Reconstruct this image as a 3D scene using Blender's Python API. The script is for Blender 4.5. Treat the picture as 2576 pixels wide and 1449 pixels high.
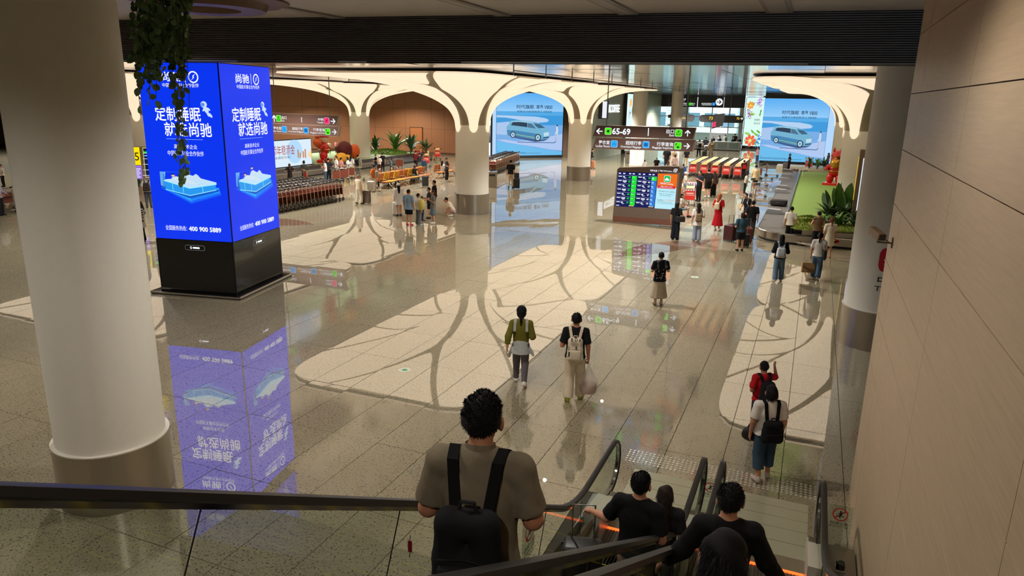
import bpy, bmesh, math, random
import numpy as np
from mathutils import Matrix, Vector
for _o in list(bpy.data.objects):
    bpy.data.objects.remove(_o)
S = bpy.context.scene
COL = S.collection
R_ = random.Random(7)
rad = math.radians
# ------------------------------------------------------------------ camera (world: X right, Y along the escalators, Z up, floor at 0)
EYE = 5.6
FL = 1792.14
PITCH, ROLL, YAW = 0.25783, 0.01853, 0.39293
_f = np.array([-math.sin(YAW) * math.cos(PITCH), math.cos(YAW) * math.cos(PITCH), -math.sin(PITCH)])
_r = np.array([math.cos(YAW), math.sin(YAW), 0.0])
_u = np.cross(_r, _f)
_r, _u = math.cos(ROLL) * _r + math.sin(ROLL) * _u, -math.sin(ROLL) * _r + math.cos(ROLL) * _u
cam_d = bpy.data.cameras.new('camera')
cam_d.sensor_width = 36.0
cam_d.lens = FL * 36 / 2576
cam_d.clip_start = 0.02
cam_d.clip_end = 600
cam = bpy.data.objects.new('camera', cam_d)
cam.matrix_world = Matrix(((_r[0], _u[0], -_f[0], 0), (_r[1], _u[1], -_f[1], 0), (_r[2], _u[2], -_f[2], EYE), (0, 0, 0, 1)))
COL.objects.link(cam)
S.camera = cam
# ------------------------------------------------------------------ world, exposure
W = bpy.data.worlds.new('daylight')
S.world = W
W.use_nodes = True
_bg = W.node_tree.nodes['Background']
_bg.inputs[0].default_value = (0.74, 0.88, 1.0, 1)
_bg.inputs[1].default_value = 2.2
S.view_settings.view_transform = 'Standard'
S.view_settings.look = 'None'
S.view_settings.gamma = 1.0
S.view_settings.use_curve_mapping = False
S.view_settings.exposure = 0.58
try:
    S.cycles.max_bounces = 5
    S.cycles.diffuse_bounces = 3
    S.cycles.glossy_bounces = 3
    S.cycles.transmission_bounces = 2
    S.cycles.transparent_max_bounces = 8
    S.cycles.sample_clamp_indirect = 6
    S.cycles.use_denoising = True
    S.cycles.use_light_tree = False
    S.cycles.adaptive_threshold = .025
    S.cycles.caustics_reflective = False
    S.cycles.caustics_refractive = False
except Exception:
    pass
# daylight sun on the street outside the exit
sun = bpy.data.lights.new('sun', 'SUN')
sun.energy = 4.0
sun.angle = .02
so = bpy.data.objects.new('sun', sun)
so.rotation_euler = (rad(38), rad(12), 0)
COL.objects.link(so)
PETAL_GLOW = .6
def lamp_spot(name, loc, watts, ang=120, rad_=0.08, col=(1, .86, .68), blend=.6):
    d = bpy.data.lights.new(name, 'SPOT')
    d.energy = watts
    d.spot_size = rad(ang)
    d.spot_blend = blend
    d.shadow_soft_size = rad_
    d.color = col
    o = bpy.data.objects.new(name, d)
    o.location = loc
    COL.objects.link(o)
    return o
# spots added under the hall ceiling to brighten floor, walls and columns
for _x, _y, _w in [(-7, 20, 700), (-7, 27, 800), (-7, 34, 900), (-7, 42, 1100), (-7, 50, 1100), (-25.5, 20, 800), (-25.5, 28, 900), (-25.5, 37, 1100), (-25.5, 47, 1100), (-25.5, 58, 1300), (-7, 66, 1500), (-13, 59, 1200), (-11, 80, 1700), (-16, 94, 1700), (-46, 36, 1600), (-46, 52, 1700), (-20, 64, 1500), (-39, 62.0, 800), (-46, 60, 800), (-62, 41, 1300), (-52, 24, 1000)]:
    lamp_spot('hall_fill_spot', (_x, _y, 6.5), _w * 2.1, rad_=.05, ang=138, blend=.5, col=(1, .96, .9))
# fill spots added to brighten the low lobby over the escalators
for _x, _y, _w in [(-4.5, 9.5, 520), (-12.5, 10.2, 560), (-.5, 5.5, 110), (-4.0, 3.0, 190), (-9.5, 1.5, 170), (-15, 4, 400), (-24, 8, 900), (-.4, -1, 150)]:
    lamp_spot('lobby_fill_spot', (_x, _y, 7.0), _w, 150, .06, (1, .94, .85))

# ------------------------------------------------------------------ pixel -> place helpers (frame 2576 x 1449)
def ray(x, y):
    return _r * (x - 1288) / FL - _u * (y - 724.5) / FL + _f
def at(x, y, z=0.0):
    d = ray(x, y)
    return np.array([0, 0, EYE]) + d * ((z - EYE) / d[2])
def at_Y(x, y, Y):
    d = ray(x, y)
    return np.array([0, 0, EYE]) + d * (Y / d[1])
def at_X(x, y, X):
    d = ray(x, y)
    return np.array([0, 0, EYE]) + d * (X / d[0])
def at_D(x, y, D):
    d = ray(x, y)
    return np.array([0, 0, EYE]) + d * (D / math.hypot(d[0], d[1]))
def height_at(x, y, P):
    d = ray(x, y)
    return EYE + d[2] * math.hypot(P[0], P[1]) / math.hypot(d[0], d[1])
def proj(P):
    d = np.array(P, float) - np.array([0, 0, EYE])
    z = d @ _f
    return 1288 + d @ _r * FL / z, 724.5 - d @ _u * FL / z, z

# ------------------------------------------------------------------ materials
_MC = {}
def lin(c):
    return tuple(((v / 255) / 12.92 if v / 255 <= .04045 else ((v / 255 + .055) / 1.055) ** 2.4) for v in c)
def mat(name, col, rough=.55, metal=0.0, emit=0.0, spec=.5, noise=.12, nscale=9.0, bump=0.0, alpha=1.0, trans=0.0, coat=0.0, ecol=None, stretch=None, ior=1.45, coord='Object'):
    if name in _MC:
        return _MC[name]
    m = bpy.data.materials.new(name)
    m.use_nodes = True
    nt = m.node_tree
    b = nt.nodes['Principled BSDF']
    c = lin(col)
    b.inputs['Roughness'].default_value = rough
    b.inputs['Metallic'].default_value = metal
    b.inputs['Specular IOR Level'].default_value = spec
    b.inputs['IOR'].default_value = ior
    if coat:
        b.inputs['Coat Weight'].default_value = coat
        b.inputs['Coat Roughness'].default_value = .03
    b.inputs['Base Color'].default_value = (*c, 1)
    if emit:
        b.inputs['Emission Color'].default_value = (*(lin(ecol) if ecol else c), 1)
        b.inputs['Emission Strength'].default_value = emit
    if alpha < 1:
        b.inputs['Alpha'].default_value = alpha
    if trans:
        b.inputs['Transmission Weight'].default_value = trans
    if noise or bump:
        tc = nt.nodes.new('ShaderNodeTexCoord')
        n = nt.nodes.new('ShaderNodeTexNoise')
        n.inputs['Scale'].default_value = nscale
        n.inputs['Detail'].default_value = 3
        if stretch:
            mp = nt.nodes.new('ShaderNodeMapping')
            mp.inputs['Scale'].default_value = stretch
            nt.links.new(tc.outputs[coord], mp.inputs['Vector'])
            nt.links.new(mp.outputs[0], n.inputs['Vector'])
        else:
            nt.links.new(tc.outputs[coord], n.inputs['Vector'])
        if noise:
            mx = nt.nodes.new('ShaderNodeMix')
            mx.data_type = 'RGBA'
            mx.inputs[6].default_value = (*[v * (1 - noise) for v in c], 1)
            mx.inputs[7].default_value = (*[min(1, v * (1 + noise)) for v in c], 1)
            nt.links.new(n.outputs['Fac'], mx.inputs[0])
            nt.links.new(mx.outputs[2], b.inputs['Base Color'])
        if bump:
            bp = nt.nodes.new('ShaderNodeBump')
            bp.inputs['Strength'].default_value = bump
            bp.inputs['Distance'].default_value = .02
            nt.links.new(n.outputs['Fac'], bp.inputs['Height'])
            nt.links.new(bp.outputs[0], b.inputs['Normal'])
    _MC[name] = m
    return m
def glow(name, col, s=1.0):
    """a lit display colour: black panel that emits the colour"""
    if name in _MC:
        return _MC[name]
    m = mat(name, (8, 8, 9), .25, emit=s, ecol=col, noise=0)
    try:
        m.cycles.emission_sampling = 'FRONT' if col == (8, 52, 236) else 'NONE'
    except Exception:
        pass
    return m
def g(*c):
    return glow('lit_%d_%d_%d' % c, c, .70)
def cloth(*c):
    return mat('cloth_%d_%d_%d' % c, c, .85, spec=.2, noise=.14, nscale=14, bump=.25)
def skin(*c):
    return mat('skin_%d_%d_%d' % c, c, .55, spec=.35, noise=.06)
def glass(name, col=(225, 240, 235), refl=.5):
    if name in _MC:
        return _MC[name]
    m = bpy.data.materials.new(name)
    m.use_nodes = True
    nt = m.node_tree
    nt.nodes.remove(nt.nodes['Principled BSDF'])
    out = nt.nodes['Material Output']
    t = nt.nodes.new('ShaderNodeBsdfTransparent')
    t.inputs[0].default_value = (*lin(col), 1)
    gl = nt.nodes.new('ShaderNodeBsdfGlossy')
    gl.inputs['Roughness'].default_value = .02
    fr = nt.nodes.new('ShaderNodeFresnel')
    fr.inputs[0].default_value = 1.45
    mu = nt.nodes.new('ShaderNodeMath')
    mu.operation = 'MULTIPLY'
    mu.inputs[1].default_value = refl
    mx = nt.nodes.new('ShaderNodeMixShader')
    nt.links.new(fr.outputs[0], mu.inputs[0])
    nt.links.new(mu.outputs[0], mx.inputs[0])
    nt.links.new(t.outputs[0], mx.inputs[1])
    nt.links.new(gl.outputs[0], mx.inputs[2])
    nt.links.new(mx.outputs[0], out.inputs['Surface'])
    _MC[name] = m
    return m

# ------------------------------------------------------------------ mesh building
_RB = {}
class MB:
    def __init__(s):
        s.v, s.f, s.m = [], [], []
        s.mi = 0
    def add(s, vs, fs):
        o = len(s.v)
        s.v += [tuple(float(k) for k in p) for p in vs]
        s.f += [tuple(i + o for i in q) for q in fs]
        s.m += [s.mi] * len(fs)
        return s
    def box(s, x0, x1, y0, y1, z0, z1):
        return s.add([(x0, y0, z0), (x1, y0, z0), (x1, y1, z0), (x0, y1, z0), (x0, y0, z1), (x1, y0, z1), (x1, y1, z1), (x0, y1, z1)],
                     [(0, 3, 2, 1), (4, 5, 6, 7), (0, 1, 5, 4), (1, 2, 6, 5), (2, 3, 7, 6), (3, 0, 4, 7)])
    def rbox(s, c, d, r, seg=2, M=None):
        key = (tuple(round(k, 4) for k in d), round(r, 4), seg)
        if key not in _RB:
            bm = bmesh.new()
            bmesh.ops.create_cube(bm, size=1)
            for v in bm.verts:
                v.co = Vector((v.co.x * d[0], v.co.y * d[1], v.co.z * d[2]))
            bmesh.ops.bevel(bm, geom=list(bm.edges), offset=min(r, min(d) * .49), segments=seg, affect='EDGES', profile=.5)
            bm.verts.index_update()
            _RB[key] = ([tuple(v.co) for v in bm.verts], [tuple(v.index for v in f.verts) for f in bm.faces])
            bm.free()
        vs, fs = _RB[key]
        if M is None:
            return s.add([(p[0] + c[0], p[1] + c[1], p[2] + c[2]) for p in vs], fs)
        return s.add([tuple(M @ Vector(p) + Vector(c)) for p in vs], fs)
    def quad(s, a, b, c, d):
        return s.add([a, b, c, d], [(0, 1, 2, 3)])
    def prism(s, pts, h0, h1, fn):
        """pts 2D outline; fn(u, v, h) -> xyz"""
        n = len(pts)
        return s.add([fn(u, v, h0) for u, v in pts] + [fn(u, v, h1) for u, v in pts],
                     [tuple(range(n))[::-1], tuple(range(n, 2 * n))] + [(i, (i + 1) % n, n + (i + 1) % n, n + i) for i in range(n)])
    def tube(s, pts, r, n=8, cap=True):
        pts = [Vector(p) for p in pts]
        rs = r if isinstance(r, (list, tuple)) else [r] * len(pts)
        vs, fs = [], []
        up = None
        for i, p in enumerate(pts):
            d = (pts[min(i + 1, len(pts) - 1)] - pts[max(i - 1, 0)]).normalized()
            if up is None:
                up = Vector((0, 0, 1)) if abs(d.z) < .9 else Vector((1, 0, 0))
            a = d.cross(up)
            if a.length < 1e-5:
                a = d.orthogonal()
            a.normalize()
            up = a.cross(d).normalized()
            for k in range(n):
                t = 2 * math.pi * k / n
                vs.append(tuple(p + (a * math.cos(t) + up * math.sin(t)) * rs[i]))
        for i in range(len(pts) - 1):
            for k in range(n):
                fs.append((i * n + k, i * n + (k + 1) % n, (i + 1) * n + (k + 1) % n, (i + 1) * n + k))
        if cap:
            fs.append(tuple(range(n))[::-1])
            fs.append(tuple(range((len(pts) - 1) * n, len(pts) * n)))
        return s.add(vs, fs)
    def lathe(s, prof, n=24, c=(0, 0, 0), cap=True, fn=None):
        vs, fs = [], []
        for r, z in prof:
            for k in range(n):
                t = 2 * math.pi * k / n
                vs.append((c[0] + r * math.cos(t), c[1] + r * math.sin(t), c[2] + z))
        if fn:
            vs = [fn(*p) for p in vs]
        m = len(prof)
        for i in range(m - 1):
            for k in range(n):
                fs.append((i * n + k, i * n + (k + 1) % n, (i + 1) * n + (k + 1) % n, (i + 1) * n + k))
        if cap:
            fs.append(tuple(range(n))[::-1])
            fs.append(tuple(range((m - 1) * n, m * n)))
        return s.add(vs, fs)
    def ball(s, c, r, n=10, m=6):
        rx, ry, rz = r if isinstance(r, (tuple, list)) else (r, r, r)
        prof = [(math.sin(math.pi * i / m), -math.cos(math.pi * i / m)) for i in range(m + 1)]
        prof[0] = (.02, -1)
        prof[-1] = (.02, 1)
        return s.lathe(prof, n, fn=lambda x, y, z: (c[0] + x * rx, c[1] + y * ry, c[2] + z * rz))
    def strip(s, rows):
        """rows: list of equal-length point lists -> quads"""
        n = len(rows[0])
        vs = [p for r in rows for p in r]
        return s.add(vs, [(i * n + k, i * n + k + 1, (i + 1) * n + k + 1, (i + 1) * n + k) for i in range(len(rows) - 1) for k in range(n - 1)])
    def mesh(s, name, mats, smooth=False):
        me = bpy.data.meshes.new(name)
        me.from_pydata(s.v, [], s.f)
        for m in (mats if isinstance(mats, (list, tuple)) else [mats]):
            me.materials.append(m)
        if any(s.m):
            me.polygons.foreach_set('material_index', s.m)
        if smooth:
            me.polygons.foreach_set('use_smooth', [True] * len(s.f))
            try:
                me.set_sharp_from_angle(angle=rad(40))
            except Exception:
                pass
        me.update()
        return me
    def build(s, name, mats, parent=None, smooth=False):
        return link(name, s.mesh(name, mats, smooth), parent)
def link(name, me, parent=None, loc=None, rot=None):
    o = bpy.data.objects.new(name, me)
    COL.objects.link(o)
    if parent is not None:
        o.parent = parent
    if loc is not None:
        o.location = loc
    if rot is not None:
        o.rotation_euler = rot
    return o
def tag(o, label, cat, group=None, kind=None):
    if label:
        o['label'] = label
    if cat:
        o['category'] = cat
    if group:
        o['group'] = group
    if kind:
        o['kind'] = kind
    return o
def thing(name, label, cat, loc=(0, 0, 0), rz=0.0, group=None, kind=None):
    o = bpy.data.objects.new(name, None)
    o.empty_display_size = .2
    COL.objects.link(o)
    o.location = tuple(float(k) for k in loc)
    o.rotation_euler = (0, 0, rz)
    return tag(o, label, cat, group, kind)
def struct(name, loc=(0, 0, 0)):
    o = thing(name, None, None, loc)
    o['kind'] = 'structure'
    return o
def sbuild(mb, name, mats, smooth=False):
    o = mb.build(name, mats, None, smooth)
    o['kind'] = 'structure'
    return o
def dup(root, loc, rz, label=None):
    r = root.copy()
    COL.objects.link(r)
    r.location = tuple(float(k) for k in loc)
    r.rotation_euler = (0, 0, rz)
    if label:
        r['label'] = label
    for ch in root.children:
        c = ch.copy()
        COL.objects.link(c)
        c.parent = r
        for gc in ch.children:
            d = gc.copy()
            COL.objects.link(d)
            d.parent = c
    return r
# ------------------------------------------------------------------ lettering and flat print on a face
_TX = {}
def text_geo(body, bold=0.0, space=1.0):
    k = (body, bold, space)
    if k not in _TX:
        c = bpy.data.curves.new('lettering', 'FONT')
        c.body = body
        c.resolution_u = 2
        c.offset = bold
        c.space_character = space
        o = bpy.data.objects.new('lettering', c)
        me = bpy.data.meshes.new_from_object(o)
        v = np.array([p.co[:2] for p in me.vertices]) if len(me.vertices) else np.zeros((0, 2))
        f = [tuple(p.vertices) for p in me.polygons]
        bpy.data.objects.remove(o)
        bpy.data.curves.remove(c)
        bpy.data.meshes.remove(me)
        if len(v):
            lo, hi = v.min(0), v.max(0)
            asp = (hi[0] - lo[0]) / max(hi[1] - lo[1], 1e-6)
            v = (v - lo) / np.maximum(hi - lo, 1e-6)
        else:
            asp = 1
        _TX[k] = (v, f, asp)
    return _TX[k]
def arrow_pts(kind):
    """right arrow outline in the unit square"""
    p = [(.03, .43), (.68, .43), (.42, .17), (.54, .06), (.98, .5), (.54, .94), (.42, .83), (.68, .57), (.03, .57)]
    if kind == 'r':
        return p
    if kind == 'l':
        return [(1 - x, y) for x, y in p][::-1]
    if kind == 'u':
        return [(1 - y, x) for x, y in p]
    if kind == 'ul':
        return [(.9, .2), (.36, .74), (.75, .74), (.75, .9), (.1, .9), (.1, .25), (.26, .25), (.26, .64), (.8, .1)][::-1]
    if kind == 'ur':
        return [(1 - x, y) for x, y in arrow_pts('ul')][::-1]
def rrect(u0, v0, u1, v1, r, n=4):
    out = []
    for cx, cy, a in [(u1 - r, v1 - r, 0), (u0 + r, v1 - r, 90), (u0 + r, v0 + r, 180), (u1 - r, v0 + r, 270)]:
        for k in range(n + 1):
            t = rad(a + 90 * k / n)
            out.append((cx + r * math.cos(t), cy + r * math.sin(t)))
    return out
class Face:
    """a plane with an origin O, unit axes U (right), V (up); parent holds the prints. T maps world to the parent's space"""
    def __init__(s, O, U, V, parent, T=None):
        s.O, s.U, s.V = Vector(O), Vector(U).normalized(), Vector(V).normalized()
        s.N = s.U.cross(s.V)
        s.p = parent
        s.T = T.inverted() if T is not None else Matrix.Identity(4)
        s.l = .004
    def px(s, x, y):
        d = Vector(ray(x, y))
        e = Vector((0, 0, EYE))
        t = (s.O - e).dot(s.N) / d.dot(s.N)
        q = e + d * t - s.O
        return q.dot(s.U), q.dot(s.V)
    def w(s, u, v, h=0.0):
        return tuple(s.T @ (s.O + s.U * u + s.V * v + s.N * h))
    def poly(s, pts, m, name='print', layer=1, mb=None):
        b = mb or MB()
        b.add([s.w(u, v, s.l * layer) for u, v in pts], [tuple(range(len(pts)))])
        return b if mb else b.build(name, m, s.p)
    def polys(s, plist, m, name='print', layer=1):
        b = MB()
        for pts in plist:
            b.add([s.w(u, v, s.l * layer) for u, v in pts], [tuple(range(len(pts)))])
        return b.build(name, m, s.p)
    def rect(s, u0, v0, u1, v1, m, name='panel', layer=1):
        return s.poly([(u0, v0), (u1, v0), (u1, v1), (u0, v1)], m, name, layer)
    def ring(s, cu, cv, r0, r1, m, name='ring', layer=1, n=24, ky=1.0):
        b = MB()
        vs = []
        for k in range(n):
            t = 2 * math.pi * k / n
            vs += [s.w(cu + r0 * math.cos(t), cv + r0 * ky * math.sin(t), s.l * layer), s.w(cu + r1 * math.cos(t), cv + r1 * ky * math.sin(t), s.l * layer)]
        b.add(vs, [(2 * k, 2 * k + 1, (2 * k + 3) % (2 * n), (2 * k + 2) % (2 * n)) for k in range(n)])
        return b.build(name, m, s.p)
    def text(s, body, box, m, name='lettering', layer=2, bold=0.0, fit='box', flipu=False, mb=None, space=1.0):
        """box = (u0, v0, u1, v1); the words fill it ('h': keep letter proportions from its height, centred)"""
        v, f, asp = text_geo(body, bold, space)
        if not len(v):
            return None
        u0, v0, u1, v1 = box
        if fit == 'h':
            w = asp * (v1 - v0)
            c = (u0 + u1) / 2
            u0, u1 = c - w / 2, c + w / 2
        elif fit == 'l':
            u1 = u0 + asp * (v1 - v0)
        b = mb or MB()
        b.add([s.w((u1 - p[0] * (u1 - u0)) if flipu else (u0 + p[0] * (u1 - u0)), v0 + p[1] * (v1 - v0), s.l * layer) for p in v], f)
        return b if mb else b.build(name, m, s.p)
    def tpx(s, body, x0, y0, x1, y1, m, bold=0.0, name='lettering', layer=2, tilt=None):
        """words filling the pixel box, measured on this face"""
        a = s.px(x0, (y0 + y1) / 2)
        b = s.px(x1, (y0 + y1) / 2)
        c0 = s.px((x0 + x1) / 2, y0)
        c1 = s.px((x0 + x1) / 2, y1)
        return s.text(body, (a[0], c1[1], b[0], c0[1]), m, name, layer, bold)
    def rpx(s, x0, y0, x1, y1, m, name='panel', layer=1, r=0.0):
        a = s.px(x0, (y0 + y1) / 2)[0]
        b = s.px(x1, (y0 + y1) / 2)[0]
        c0 = s.px((x0 + x1) / 2, y0)[1]
        c1 = s.px((x0 + x1) / 2, y1)[1]
        if r:
            return s.poly(rrect(a, c1, b, c0, r), m, name, layer)
        return s.rect(a, c1, b, c0, m, name, layer)
# ================================================================== THE SETTING
def terrazzo(name, base, dark, tone=.10):
    m = bpy.data.materials.new(name)
    m.use_nodes = True
    nt = m.node_tree
    N, L = nt.nodes, nt.links
    b = N['Principled BSDF']
    geo = N.new('ShaderNodeNewGeometry')
    n1 = N.new('ShaderNodeTexNoise')
    n1.inputs['Scale'].default_value = 36
    n1.inputs['Detail'].default_value = 4
    n1.inputs['Roughness'].default_value = .62
    n1.inputs['Distortion'].default_value = .6
    L.new(geo.outputs['Position'], n1.inputs['Vector'])
    cr = N.new('ShaderNodeValToRGB')
    cr.color_ramp.elements[0].position = .37
    cr.color_ramp.elements[0].color = (0, 0, 0, 1)
    cr.color_ramp.elements[1].position = .45
    cr.color_ramp.elements[1].color = (1, 1, 1, 1)
    L.new(n1.outputs['Fac'], cr.inputs[0])
    n2 = N.new('ShaderNodeTexNoise')
    n2.inputs['Scale'].default_value = .55
    L.new(geo.outputs['Position'], n2.inputs['Vector'])
    oi = N.new('ShaderNodeObjectInfo')
    mxa = N.new('ShaderNodeMix')
    mxa.data_type = 'RGBA'
    c = lin(base)
    mxa.inputs[6].default_value = (*[k * (1 - tone) for k in c], 1)
    mxa.inputs[7].default_value = (*[min(1, k * (1 + tone)) for k in c], 1)
    ad = N.new('ShaderNodeMath')
    ad.operation = 'MULTIPLY_ADD'
    ad.inputs[1].default_value = .35
    L.new(oi.outputs['Random'], ad.inputs[0])
    L.new(n2.outputs['Fac'], ad.inputs[2])
    L.new(ad.outputs[0], mxa.inputs[0])
    mx = N.new('ShaderNodeMix')
    mx.data_type = 'RGBA'
    mx.inputs[6].default_value = (*lin(dark), 1)
    L.new(mxa.outputs[2], mx.inputs[7])
    L.new(cr.outputs[0], mx.inputs[0])
    L.new(mx.outputs[2], b.inputs['Base Color'])
    b.inputs['Roughness'].default_value = .6
    b.inputs['Specular IOR Level'].default_value = .2
    b.inputs['Coat Weight'].default_value = 1.0
    b.inputs['Coat Roughness'].default_value = .004
    b.inputs['Coat IOR'].default_value = 3.2
    _MC[name] = m
    return m
M_TERR = terrazzo('terrazzo_cream', (150, 139, 113), (66, 58, 44))
M_BROWN_T = terrazzo('terrazzo_brown', (120, 88, 66), (62, 46, 36))
M_JOINT = mat('floor_joint', (70, 62, 50), .8)
M_STEEL = mat('brushed_steel', (176, 168, 155), .28, 1.0, noise=.1, nscale=3, stretch=(60, 60, .6))
M_CHROME = mat('polished_steel', (190, 188, 185), .12, 1.0, noise=.05)
M_GREYMET = mat('grey_metal', (118, 116, 114), .4, .8, noise=.08)
M_BLACK = mat('black_gloss', (10, 10, 12), .12, noise=0, coat=.6)
M_BLACKM = mat('black_matt', (22, 21, 22), .6, noise=.1)
M_RUBBER = mat('black_rubber', (24, 22, 22), .42, noise=.1, spec=.5)
M_WHITE = mat('white_paint', (222, 215, 203), .55, noise=.03)
M_SHAFT = mat('cream_column_paint', (236, 231, 220), .5, noise=.03)
TX, TY = .9, 1.78
TX0, TY0 = .09, 12.77
floor = sbuild(MB().box(-90, 24, -10, 150, -.3, -.012), 'floor', M_JOINT)
tile_me = MB()
_g = .005
tile_me.add([(_g - TX / 2, _g - TY / 2, 0), (TX / 2 - _g, _g - TY / 2, 0), (TX / 2 - _g, TY / 2 - _g, 0), (_g - TX / 2, TY / 2 - _g, 0),
             (_g - TX / 2, _g - TY / 2, -.02), (TX / 2 - _g, _g - TY / 2, -.02), (TX / 2 - _g, TY / 2 - _g, -.02), (_g - TX / 2, TY / 2 - _g, -.02)],
            [(0, 1, 2, 3), (0, 4, 5, 1), (1, 5, 6, 2), (2, 6, 7, 3), (3, 7, 4, 0)])
tile_mesh = tile_me.mesh('tile', M_TERR)
cells = []
for i in range(-96, 12):
    for j in range(-12, 76):
        cx, cy = TX0 + (i + .5) * TX, TY0 + (j + .5) * TY
        if cy > 118 or cy < -6 or cx > 7 or (cy > 80 and cx < -40) or (cx < -75):
            continue
        if cy < 10.1 and -2.7 < cx < 1.5 and cy > -9:
            if cx > -2.5 and cx < 1.06:
                continue
        area = 0
        if cy > .5:
            x, y, z = proj((cx, cy, 0))
            if z > .5 and -60 < x < 2640 and y < 1500:
                area = 1 / z ** 3
                if x > 2150 and y > 900:
                    area = 0
        cells.append((area, cx, cy))
cells.sort(reverse=True)
tr = random.Random(3)
rest = MB()
for k, (a, cx, cy) in enumerate(cells):
    rx, ry = tr.gauss(0, .0011), tr.gauss(0, .0011)
    if k < 300:
        link('tile', tile_mesh, floor, (cx, cy, 0), (rx, ry, 0))
    else:
        rest.add([(cx + p[0], cy + p[1], p[2] + p[1] * rx - p[0] * ry) for p in tile_me.v], tile_me.f)
o = rest.build('tiles_beyond', M_TERR, floor)
o['kind'] = 'stuff'
# brown inlaid leaves in the terrazzo
def inlay(pts):
    MB().prism(pts, 0.0, .004, lambda u, v, h: (u, v, h)).build('inlay', M_BROWN_T, floor)
def leaf_outline(a, b, w, n=14):
    a, b = np.array(a), np.array(b)
    d = b - a
    p = np.array([-d[1], d[0]]) / np.linalg.norm(d)
    L1 = [a + d * t + p * w * math.sin(math.pi * t) ** .8 for t in np.linspace(0, 1, n)]
    L2 = [a + d * t - p * w * .55 * math.sin(math.pi * t) ** .8 for t in np.linspace(1, 0, n)[1:-1]]
    return [tuple(q) for q in L1 + L2]
for _px in ((1018, 931), (1748, 697)):
    _q = at(*_px)
    MB().lathe([(.13, 0), (.13, .004), (.02, .006)], 20, (_q[0], _q[1], 0)).build('floor_disc', mat('disc_white', (214, 214, 204), .4), floor)
    MB().lathe([(.06, 0), (.06, .007), (.01, .008)], 14, (_q[0], _q[1], 0)).build('floor_disc_mark', mat('disc_green', (70, 160, 80), .4), floor)
inlay(leaf_outline(at(690, 572)[:2] - np.array([3.5, 0]), at(790, 565)[:2], 1.3))
inlay(leaf_outline(at(1655, 655)[:2] - np.array([1.5, 0]), at(1790, 605)[:2], 1.0))

# --- escalator pit frame: right wall of pale wood panels
M_WOOD_P = mat('pale_wood_panel', (198, 172, 140), .42, noise=.16, nscale=2.2, stretch=(1, 1.0, 22), spec=.4, coord='Object')
WX = 1.06
wr = struct('wall_right')
MB().box(WX + .02, WX + .34, -8, 10.79, -.0, 7.6).build('core', mat('panel_joint', (52, 44, 36), .8), wr)
zj = [0.0, .72, 1.43, 2.12, 2.83, 3.59, 4.35, 5.06, 5.77, 6.5, 7.15]
yj = [-8, -5.45, -2.4, .65, 3.70, 6.75, 9.81, 10.8]
for a in range(len(zj) - 1):
    for b in range(len(yj) - 1):
        MB().box(WX, WX + .03, yj[b] + .005, yj[b + 1] - .005, zj[a] + .005, zj[a + 1] - .005).build('panel', M_WOOD_P, wr)
MB().box(WX, WX + .34, 10.795, 10.83, 0, 7.15).build('end_panel', M_WOOD_P, wr)

# --- dark louvred header beam and the low ceiling in front of it
HA, HB = np.array([-14.6, 12.0]), np.array([1.42, 14.1])
hd = (HB - HA) / np.linalg.norm(HB - HA)
hn = np.array([hd[1], -hd[0]])
HL = HA - hd * 50
HR = HB + hd * .62
M_LOUV = mat('dark_louvre', (120, 116, 116), .5, .2, noise=.12)
M_LOUVB = mat('louvre_backing', (14, 13, 13), .8)
hdr = struct('trim_header')
def hp(t, off, z):
    p = HL + (HR - HL) * t + hn * off
    return (p[0], p[1], z)
b = MB()
b.add([hp(0, 0, 6.3), hp(1, 0, 6.3), hp(1, -.7, 6.3), hp(0, -.7, 6.3), hp(0, 0, 7.3), hp(1, 0, 7.3), hp(1, -.7, 7.3), hp(0, -.7, 7.3)],
      [(0, 3, 2, 1), (4, 5, 6, 7), (0, 1, 5, 4), (1, 2, 6, 5), (2, 3, 7, 6), (3, 0, 4, 7)])
b.build('beam', M_LOUVB, hdr)
NS = 23
for k in range(NS):
    z0 = 6.3 + k * (7.15 - 6.3) / NS
    z1 = z0 + .0205
    b = MB()
    b.add([hp(0, .0, z0), hp(1, .0, z0), hp(1, .045, z0 + .004), hp(0, .045, z0 + .004), hp(0, 0, z1), hp(1, 0, z1), hp(1, .04, z1), hp(0, .04, z1)],
          [(0, 3, 2, 1), (4, 5, 6, 7), (0, 1, 5, 4), (1, 2, 6, 5), (2, 3, 7, 6), (3, 0, 4, 7)])
    b.build('slat', M_LOUV, hdr)
b = MB()
for t0, t1 in [(.795, .83), (.84, .87), (.965, .975)]:
    b.add([hp(t0, .05, 6.27), hp(t1, .05, 6.27), hp(t1, -.02, 6.27), hp(t0, -.02, 6.27), hp(t0, .05, 6.3), hp(t1, .05, 6.3), hp(t1, -.02, 6.3), hp(t0, -.02, 6.3)],
          [(0, 3, 2, 1), (4, 5, 6, 7), (0, 1, 5, 4), (1, 2, 6, 5), (2, 3, 7, 6), (3, 0, 4, 7)])
b.build('track', M_BLACKM, hdr)
M_SOFF = mat('lobby_ceiling_paint', (196, 188, 184), .6, noise=.06, nscale=1.2)
lc = struct('ceiling_lobby')
b = MB()
p0, p1 = HL - hn * .02, HR - hn * .02
b.add([(p0[0], p0[1], 7.15), (p1[0], p1[1], 7.15), (14, -10, 7.15), (-75, -10, 7.15), (p0[0], p0[1], 7.5), (p1[0], p1[1], 7.5), (14, -10, 7.5), (-75, -10, 7.5)],
      [(3, 2, 1, 0), (4, 5, 6, 7), (0, 1, 5, 4), (1, 2, 6, 5), (2, 3, 7, 6), (3, 0, 4, 7)])
b.build('soffit', M_SOFF, lc)
M_TRIMC = mat('ceiling_slot_trim', (150, 140, 132), .5)
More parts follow.
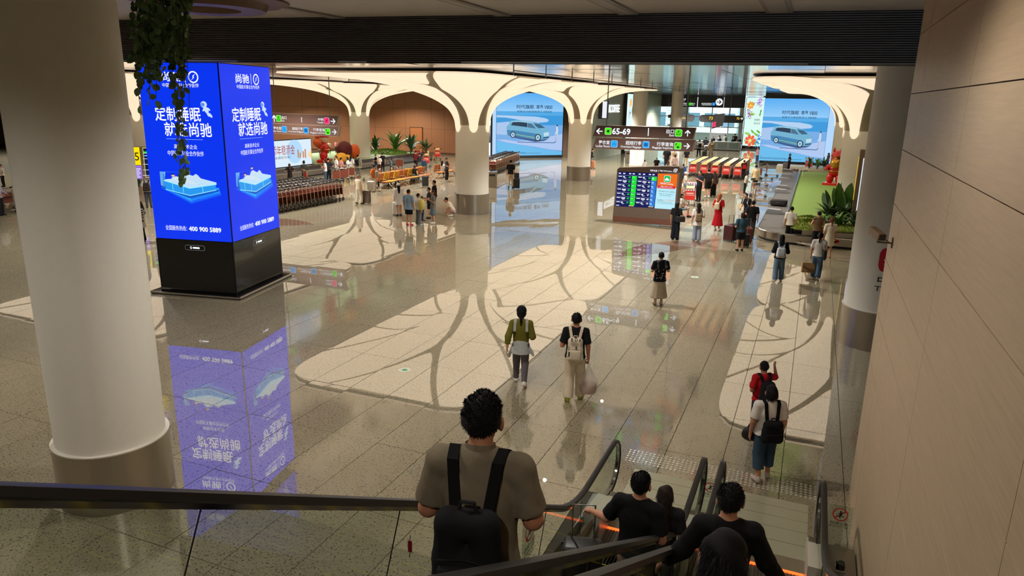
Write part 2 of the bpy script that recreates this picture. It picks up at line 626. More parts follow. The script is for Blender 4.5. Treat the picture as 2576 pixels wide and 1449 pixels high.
for x0, x1, y0 in [(-9.3, -9.0, 13.0), (-5.85, -5.55, 13.35), (-3.55, -3.2, 13.65), (-1.05, -.62, 14.05)]:
    MB().box(x0, x1, y0 - 3.6, y0 - .25, 7.12, 7.149).build('slot_trim', M_TRIMC, lc)
    MB().box(x0 + .07, x1 - .07, y0 - 3.5, y0 - .4, 7.115, 7.121).build('slot', mat('slot_diffuser', (176, 168, 164), .5), lc)
# raised ring recess round the plant hanger
rc = at(520, 0, 7.15)
MB().lathe([(1.35, -.0), (1.35, -.03), (1.0, -.05), (.95, -.16), (.55, -.16), (.5, -.02)], 40, (rc[0], rc[1], 7.15), cap=False).build('recess_ring', mat('recess_wood', (110, 84, 66), .5), lc, True)

# --- mirrored hall ceiling of slightly wavy metal panels
def mirror_mat():
    m = mat('mirror_ceiling', (214, 208, 204), .1, 1.0, noise=0, bump=.0)
    nt = m.node_tree
    n = nt.nodes.new('ShaderNodeTexNoise')
    n.inputs['Scale'].default_value = .5
    n.inputs['Detail'].default_value = 1
    geo = nt.nodes.new('ShaderNodeNewGeometry')
    nt.links.new(geo.outputs['Position'], n.inputs['Vector'])
    bp = nt.nodes.new('ShaderNodeBump')
    bp.inputs['Strength'].default_value = .05
    bp.inputs['Distance'].default_value = .1
    nt.links.new(n.outputs['Fac'], bp.inputs['Height'])
    nt.links.new(bp.outputs[0], nt.nodes['Principled BSDF'].inputs['Normal'])
    return m
M_MIRROR = mirror_mat()
CZ = 6.64
_c0, _c1 = HL - hn * .5, HR + hd * 8 - hn * .5
cl = sbuild(MB().prism([(_c0[0], _c0[1]), (_c1[0], _c1[1]), (24, 101), (-90, 101), (-90, _c0[1])], CZ + .03, CZ + .25, lambda u, v, h: (u, v, h)), 'ceiling', M_GREYMET)
b = MB()
cr = random.Random(11)
for i in range(-27, 3):
    for j in range(4, 34):
        x0, y0 = i * 3.0, j * 3.0
        q = hd[1] * (x0 + 1.5 - HA[0]) - hd[0] * (y0 + 1.5 - HA[1])
        if q > -1.6:
            continue
        a_, b_ = cr.gauss(0, .0022), cr.gauss(0, .0022)
        zz = lambda x, y: CZ + (x - x0 - 1.5) * a_ + (y - y0 - 1.5) * b_
        x1, y1 = x0 + 2.985, y0 + 2.985
        b.quad((x0, y0, zz(x0, y0)), (x0, y1, zz(x0, y1)), (x1, y1, zz(x1, y1)), (x1, y0, zz(x1, y0)))
o = b.build('mirror_panels', M_MIRROR, cl)
o['kind'] = 'stuff'
# sprinkler rail with drops along the ceiling
for X_, Y0_, Y1_ in [(-9.2, 22, 80), (-24, 34, 62)]:
    b = MB()
    b.tube([(X_, Y0_, CZ - .12), (X_, Y1_, CZ - .12)], .02, 6)
    for k in range(int((Y1_ - Y0_) / 3)):
        b.tube([(X_, Y0_ + k * 3, CZ), (X_, Y0_ + k * 3, CZ - .25), (X_ + .06, Y0_ + k * 3, CZ - .28)], .022, 5)
    b.build('sprinkler_pipe', M_GREYMET, cl)

# --- outer walls that close the hall
M_PLAIN = mat('plain_wall', (150, 140, 126), .7)
sbuild(MB().box(-90, 24, -10.4, -10, 0, 8), 'wall_back', M_PLAIN)
sbuild(MB().box(-90.4, -90, -10, 118, 0, 8), 'wall_left', M_PLAIN)
sbuild(MB().box(8.0, 8.4, 10.8, 104, 0, 8), 'wall_east', mat('grey_stone', (150, 142, 132), .6))
# brown wood wall behind the left carousels: (polyline) panels
M_WOOD = mat('brown_wood_panel', (142, 94, 60), .5, noise=.1, nscale=1.3, stretch=(10, 10, .5))
M_WOODJ = mat('wood_joint', (86, 50, 28), .8)
ww = struct('wall_wood')
WP = [(-31.6, 66.5), (-46.5, 66.5), (-66, 49), (-86, 49)]
for k in range(len(WP) - 1):
    A, B = np.array(WP[k], float), np.array(WP[k + 1], float)
    d = B - A
    Ln = np.linalg.norm(d)
    d /= Ln
    n = np.array([d[1], -d[0]])
    if n @ (np.array([-30, 30]) - A) < 0:
        n = -n
    b = MB()
    P = lambda s_, o_, z_: (*(A + d * s_ + n * o_), z_)
    b.add([P(0, -.3, 0), P(Ln, -.3, 0), P(Ln, 0, 0), P(0, 0, 0), P(0, -.3, CZ + .1), P(Ln, -.3, CZ + .1), P(Ln, 0, CZ + .1), P(0, 0, CZ + .1)],
          [(0, 3, 2, 1), (4, 5, 6, 7), (0, 1, 5, 4), (1, 2, 6, 5), (2, 3, 7, 6), (3, 0, 4, 7)])
    b.build('wall_core', M_WOODJ, ww)
    s0, wi = 0.0, 0
    while s0 < Ln - .2:
        wd = [1.5, 2.3, 1.5, 3.1][wi % 4]
        s1 = min(Ln, s0 + wd)
        for z0, z1 in [(.18, 2.55), (2.56, 4.55), (4.56, 6.6)]:
            b = MB()
            b.add([P(s0 + .012, .0, z0), P(s1 - .012, .0, z0), P(s1 - .012, .03, z0), P(s0 + .012, .03, z0), P(s0 + .012, .0, z1 - .012), P(s1 - .012, .0, z1 - .012), P(s1 - .012, .03, z1 - .012), P(s0 + .012, .03, z1 - .012)],
                  [(0, 1, 2, 3), (7, 6, 5, 4), (4, 5, 1, 0), (5, 6, 2, 1), (6, 7, 3, 2), (7, 4, 0, 3)])
            b.build('panel', M_WOOD, ww)
        s0 = s1
        wi += 1
# service door and small fittings on the wood wall
dr = struct('door_1', (0, 0, 0))
d0, d1 = at_Y(1034, 388, 66.45), at_Y(1063, 388, 66.45)
MB().box(d0[0], d1[0], 66.38, 66.46, 0, 2.62).build('door_leaf', mat('door_wood', (160, 98, 52), .5, noise=.1, nscale=2, stretch=(12, 12, .5)), dr)
MB().box(d0[0] - .06, d0[0], 66.36, 66.47, 0, 2.7).box(d1[0], d1[0] + .06, 66.36, 66.47, 0, 2.7).box(d0[0] - .06, d1[0] + .06, 66.36, 66.47, 2.62, 2.7).build('door_frame', M_WOODJ, dr)
MB().box(d1[0] - .22, d1[0] - .08, 66.33, 66.38, .95, 1.15).build('door_handle', M_STEEL, dr)

# --- plain white columns of the lobby with steel skirts
def plain_column(name, c, r, z1, label, skirt=.9):
    t = thing('round_column', label, 'column', (c[0], c[1], 0))
    MB().lathe([(r, 0), (r, z1)], 64).build('shaft', M_SHAFT, t, True)
    MB().lathe([(r + .05, 0), (r + .05, skirt), (r + .0, skirt + .004)], 64, cap=False).build('skirt', M_STEEL, t, True)
    MB().lathe([(r + .051, skirt - .012), (r + .053, skirt + .006), (r, skirt + .012)], 64, cap=False).build('skirt_rim', M_WHITE, t, True)
    return t
colL = plain_column('c', (-8.83, 6.42), .70, 7.15, 'huge cream round column with steel skirt nearest the camera, beside the black handrail', .88)
colR = plain_column('c', (1.84, 18.75), .76, CZ, 'white round column half hidden by the pale wood wall, with red transfer sign', .95)

# --- tree columns: shaft, lit petals that fan out to the ceiling, dark slots between
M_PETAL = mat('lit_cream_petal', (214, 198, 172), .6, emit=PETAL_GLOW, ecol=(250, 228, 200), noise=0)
M_SLOT = mat('petal_slot_grey', (150, 138, 118), .6, noise=.05)
def canopy_R(phi, hx0, hx1, hy0, hy1, p=9.0):
    c, s_ = math.cos(phi), math.sin(phi)
    hx = hx1 if c > 0 else hx0
    hy = hy1 if s_ > 0 else hy0
    return (abs(c / hx) ** p + abs(s_ / hy) ** p) ** (-1 / p)
def tree(label, c, zf, hx0, hx1, hy0, hy1, skirt=1.0, rc=.84, zt=6.5):
    t = thing('tree_column', label, 'column', (c[0], c[1], 0))
    MB().lathe([(rc, 0), (rc, zf + .35)], 56, cap=False).build('shaft', M_SHAFT, t, True)
    if skirt:
        MB().lathe([(rc + .04, 0), (rc + .04, skirt), (rc, skirt + .004)], 56, cap=False).build('skirt', M_STEEL, t, True)
    def P(phi, q, off=0.0):
        R = canopy_R(phi, hx0, hx1, hy0, hy1)
        a = q * math.pi / 2
        # rise then flare
        r = rc + .03 + (R - rc - .03) * (1 - math.cos(a)) ** 1.12
        z = zf + (zt - zf) * math.sin(a) ** .86
        return ((r - off * math.cos(a)) * math.cos(phi), (r - off * math.cos(a)) * math.sin(phi), z + off * math.sin(a)), r
    # grey backing shell
    b = MB()
    nph, nq = 96, 22
    rows = []
    for i in range(nq + 1):
        q = max(0.0, i / nq)
        rows.append([P(2 * math.pi * k / nph, q, .07)[0] for k in range(nph + 1)])
    b.strip(rows)
    b.build('slot_shell', M_SLOT, t, True)
    def wslot(r, q):
        w0 = .13 * (1 - q) + .125
        return w0 / max(r, .5)
    TB = .58
    def delta(q):
        return 0 if q < TB else rad(17) * ((q - TB) / (1 - TB)) ** .8
    ns = 14
    for k in range(6):
        pc = rad(60 * k)
        lo_c, hi_c = pc - rad(30), pc + rad(30)
        grid = []
        for i in range(nq + 1):
            row = []
            for j in range(ns + 1):
                s_ = -1 + 2 * j / ns
                q0 = .045 * (1 - math.sqrt(max(0, 1 - (s_ * .995) ** 2)))
                q = q0 + (1 - q0) * (i / nq) ** 1.15
                _, r = P(pc, q)
                lo = lo_c + wslot(r, q) + delta(q)
                hi = hi_c - wslot(r, q) - delta(q)
                ph = (lo + hi) / 2 + s_ * (hi - lo) / 2
                row.append(P(ph, q)[0])
            grid.append(row)
        b = MB()
        b.strip([r_[::-1] for r_ in grid])
        # rim thickness
        edge = [grid[0][j] for j in range(ns + 1)] + [grid[i][ns] for i in range(1, nq + 1)]
        edge2 = [grid[i][0] for i in range(nq, -1, -1)]
        for e in (edge, edge2, grid[nq][::-1]):
            b.strip([e, [(p[0] * .995, p[1] * .995, p[2] + .06) for p in e]])
        b.build('petal', M_PETAL, t, True)
        # wedge petal that opens in the forked slot
        bc = pc + rad(30)
        grid = []
        nq2 = 12
        for i in range(nq2 + 1):
            row = []
            for j in range(7):
                s_ = -1 + j / 3
                q0 = TB + .075 + .05 * (1 - math.sqrt(max(0, 1 - (s_ * .98) ** 2)))
                q = q0 + (1 - q0) * i / nq2
                _, r = P(bc, q)
                hw = max(.002, delta(q) - wslot(r, q))
                row.append(P(bc + s_ * hw, q)[0])
            grid.append(row)
        b = MB()
        b.strip([r_[::-1] for r_ in grid])
        b.build('petal', M_PETAL, t, True)
    return t
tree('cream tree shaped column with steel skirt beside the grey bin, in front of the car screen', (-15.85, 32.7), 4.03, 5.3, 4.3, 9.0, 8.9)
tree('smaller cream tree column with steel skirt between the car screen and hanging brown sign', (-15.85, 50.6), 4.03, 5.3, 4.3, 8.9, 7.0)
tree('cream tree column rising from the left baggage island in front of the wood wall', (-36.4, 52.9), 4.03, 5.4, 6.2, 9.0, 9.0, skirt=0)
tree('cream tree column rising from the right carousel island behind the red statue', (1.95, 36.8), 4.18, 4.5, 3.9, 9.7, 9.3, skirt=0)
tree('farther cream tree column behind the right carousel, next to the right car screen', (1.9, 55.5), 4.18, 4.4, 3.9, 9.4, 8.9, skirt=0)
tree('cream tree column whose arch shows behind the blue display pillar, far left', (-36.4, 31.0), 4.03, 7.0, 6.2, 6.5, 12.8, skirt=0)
# ================================================================== FAR END OF THE HALL: exit, screens, shop wall
def T_of(o):
    return Matrix.Translation(o.location) @ Matrix.Rotation(o.rotation_euler[2], 4, 'Z')
def wall_screen(name, label, A, B, zb, zt, depth=.35, bezel=M_BLACKM):
    """flat lit display standing on the line A-B (left to right as seen)"""
    A, B = np.array(A[:2], float), np.array(B[:2], float)
    t = thing(name, label, 'display screen', (*((A + B) / 2), 0), math.atan2(B[1] - A[1], B[0] - A[0]))
    L = np.linalg.norm(B - A)
    MB().box(-L / 2 - .05, L / 2 + .05, .0, depth, 0, zt + .05).build('housing', bezel, t)
    d = (B - A) / L
    F = Face((A[0] - d[1] * -.0, A[1], 0), (d[0], d[1], 0), (0, 0, 1), t, T_of(t))
    return t, F, L
CARV = [(650, 655), (668, 640), (690, 590), (760, 580), (880, 585), (1000, 600), (1060, 625), (1120, 665), (1165, 690), (1172, 740), (1172, 790), (1150, 812), (1090, 820), (1000, 815), (760, 775), (660, 755), (650, 710)]
def car_picture(F, cx0, cx1, zb, zt, pale=None):
    """seaside car advertisement; (0..810, 0..775) in picture units, y down"""
    W_, H_ = 810.0, 775.0
    def q(x, y):
        return cx0 + (x - 530) / W_ * (cx1 - cx0), zt - (y - 245) / H_ * (zt - zb)
    def P(pts, c, ly, nm='picture'):
        F.poly([q(*p) for p in pts], g(*c), nm, ly)
    n = 7
    for k in range(n):
        t0, t1 = 245 + k * 225 / n, 245 + (k + 1) * 225 / n
        f_ = k / (n - 1)
        P([(530, t1), (1340, t1), (1340, t0), (530, t0)], (int(92 + 50 * f_), int(172 + 26 * f_), int(238 + 6 * f_)), 1, 'sky_print')
    P([(530, 640), (1340, 640), (1340, 470), (530, 470)], (62, 152, 216), 1, 'sea_print')
    P([(530, 520), (1340, 520), (1340, 470), (530, 470)], (84, 168, 226), 2, 'sea_print')
    P([(530, 1020), (1340, 1020), (1340, 640), (530, 640)], (118, 170, 226), 1, 'water_print')
    P([(530, 545), (530, 520), (640, 522), (800, 527), (1000, 533), (1120, 552), (1165, 575), (1140, 600), (1000, 612), (860, 590), (720, 560), (640, 548)][::-1], (176, 204, 236), 3, 'sand_print')
    P([(530, 612), (640, 600), (760, 590), (760, 700), (640, 760), (530, 752)][::-1], (166, 194, 232), 3, 'sand_print')
    P([(530, 820), (640, 818), (760, 840), (900, 830), (1100, 800), (1240, 770), (1340, 750), (1340, 960), (1200, 950), (1000, 910), (800, 880), (640, 850)], (172, 196, 236), 2, 'sand_print')
    P([(530, 1020), (1340, 1020), (1340, 985), (1050, 930), (800, 885), (640, 856), (530, 838)], (104, 184, 232), 3, 'water_print')
    P([(660, 760), (760, 800), (1000, 850), (1110, 838), (1165, 812), (1000, 790), (760, 752)], (60, 92, 140), 3, 'shadow_print')
    P([(780, 855), (1240, 868), (1262, 850), (1258, 790), (1252, 790), (1252, 845), (1236, 858), (780, 845)], (84, 110, 160), 4, 'shadow_print')
    P(CARV[::-1], (112, 174, 206), 5, 'car_print')
    P([(655, 700), (760, 705), (1000, 745), (1075, 770), (1075, 815), (760, 775), (660, 752)][::-1], (66, 130, 176), 6, 'car_print')
    P([(690, 596), (760, 586), (880, 590), (985, 605), (960, 612), (720, 602)][::-1], (150, 200, 222), 6, 'car_print')
    P([(700, 640), (722, 602), (800, 600), (895, 610), (897, 665), (800, 652)][::-1], (40, 62, 84), 7, 'car_window_print')
    P([(902, 612), (950, 622), (1005, 682), (902, 667)][::-1], (74, 112, 140), 7, 'car_window_print')
    P([(975, 615), (1055, 628), (1115, 672), (1040, 678), (1005, 655)][::-1], (58, 100, 132), 7, 'car_window_print')
    P([(1100, 735), (1165, 725), (1168, 770), (1105, 782)][::-1], (186, 216, 230), 7, 'grille_print')
    P([(760, 752), (990, 790), (990, 796), (760, 758)], (170, 210, 120), 7, 'car_trim_print')
    P([(1092, 795), (1172, 785), (1172, 797), (1092, 807)][::-1], (30, 50, 72), 7, 'car_trim_print')
    for cx, cy, r in [(725, 758, 40), (1030, 795, 46)]:
        for rr, c, ly in [(r, (26, 44, 62), 8), (r * .74, (176, 206, 222), 9), (r * .3, (90, 130, 160), 10)]:
            P([(cx + rr * .8 * math.cos(a), cy - rr * math.sin(a)) for a in np.linspace(0, 2 * math.pi, 17)[:-1]], c, ly, 'wheel_print')
    P([(1255, 660), (1275, 650), (1283, 700), (1278, 760), (1268, 770), (1262, 745), (1246, 765), (1240, 752), (1256, 715)][::-1], (196, 214, 228), 8, 'figure_print')
    P([(1262, 634), (1276, 634), (1278, 652), (1260, 652)][::-1], (40, 52, 66), 9, 'figure_print')
    P([(1252, 765), (1262, 765), (1262, 840), (1254, 850)][::-1], (190, 180, 190), 8, 'figure_print')
    dk = g(18, 44, 66)
    def tx(s_, x0, y0, x1, y1, bold=0):
        a, b_ = q(x0, y1), q(x1, y0)
        F.text(s_, (a[0], a[1], b_[0], b_[1]), dk, 'lettering', 11, bold)
    tx('时代旗舰', 765, 388, 972, 438, .008)
    tx('尊界', 1002, 388, 1085, 438, .008)
    tx('V800', 1100, 392, 1198, 438, .008)
    tx('搭载华为乾崑智驾', 768, 458, 1045, 482)
    tx('|', 1062, 456, 1067, 484)
    tx('鸿蒙座舱', 1085, 458, 1195, 482)
    for x0, x1, y in [(545, 560, 962), (545, 880, 980), (545, 1075, 990)]:
        b_ = MB()
        x = x0
        while x < x1:
            w = R_.uniform(8, 30)
            a, c = q(x, y + 4), q(min(x + w, x1), y)
            b_.add([F.w(a[0], a[1], .045), F.w(c[0], a[1], .045), F.w(c[0], c[1], .045), F.w(a[0], c[1], .045)], [(0, 1, 2, 3)])
            x += w + 5
        b_.build('small_print', dk, F.p)['kind'] = 'stuff'
A1, B1 = at(1238, 399), at(1414, 396)
s1, F1, L1 = wall_screen('wall_screen', 'large lit screen with a blue car by the sea behind the steel skirted tree columns', A1, B1, .35, 6.45)
a_ = F1.px(1249, 300)[0]
F1.rect(0.0, .35, a_ - .03, 6.45, g(176, 212, 250), 'side_light', 1)
car_picture(F1, a_, L1 - .05, F1.px(1330, 391)[1], 6.3)
A2, B2 = at(1922, 414), at(2088, 421)
s2, F2, L2 = wall_screen('wall_screen', 'large lit screen with a blue car by the sea at the right, behind the carousel', A2, B2, .35, 6.45)
b_ = F2.px(2080, 330)[0]
F2.rect(b_ + .02, .35, L2, 6.45, g(176, 212, 250), 'side_light', 1)
car_picture(F2, .05 - .6, b_, F2.px(2000, 407)[1], 6.2)
sbuild(MB().box(B2[0] + .1, 8.2, B2[1] - .05, B2[1] + .3, 0, CZ), 'wall_far_right', mat('grey_stone', (150, 142, 132), .6))
# short brown wall right of the left screen, then the shop wall along X = -20
M_SHOP = mat('pale_green_tile', (186, 192, 172), .4, noise=.06, nscale=1.5)
sbuild(MB().prism([(B1[0] + .05, B1[1]), (-20.05, 78.0), (-20.3, 78.3), (B1[0] - .2, B1[1] + .3)], 0, CZ, lambda u, v, h: (u, v, h)), 'wall_corner', mat('taupe_wall', (120, 98, 80), .6))
sh = struct('wall_shop')
MB().box(-20.3, -20.05, 66.0, 100, 0, CZ).build('core', M_JOINT, sh)
for k in range(17):
    y0 = 66 + k * 2
    for z0, z1 in [(0, 2.2), (2.2, 4.4), (4.4, CZ)]:
        MB().box(-20.06, -20.0, y0 + .01, y0 + 1.99, z0 + .01, z1 - .01).build('panel', M_SHOP, sh)
Tk = thing('shop_sign', 'white letter coffee shop sign on the pale tile wall', 'sign', (-19.99, 75, 3.9))
Fk = Face((-19.96, 0, 0), (0, 1, 0), (0, 0, 1), Tk, T_of(Tk))
k0, k1 = Fk.px(1531, 273), Fk.px(1558, 273)
kz = (Fk.px(1545, 283)[1], Fk.px(1545, 263)[1])
v_, f_, _a = text_geo('KCOFFEE', .02)
b = MB()
mW = g(240, 244, 246)
for h0 in (0.0, .06):
    b.add([Fk.w(k0[0] + p[0] * (k1[0] - k0[0]), kz[0] + p[1] * (kz[1] - kz[0]), h0) for p in v_], f_)
b.build('letters', mW, Tk)
Tb = thing('blade_sign', 'small lit projecting sign box on the pale tile shop wall', 'sign', at_X(1519, 273, -19.5))
yb = float(Tb.location.y)
MB().box(-.48, .45, -.1, .1, -1.0, .75).build('box', mat('dark_brown_metal', (52, 44, 40), .5), Tb)
MB().box(-.1, .4, -.13, -.1, -.9, .68).build('lit_face', g(230, 236, 242), Tb)
# flower panels beside the exit
def flower_panel(label, A, B, z0, z1, seed):
    t, F, L = wall_screen('flower_panel', label, A, B, z0, z1, .3)
    F.rect(.03, z0, L - .03, z1, g(214, 246, 238), 'lit_face', 1)
    rr = random.Random(seed)
    H_ = z1 - z0
    def petalflower(cu, cv, r, c, c2, ly):
        n = 7
        pl = []
        for k in range(n):
            a = 2 * math.pi * k / n + rr.random() * .2
            pl.append([(cu + r * rad_ * math.cos(a + da), cv + r * rad_ * math.sin(a + da)) for rad_, da in [(.15, 0), (.7, -.42), (1, -.2), (1, .2), (.7, .42)]])
        F.polys(pl, g(*c), 'flower_print', ly)
        F.poly([(cu + r * .25 * math.cos(a), cv + r * .25 * math.sin(a)) for a in np.linspace(0, 6.283, 11)[:-1]], g(*c2), 'flower_print', ly + 1)
    def leaf(cu, cv, r, ang, c, ly):
        pts = [(-1, 0), (-.5, .32), (.1, .38), (.7, .2), (1, 0), (.6, -.2), (0, -.3), (-.6, -.2)][::-1]
        ca, sa = math.cos(ang), math.sin(ang)
        F.poly([(cu + r * (x * ca - y * sa), cv + r * (x * sa + y * ca)) for x, y in pts], g(*c), 'leaf_print', ly)
    w = L
    for k in range(16):
        leaf(rr.uniform(.15, .85) * w, z0 + rr.choice([.08, .16, .25, .3, .66, .72, .86]) * H_, rr.uniform(.25, .5), rr.uniform(0, 6.28), rr.choice([(96, 176, 60), (60, 140, 60), (150, 204, 80)]), 2)
    petalflower(.42 * w, z0 + .11 * H_, .78 * min(1, w / 1.6), (240, 96, 56), (250, 220, 130), 4)
    petalflower(.25 * w, z0 + .84 * H_, .5, (250, 150, 40), (250, 220, 90), 4)
    for cu, cv, c in [(.72, .9, (170, 80, 200)), (.2, .66, (160, 60, 160)), (.85, .16, (40, 130, 210)), (.8, .08, (60, 150, 220))]:
        pl = []
        for k in range(44):
            a, r = rr.uniform(0, 6.28), rr.uniform(0, .55)
            x, y = cu * w + r * math.cos(a), z0 + cv * H_ + r * 1.2 * math.sin(a)
            if 0.08 < x < w - .08:
                pl.append([(x - .07, y), (x, y - .07), (x + .07, y), (x, y + .07)])
        F.polys(pl, g(*c), 'blossom_print', 3)['kind'] = 'stuff'
    return F
fp = flower_panel('lit flower pattern panel right of the exit, beside the right car screen', (-9.0, 100.2), (-6.6, 99.2), .35, 6.5, 1)
fp.text('穿越繁花', (1.35, 3.55, 2.2, 3.85), g(50, 80, 80), 'lettering', 5)
fp.text('奔赴未来', (1.35, 3.1, 2.2, 3.4), g(50, 80, 80), 'lettering', 5)
flower_panel('lit flower pattern panel on the shop wall left of the exit', (-19.62, 79.4), (-19.62, 85.6), .35, 6.5, 2)
# exit: dark sign band, glass front with posts, counters, street outside
YE = 100.0
ex = thing('exit_sign_band', 'long black overhead sign band with green and blue direction icons above the exit', 'sign', (-15, YE, 5.8))
MB().box(-7.6, 5.85, 0, .5, -.68, .86).build('band', M_BLACKM, ex)
FE = Face((0, YE - .01, 0), (1, 0, 0), (0, 0, 1), ex, T_of(ex))
wh = g(240, 244, 246)
gr, bl, pk = g(70, 220, 40), g(40, 150, 240), g(236, 50, 110)
def c7(x, y):
    return 1480 + x * .20708, 150 + y * .20708
def bx7(F, s_, x0, y0, x1, y1, m=wh, bold=.0):
    F.tpx(s_, *c7(x0, y0), *c7(x1, y1), m, bold)
bx7(FE, '停车楼', 1120, 470, 1185, 492)
bx7(FE, 'Parking', 1120, 495, 1170, 508)
bx7(FE, '城际列车', 1112, 522, 1195, 545)
bx7(FE, 'Intercity Rail', 1112, 548, 1195, 560)
bx7(FE, '巴士', 1255, 525, 1298, 545)
bx7(FE, 'Bus', 1260, 548, 1285, 558)
bx7(FE, '航班延误服务', 1375, 525, 1500, 548)
bx7(FE, 'Flight Delay Service', 1385, 549, 1500, 560)
for x0, y0, m in [(1078, 470, gr), (1075, 522, gr), (1220, 522, gr), (1506, 522, bl)]:
    FE.rpx(*c7(x0, y0), *c7(x0 + 34, y0 + 36), m, 'icon', 2, .1)
for x in (1328, 1648):
    FE.rpx(*c7(x - 4, 455), *c7(x + 4, 578), wh, 'divider', 2)
u_, v_ = FE.px(*c7(1590, 515))
FE.poly([(u_ + .46 * math.cos(a), v_ + .46 * math.sin(a)) for a in np.linspace(0, 6.283, 25)[:-1]], wh, 'icon', 2)
FE.poly([(u_ - .32 + .64 * x, v_ - .32 + .64 * y) for x, y in arrow_pts('r')], g(16, 16, 18), 'arrow', 3)
M_POST = mat('silver_post', (186, 190, 190), .35, .6, noise=.04)
gl = struct('window_1')
M_GLASS = glass('clear_glass')
xs = [-22.4, -20.9, -17.6, -16.4, -13.2, -11.0, -9.0]
for k in range(len(xs) - 1):
    if k in (4,):
        continue
    MB().box(xs[k] + .06, xs[k + 1] - .06, YE + .28, YE + .3, .1, 5.1).build('pane', M_GLASS, gl)
for x in xs:
    MB().box(x - .06, x + .06, YE + .2, YE + .38, 0, 5.2).build('mullion', M_POST, gl)
for z in (2.6, 3.9):
    MB().box(-22.4, -9, YE + .22, YE + .36, z - .05, z + .05).build('transom', M_POST, gl)
for x0, x1 in [(-17.2, -16.5), (-9.6, -9.1)]:
    MB().box(x0, x1, YE - .4, YE, 0, 5.15).build('post_cladding', M_POST, gl)
sbuild(MB().box(-26, -22.4, YE, YE + .3, 0, CZ).box(-6.9, 8.2, YE, YE + .3, 0, CZ), 'wall_exit', mat('grey_stone', (150, 142, 132), .6))
gb = thing('gate_number_board', 'dark rounded board with yellow gate numbers 74, 73 and 72 at the exit', 'sign', (-13.3, YE - 1.6, 3.75))
FG = Face((0, YE - 1.6, 0), (1, 0, 0), (0, 0, 1), gb, T_of(gb))
def gboard(x0, x1):
    a, b_ = FG.px(*c7(x0, 710))[0], FG.px(*c7(x1, 710))[0]
    z0, z1 = FG.px(*c7(1500, 762))[1], FG.px(*c7(1500, 672))[1]
    MB().prism(rrect(a, z0, b_, z1, (z1 - z0) * .45), 0, .18, lambda u, v, h: FG.w(u, v, -h)).build('board', mat('dark_board', (52, 50, 48), .5), gb)
gboard(1100, 1290)
gboard(1345, 1890)
yl = g(255, 206, 40)
FG.tpx('74', *c7(1148, 698), *c7(1182, 724), yl, .02)
FG.tpx('73', *c7(1465, 692), *c7(1513, 730), yl, .02)
FG.tpx('72', *c7(1802, 702), *c7(1834, 728), yl, .02)
FG.poly([(FG.px(*c7(1118, 712))[0] + .4 * x, FG.px(*c7(1118, 712))[1] - .18 + .4 * y) for x, y in arrow_pts('l')], wh, 'arrow', 2)
FG.poly([(FG.px(*c7(1842, 716))[0] + .4 * x, FG.px(*c7(1842, 716))[1] - .2 + .4 * y) for x, y in arrow_pts('r')], wh, 'arrow', 2)
MB().tube([(-2.6, 0, .3), (-2.6, 0, 2.92)], .03, 6).tube([(2.6, 0, .3), (2.6, 0, 2.92)], .03, 6).build('hanger', M_GREYMET, gb)
# small hanging pennant sign seen through the exit
pn = thing('hanging_pennant', 'small grey blue sheared sign board hanging in front of the exit doors', 'sign', at_Y(1807, 303, 80))
MB().prism([(-.62, -.9), (.5, -.55), (.62, .75), (-.45, .62)], -.06, .06, lambda u, v, h: (u, h, v)).build('board', mat('pennant_grey', (150, 160, 176), .5), pn)
MB().prism([(-.56, -.75), (-.2, -.64), (-.2, -.1), (-.52, -.2)], .065, .07, lambda u, v, h: (u, -h, v)).build('mark', g(230, 60, 100), pn)
MB().tube([(-.3, 0, .6), (-.3, 0, CZ - pn.location.z)], .015, 5).tube([(.4, 0, .7), (.4, 0, CZ - pn.location.z)], .015, 5).build('wire', M_GREYMET, pn)
# white columns in front of the exit
c1 = at(1597, 416)
plain_column('c', (c1[0], c1[1] + .6), .66, CZ, 'plain white column beside the steel bin, left of the exit', .0)
c2 = at(1690, 415)
pc = plain_column('c', (c2[0], c2[1] + .5), .52, CZ, 'slim white column printed with taxi and car directions, before the exit', .0)
Fc = Face((c2[0], c2[1] - .04, 0), (math.cos(YAW), math.sin(YAW) * .6, 0), (0, 0, 1), pc, T_of(pc))
ink = mat('sign_ink', (48, 50, 54), .6, noise=0)
bx7(Fc, '网约车', 945, 578, 1018, 600, ink)
bx7(Fc, '(交通中心)', 935, 610, 1035, 630, ink)
bx7(Fc, 'E-hailing (GTC)', 940, 640, 1026, 652, ink)
bx7(Fc, '出租车', 936, 720, 1002, 742, ink)
bx7(Fc, 'Taxi', 956, 745, 982, 757, ink)
for y0 in (528, 668):
    Fc.rpx(*c7(966, y0), *c7(1006, y0 + 40), ink, 'icon', 2, .05)
u_, v_ = Fc.px(*c7(988, 498))
Fc.poly([(u_ - .2 + .4 * x, v_ - .2 + .4 * y) for x, y in arrow_pts('ul')], ink, 'arrow', 2)
u_, v_ = Fc.px(*c7(966, 805))
Fc.poly([(u_ - .2 + .4 * x, v_ - .2 + .4 * y) for x, y in arrow_pts('ur')], ink, 'arrow', 2)
Fc.rpx(*c7(920, 772), *c7(1022, 775), ink, 'divider', 2)
# service counter
ct = thing('service_counter', 'long white service counter in front of the exit windows', 'counter', (-12.0, 93.5, 0))
MB().box(-3.6, 3.4, -.35, .35, .1, 1.02).build('body', mat('counter_white', (196, 200, 200), .4), ct)
MB().box(-3.7, 3.5, -.45, .4, 1.02, 1.1).build('top', mat('counter_top', (232, 234, 232), .3), ct)
MB().box(-3.5, 3.3, -.3, .3, 0, .1).build('plinth', M_BLACKM, ct)
for k in range(5):
    MB().box(-3.3 + k * 1.35, -2.2 + k * 1.35, -.37, -.35, .25, .95).build('front_panel', mat('counter_panel', (150, 168, 172), .3), ct)
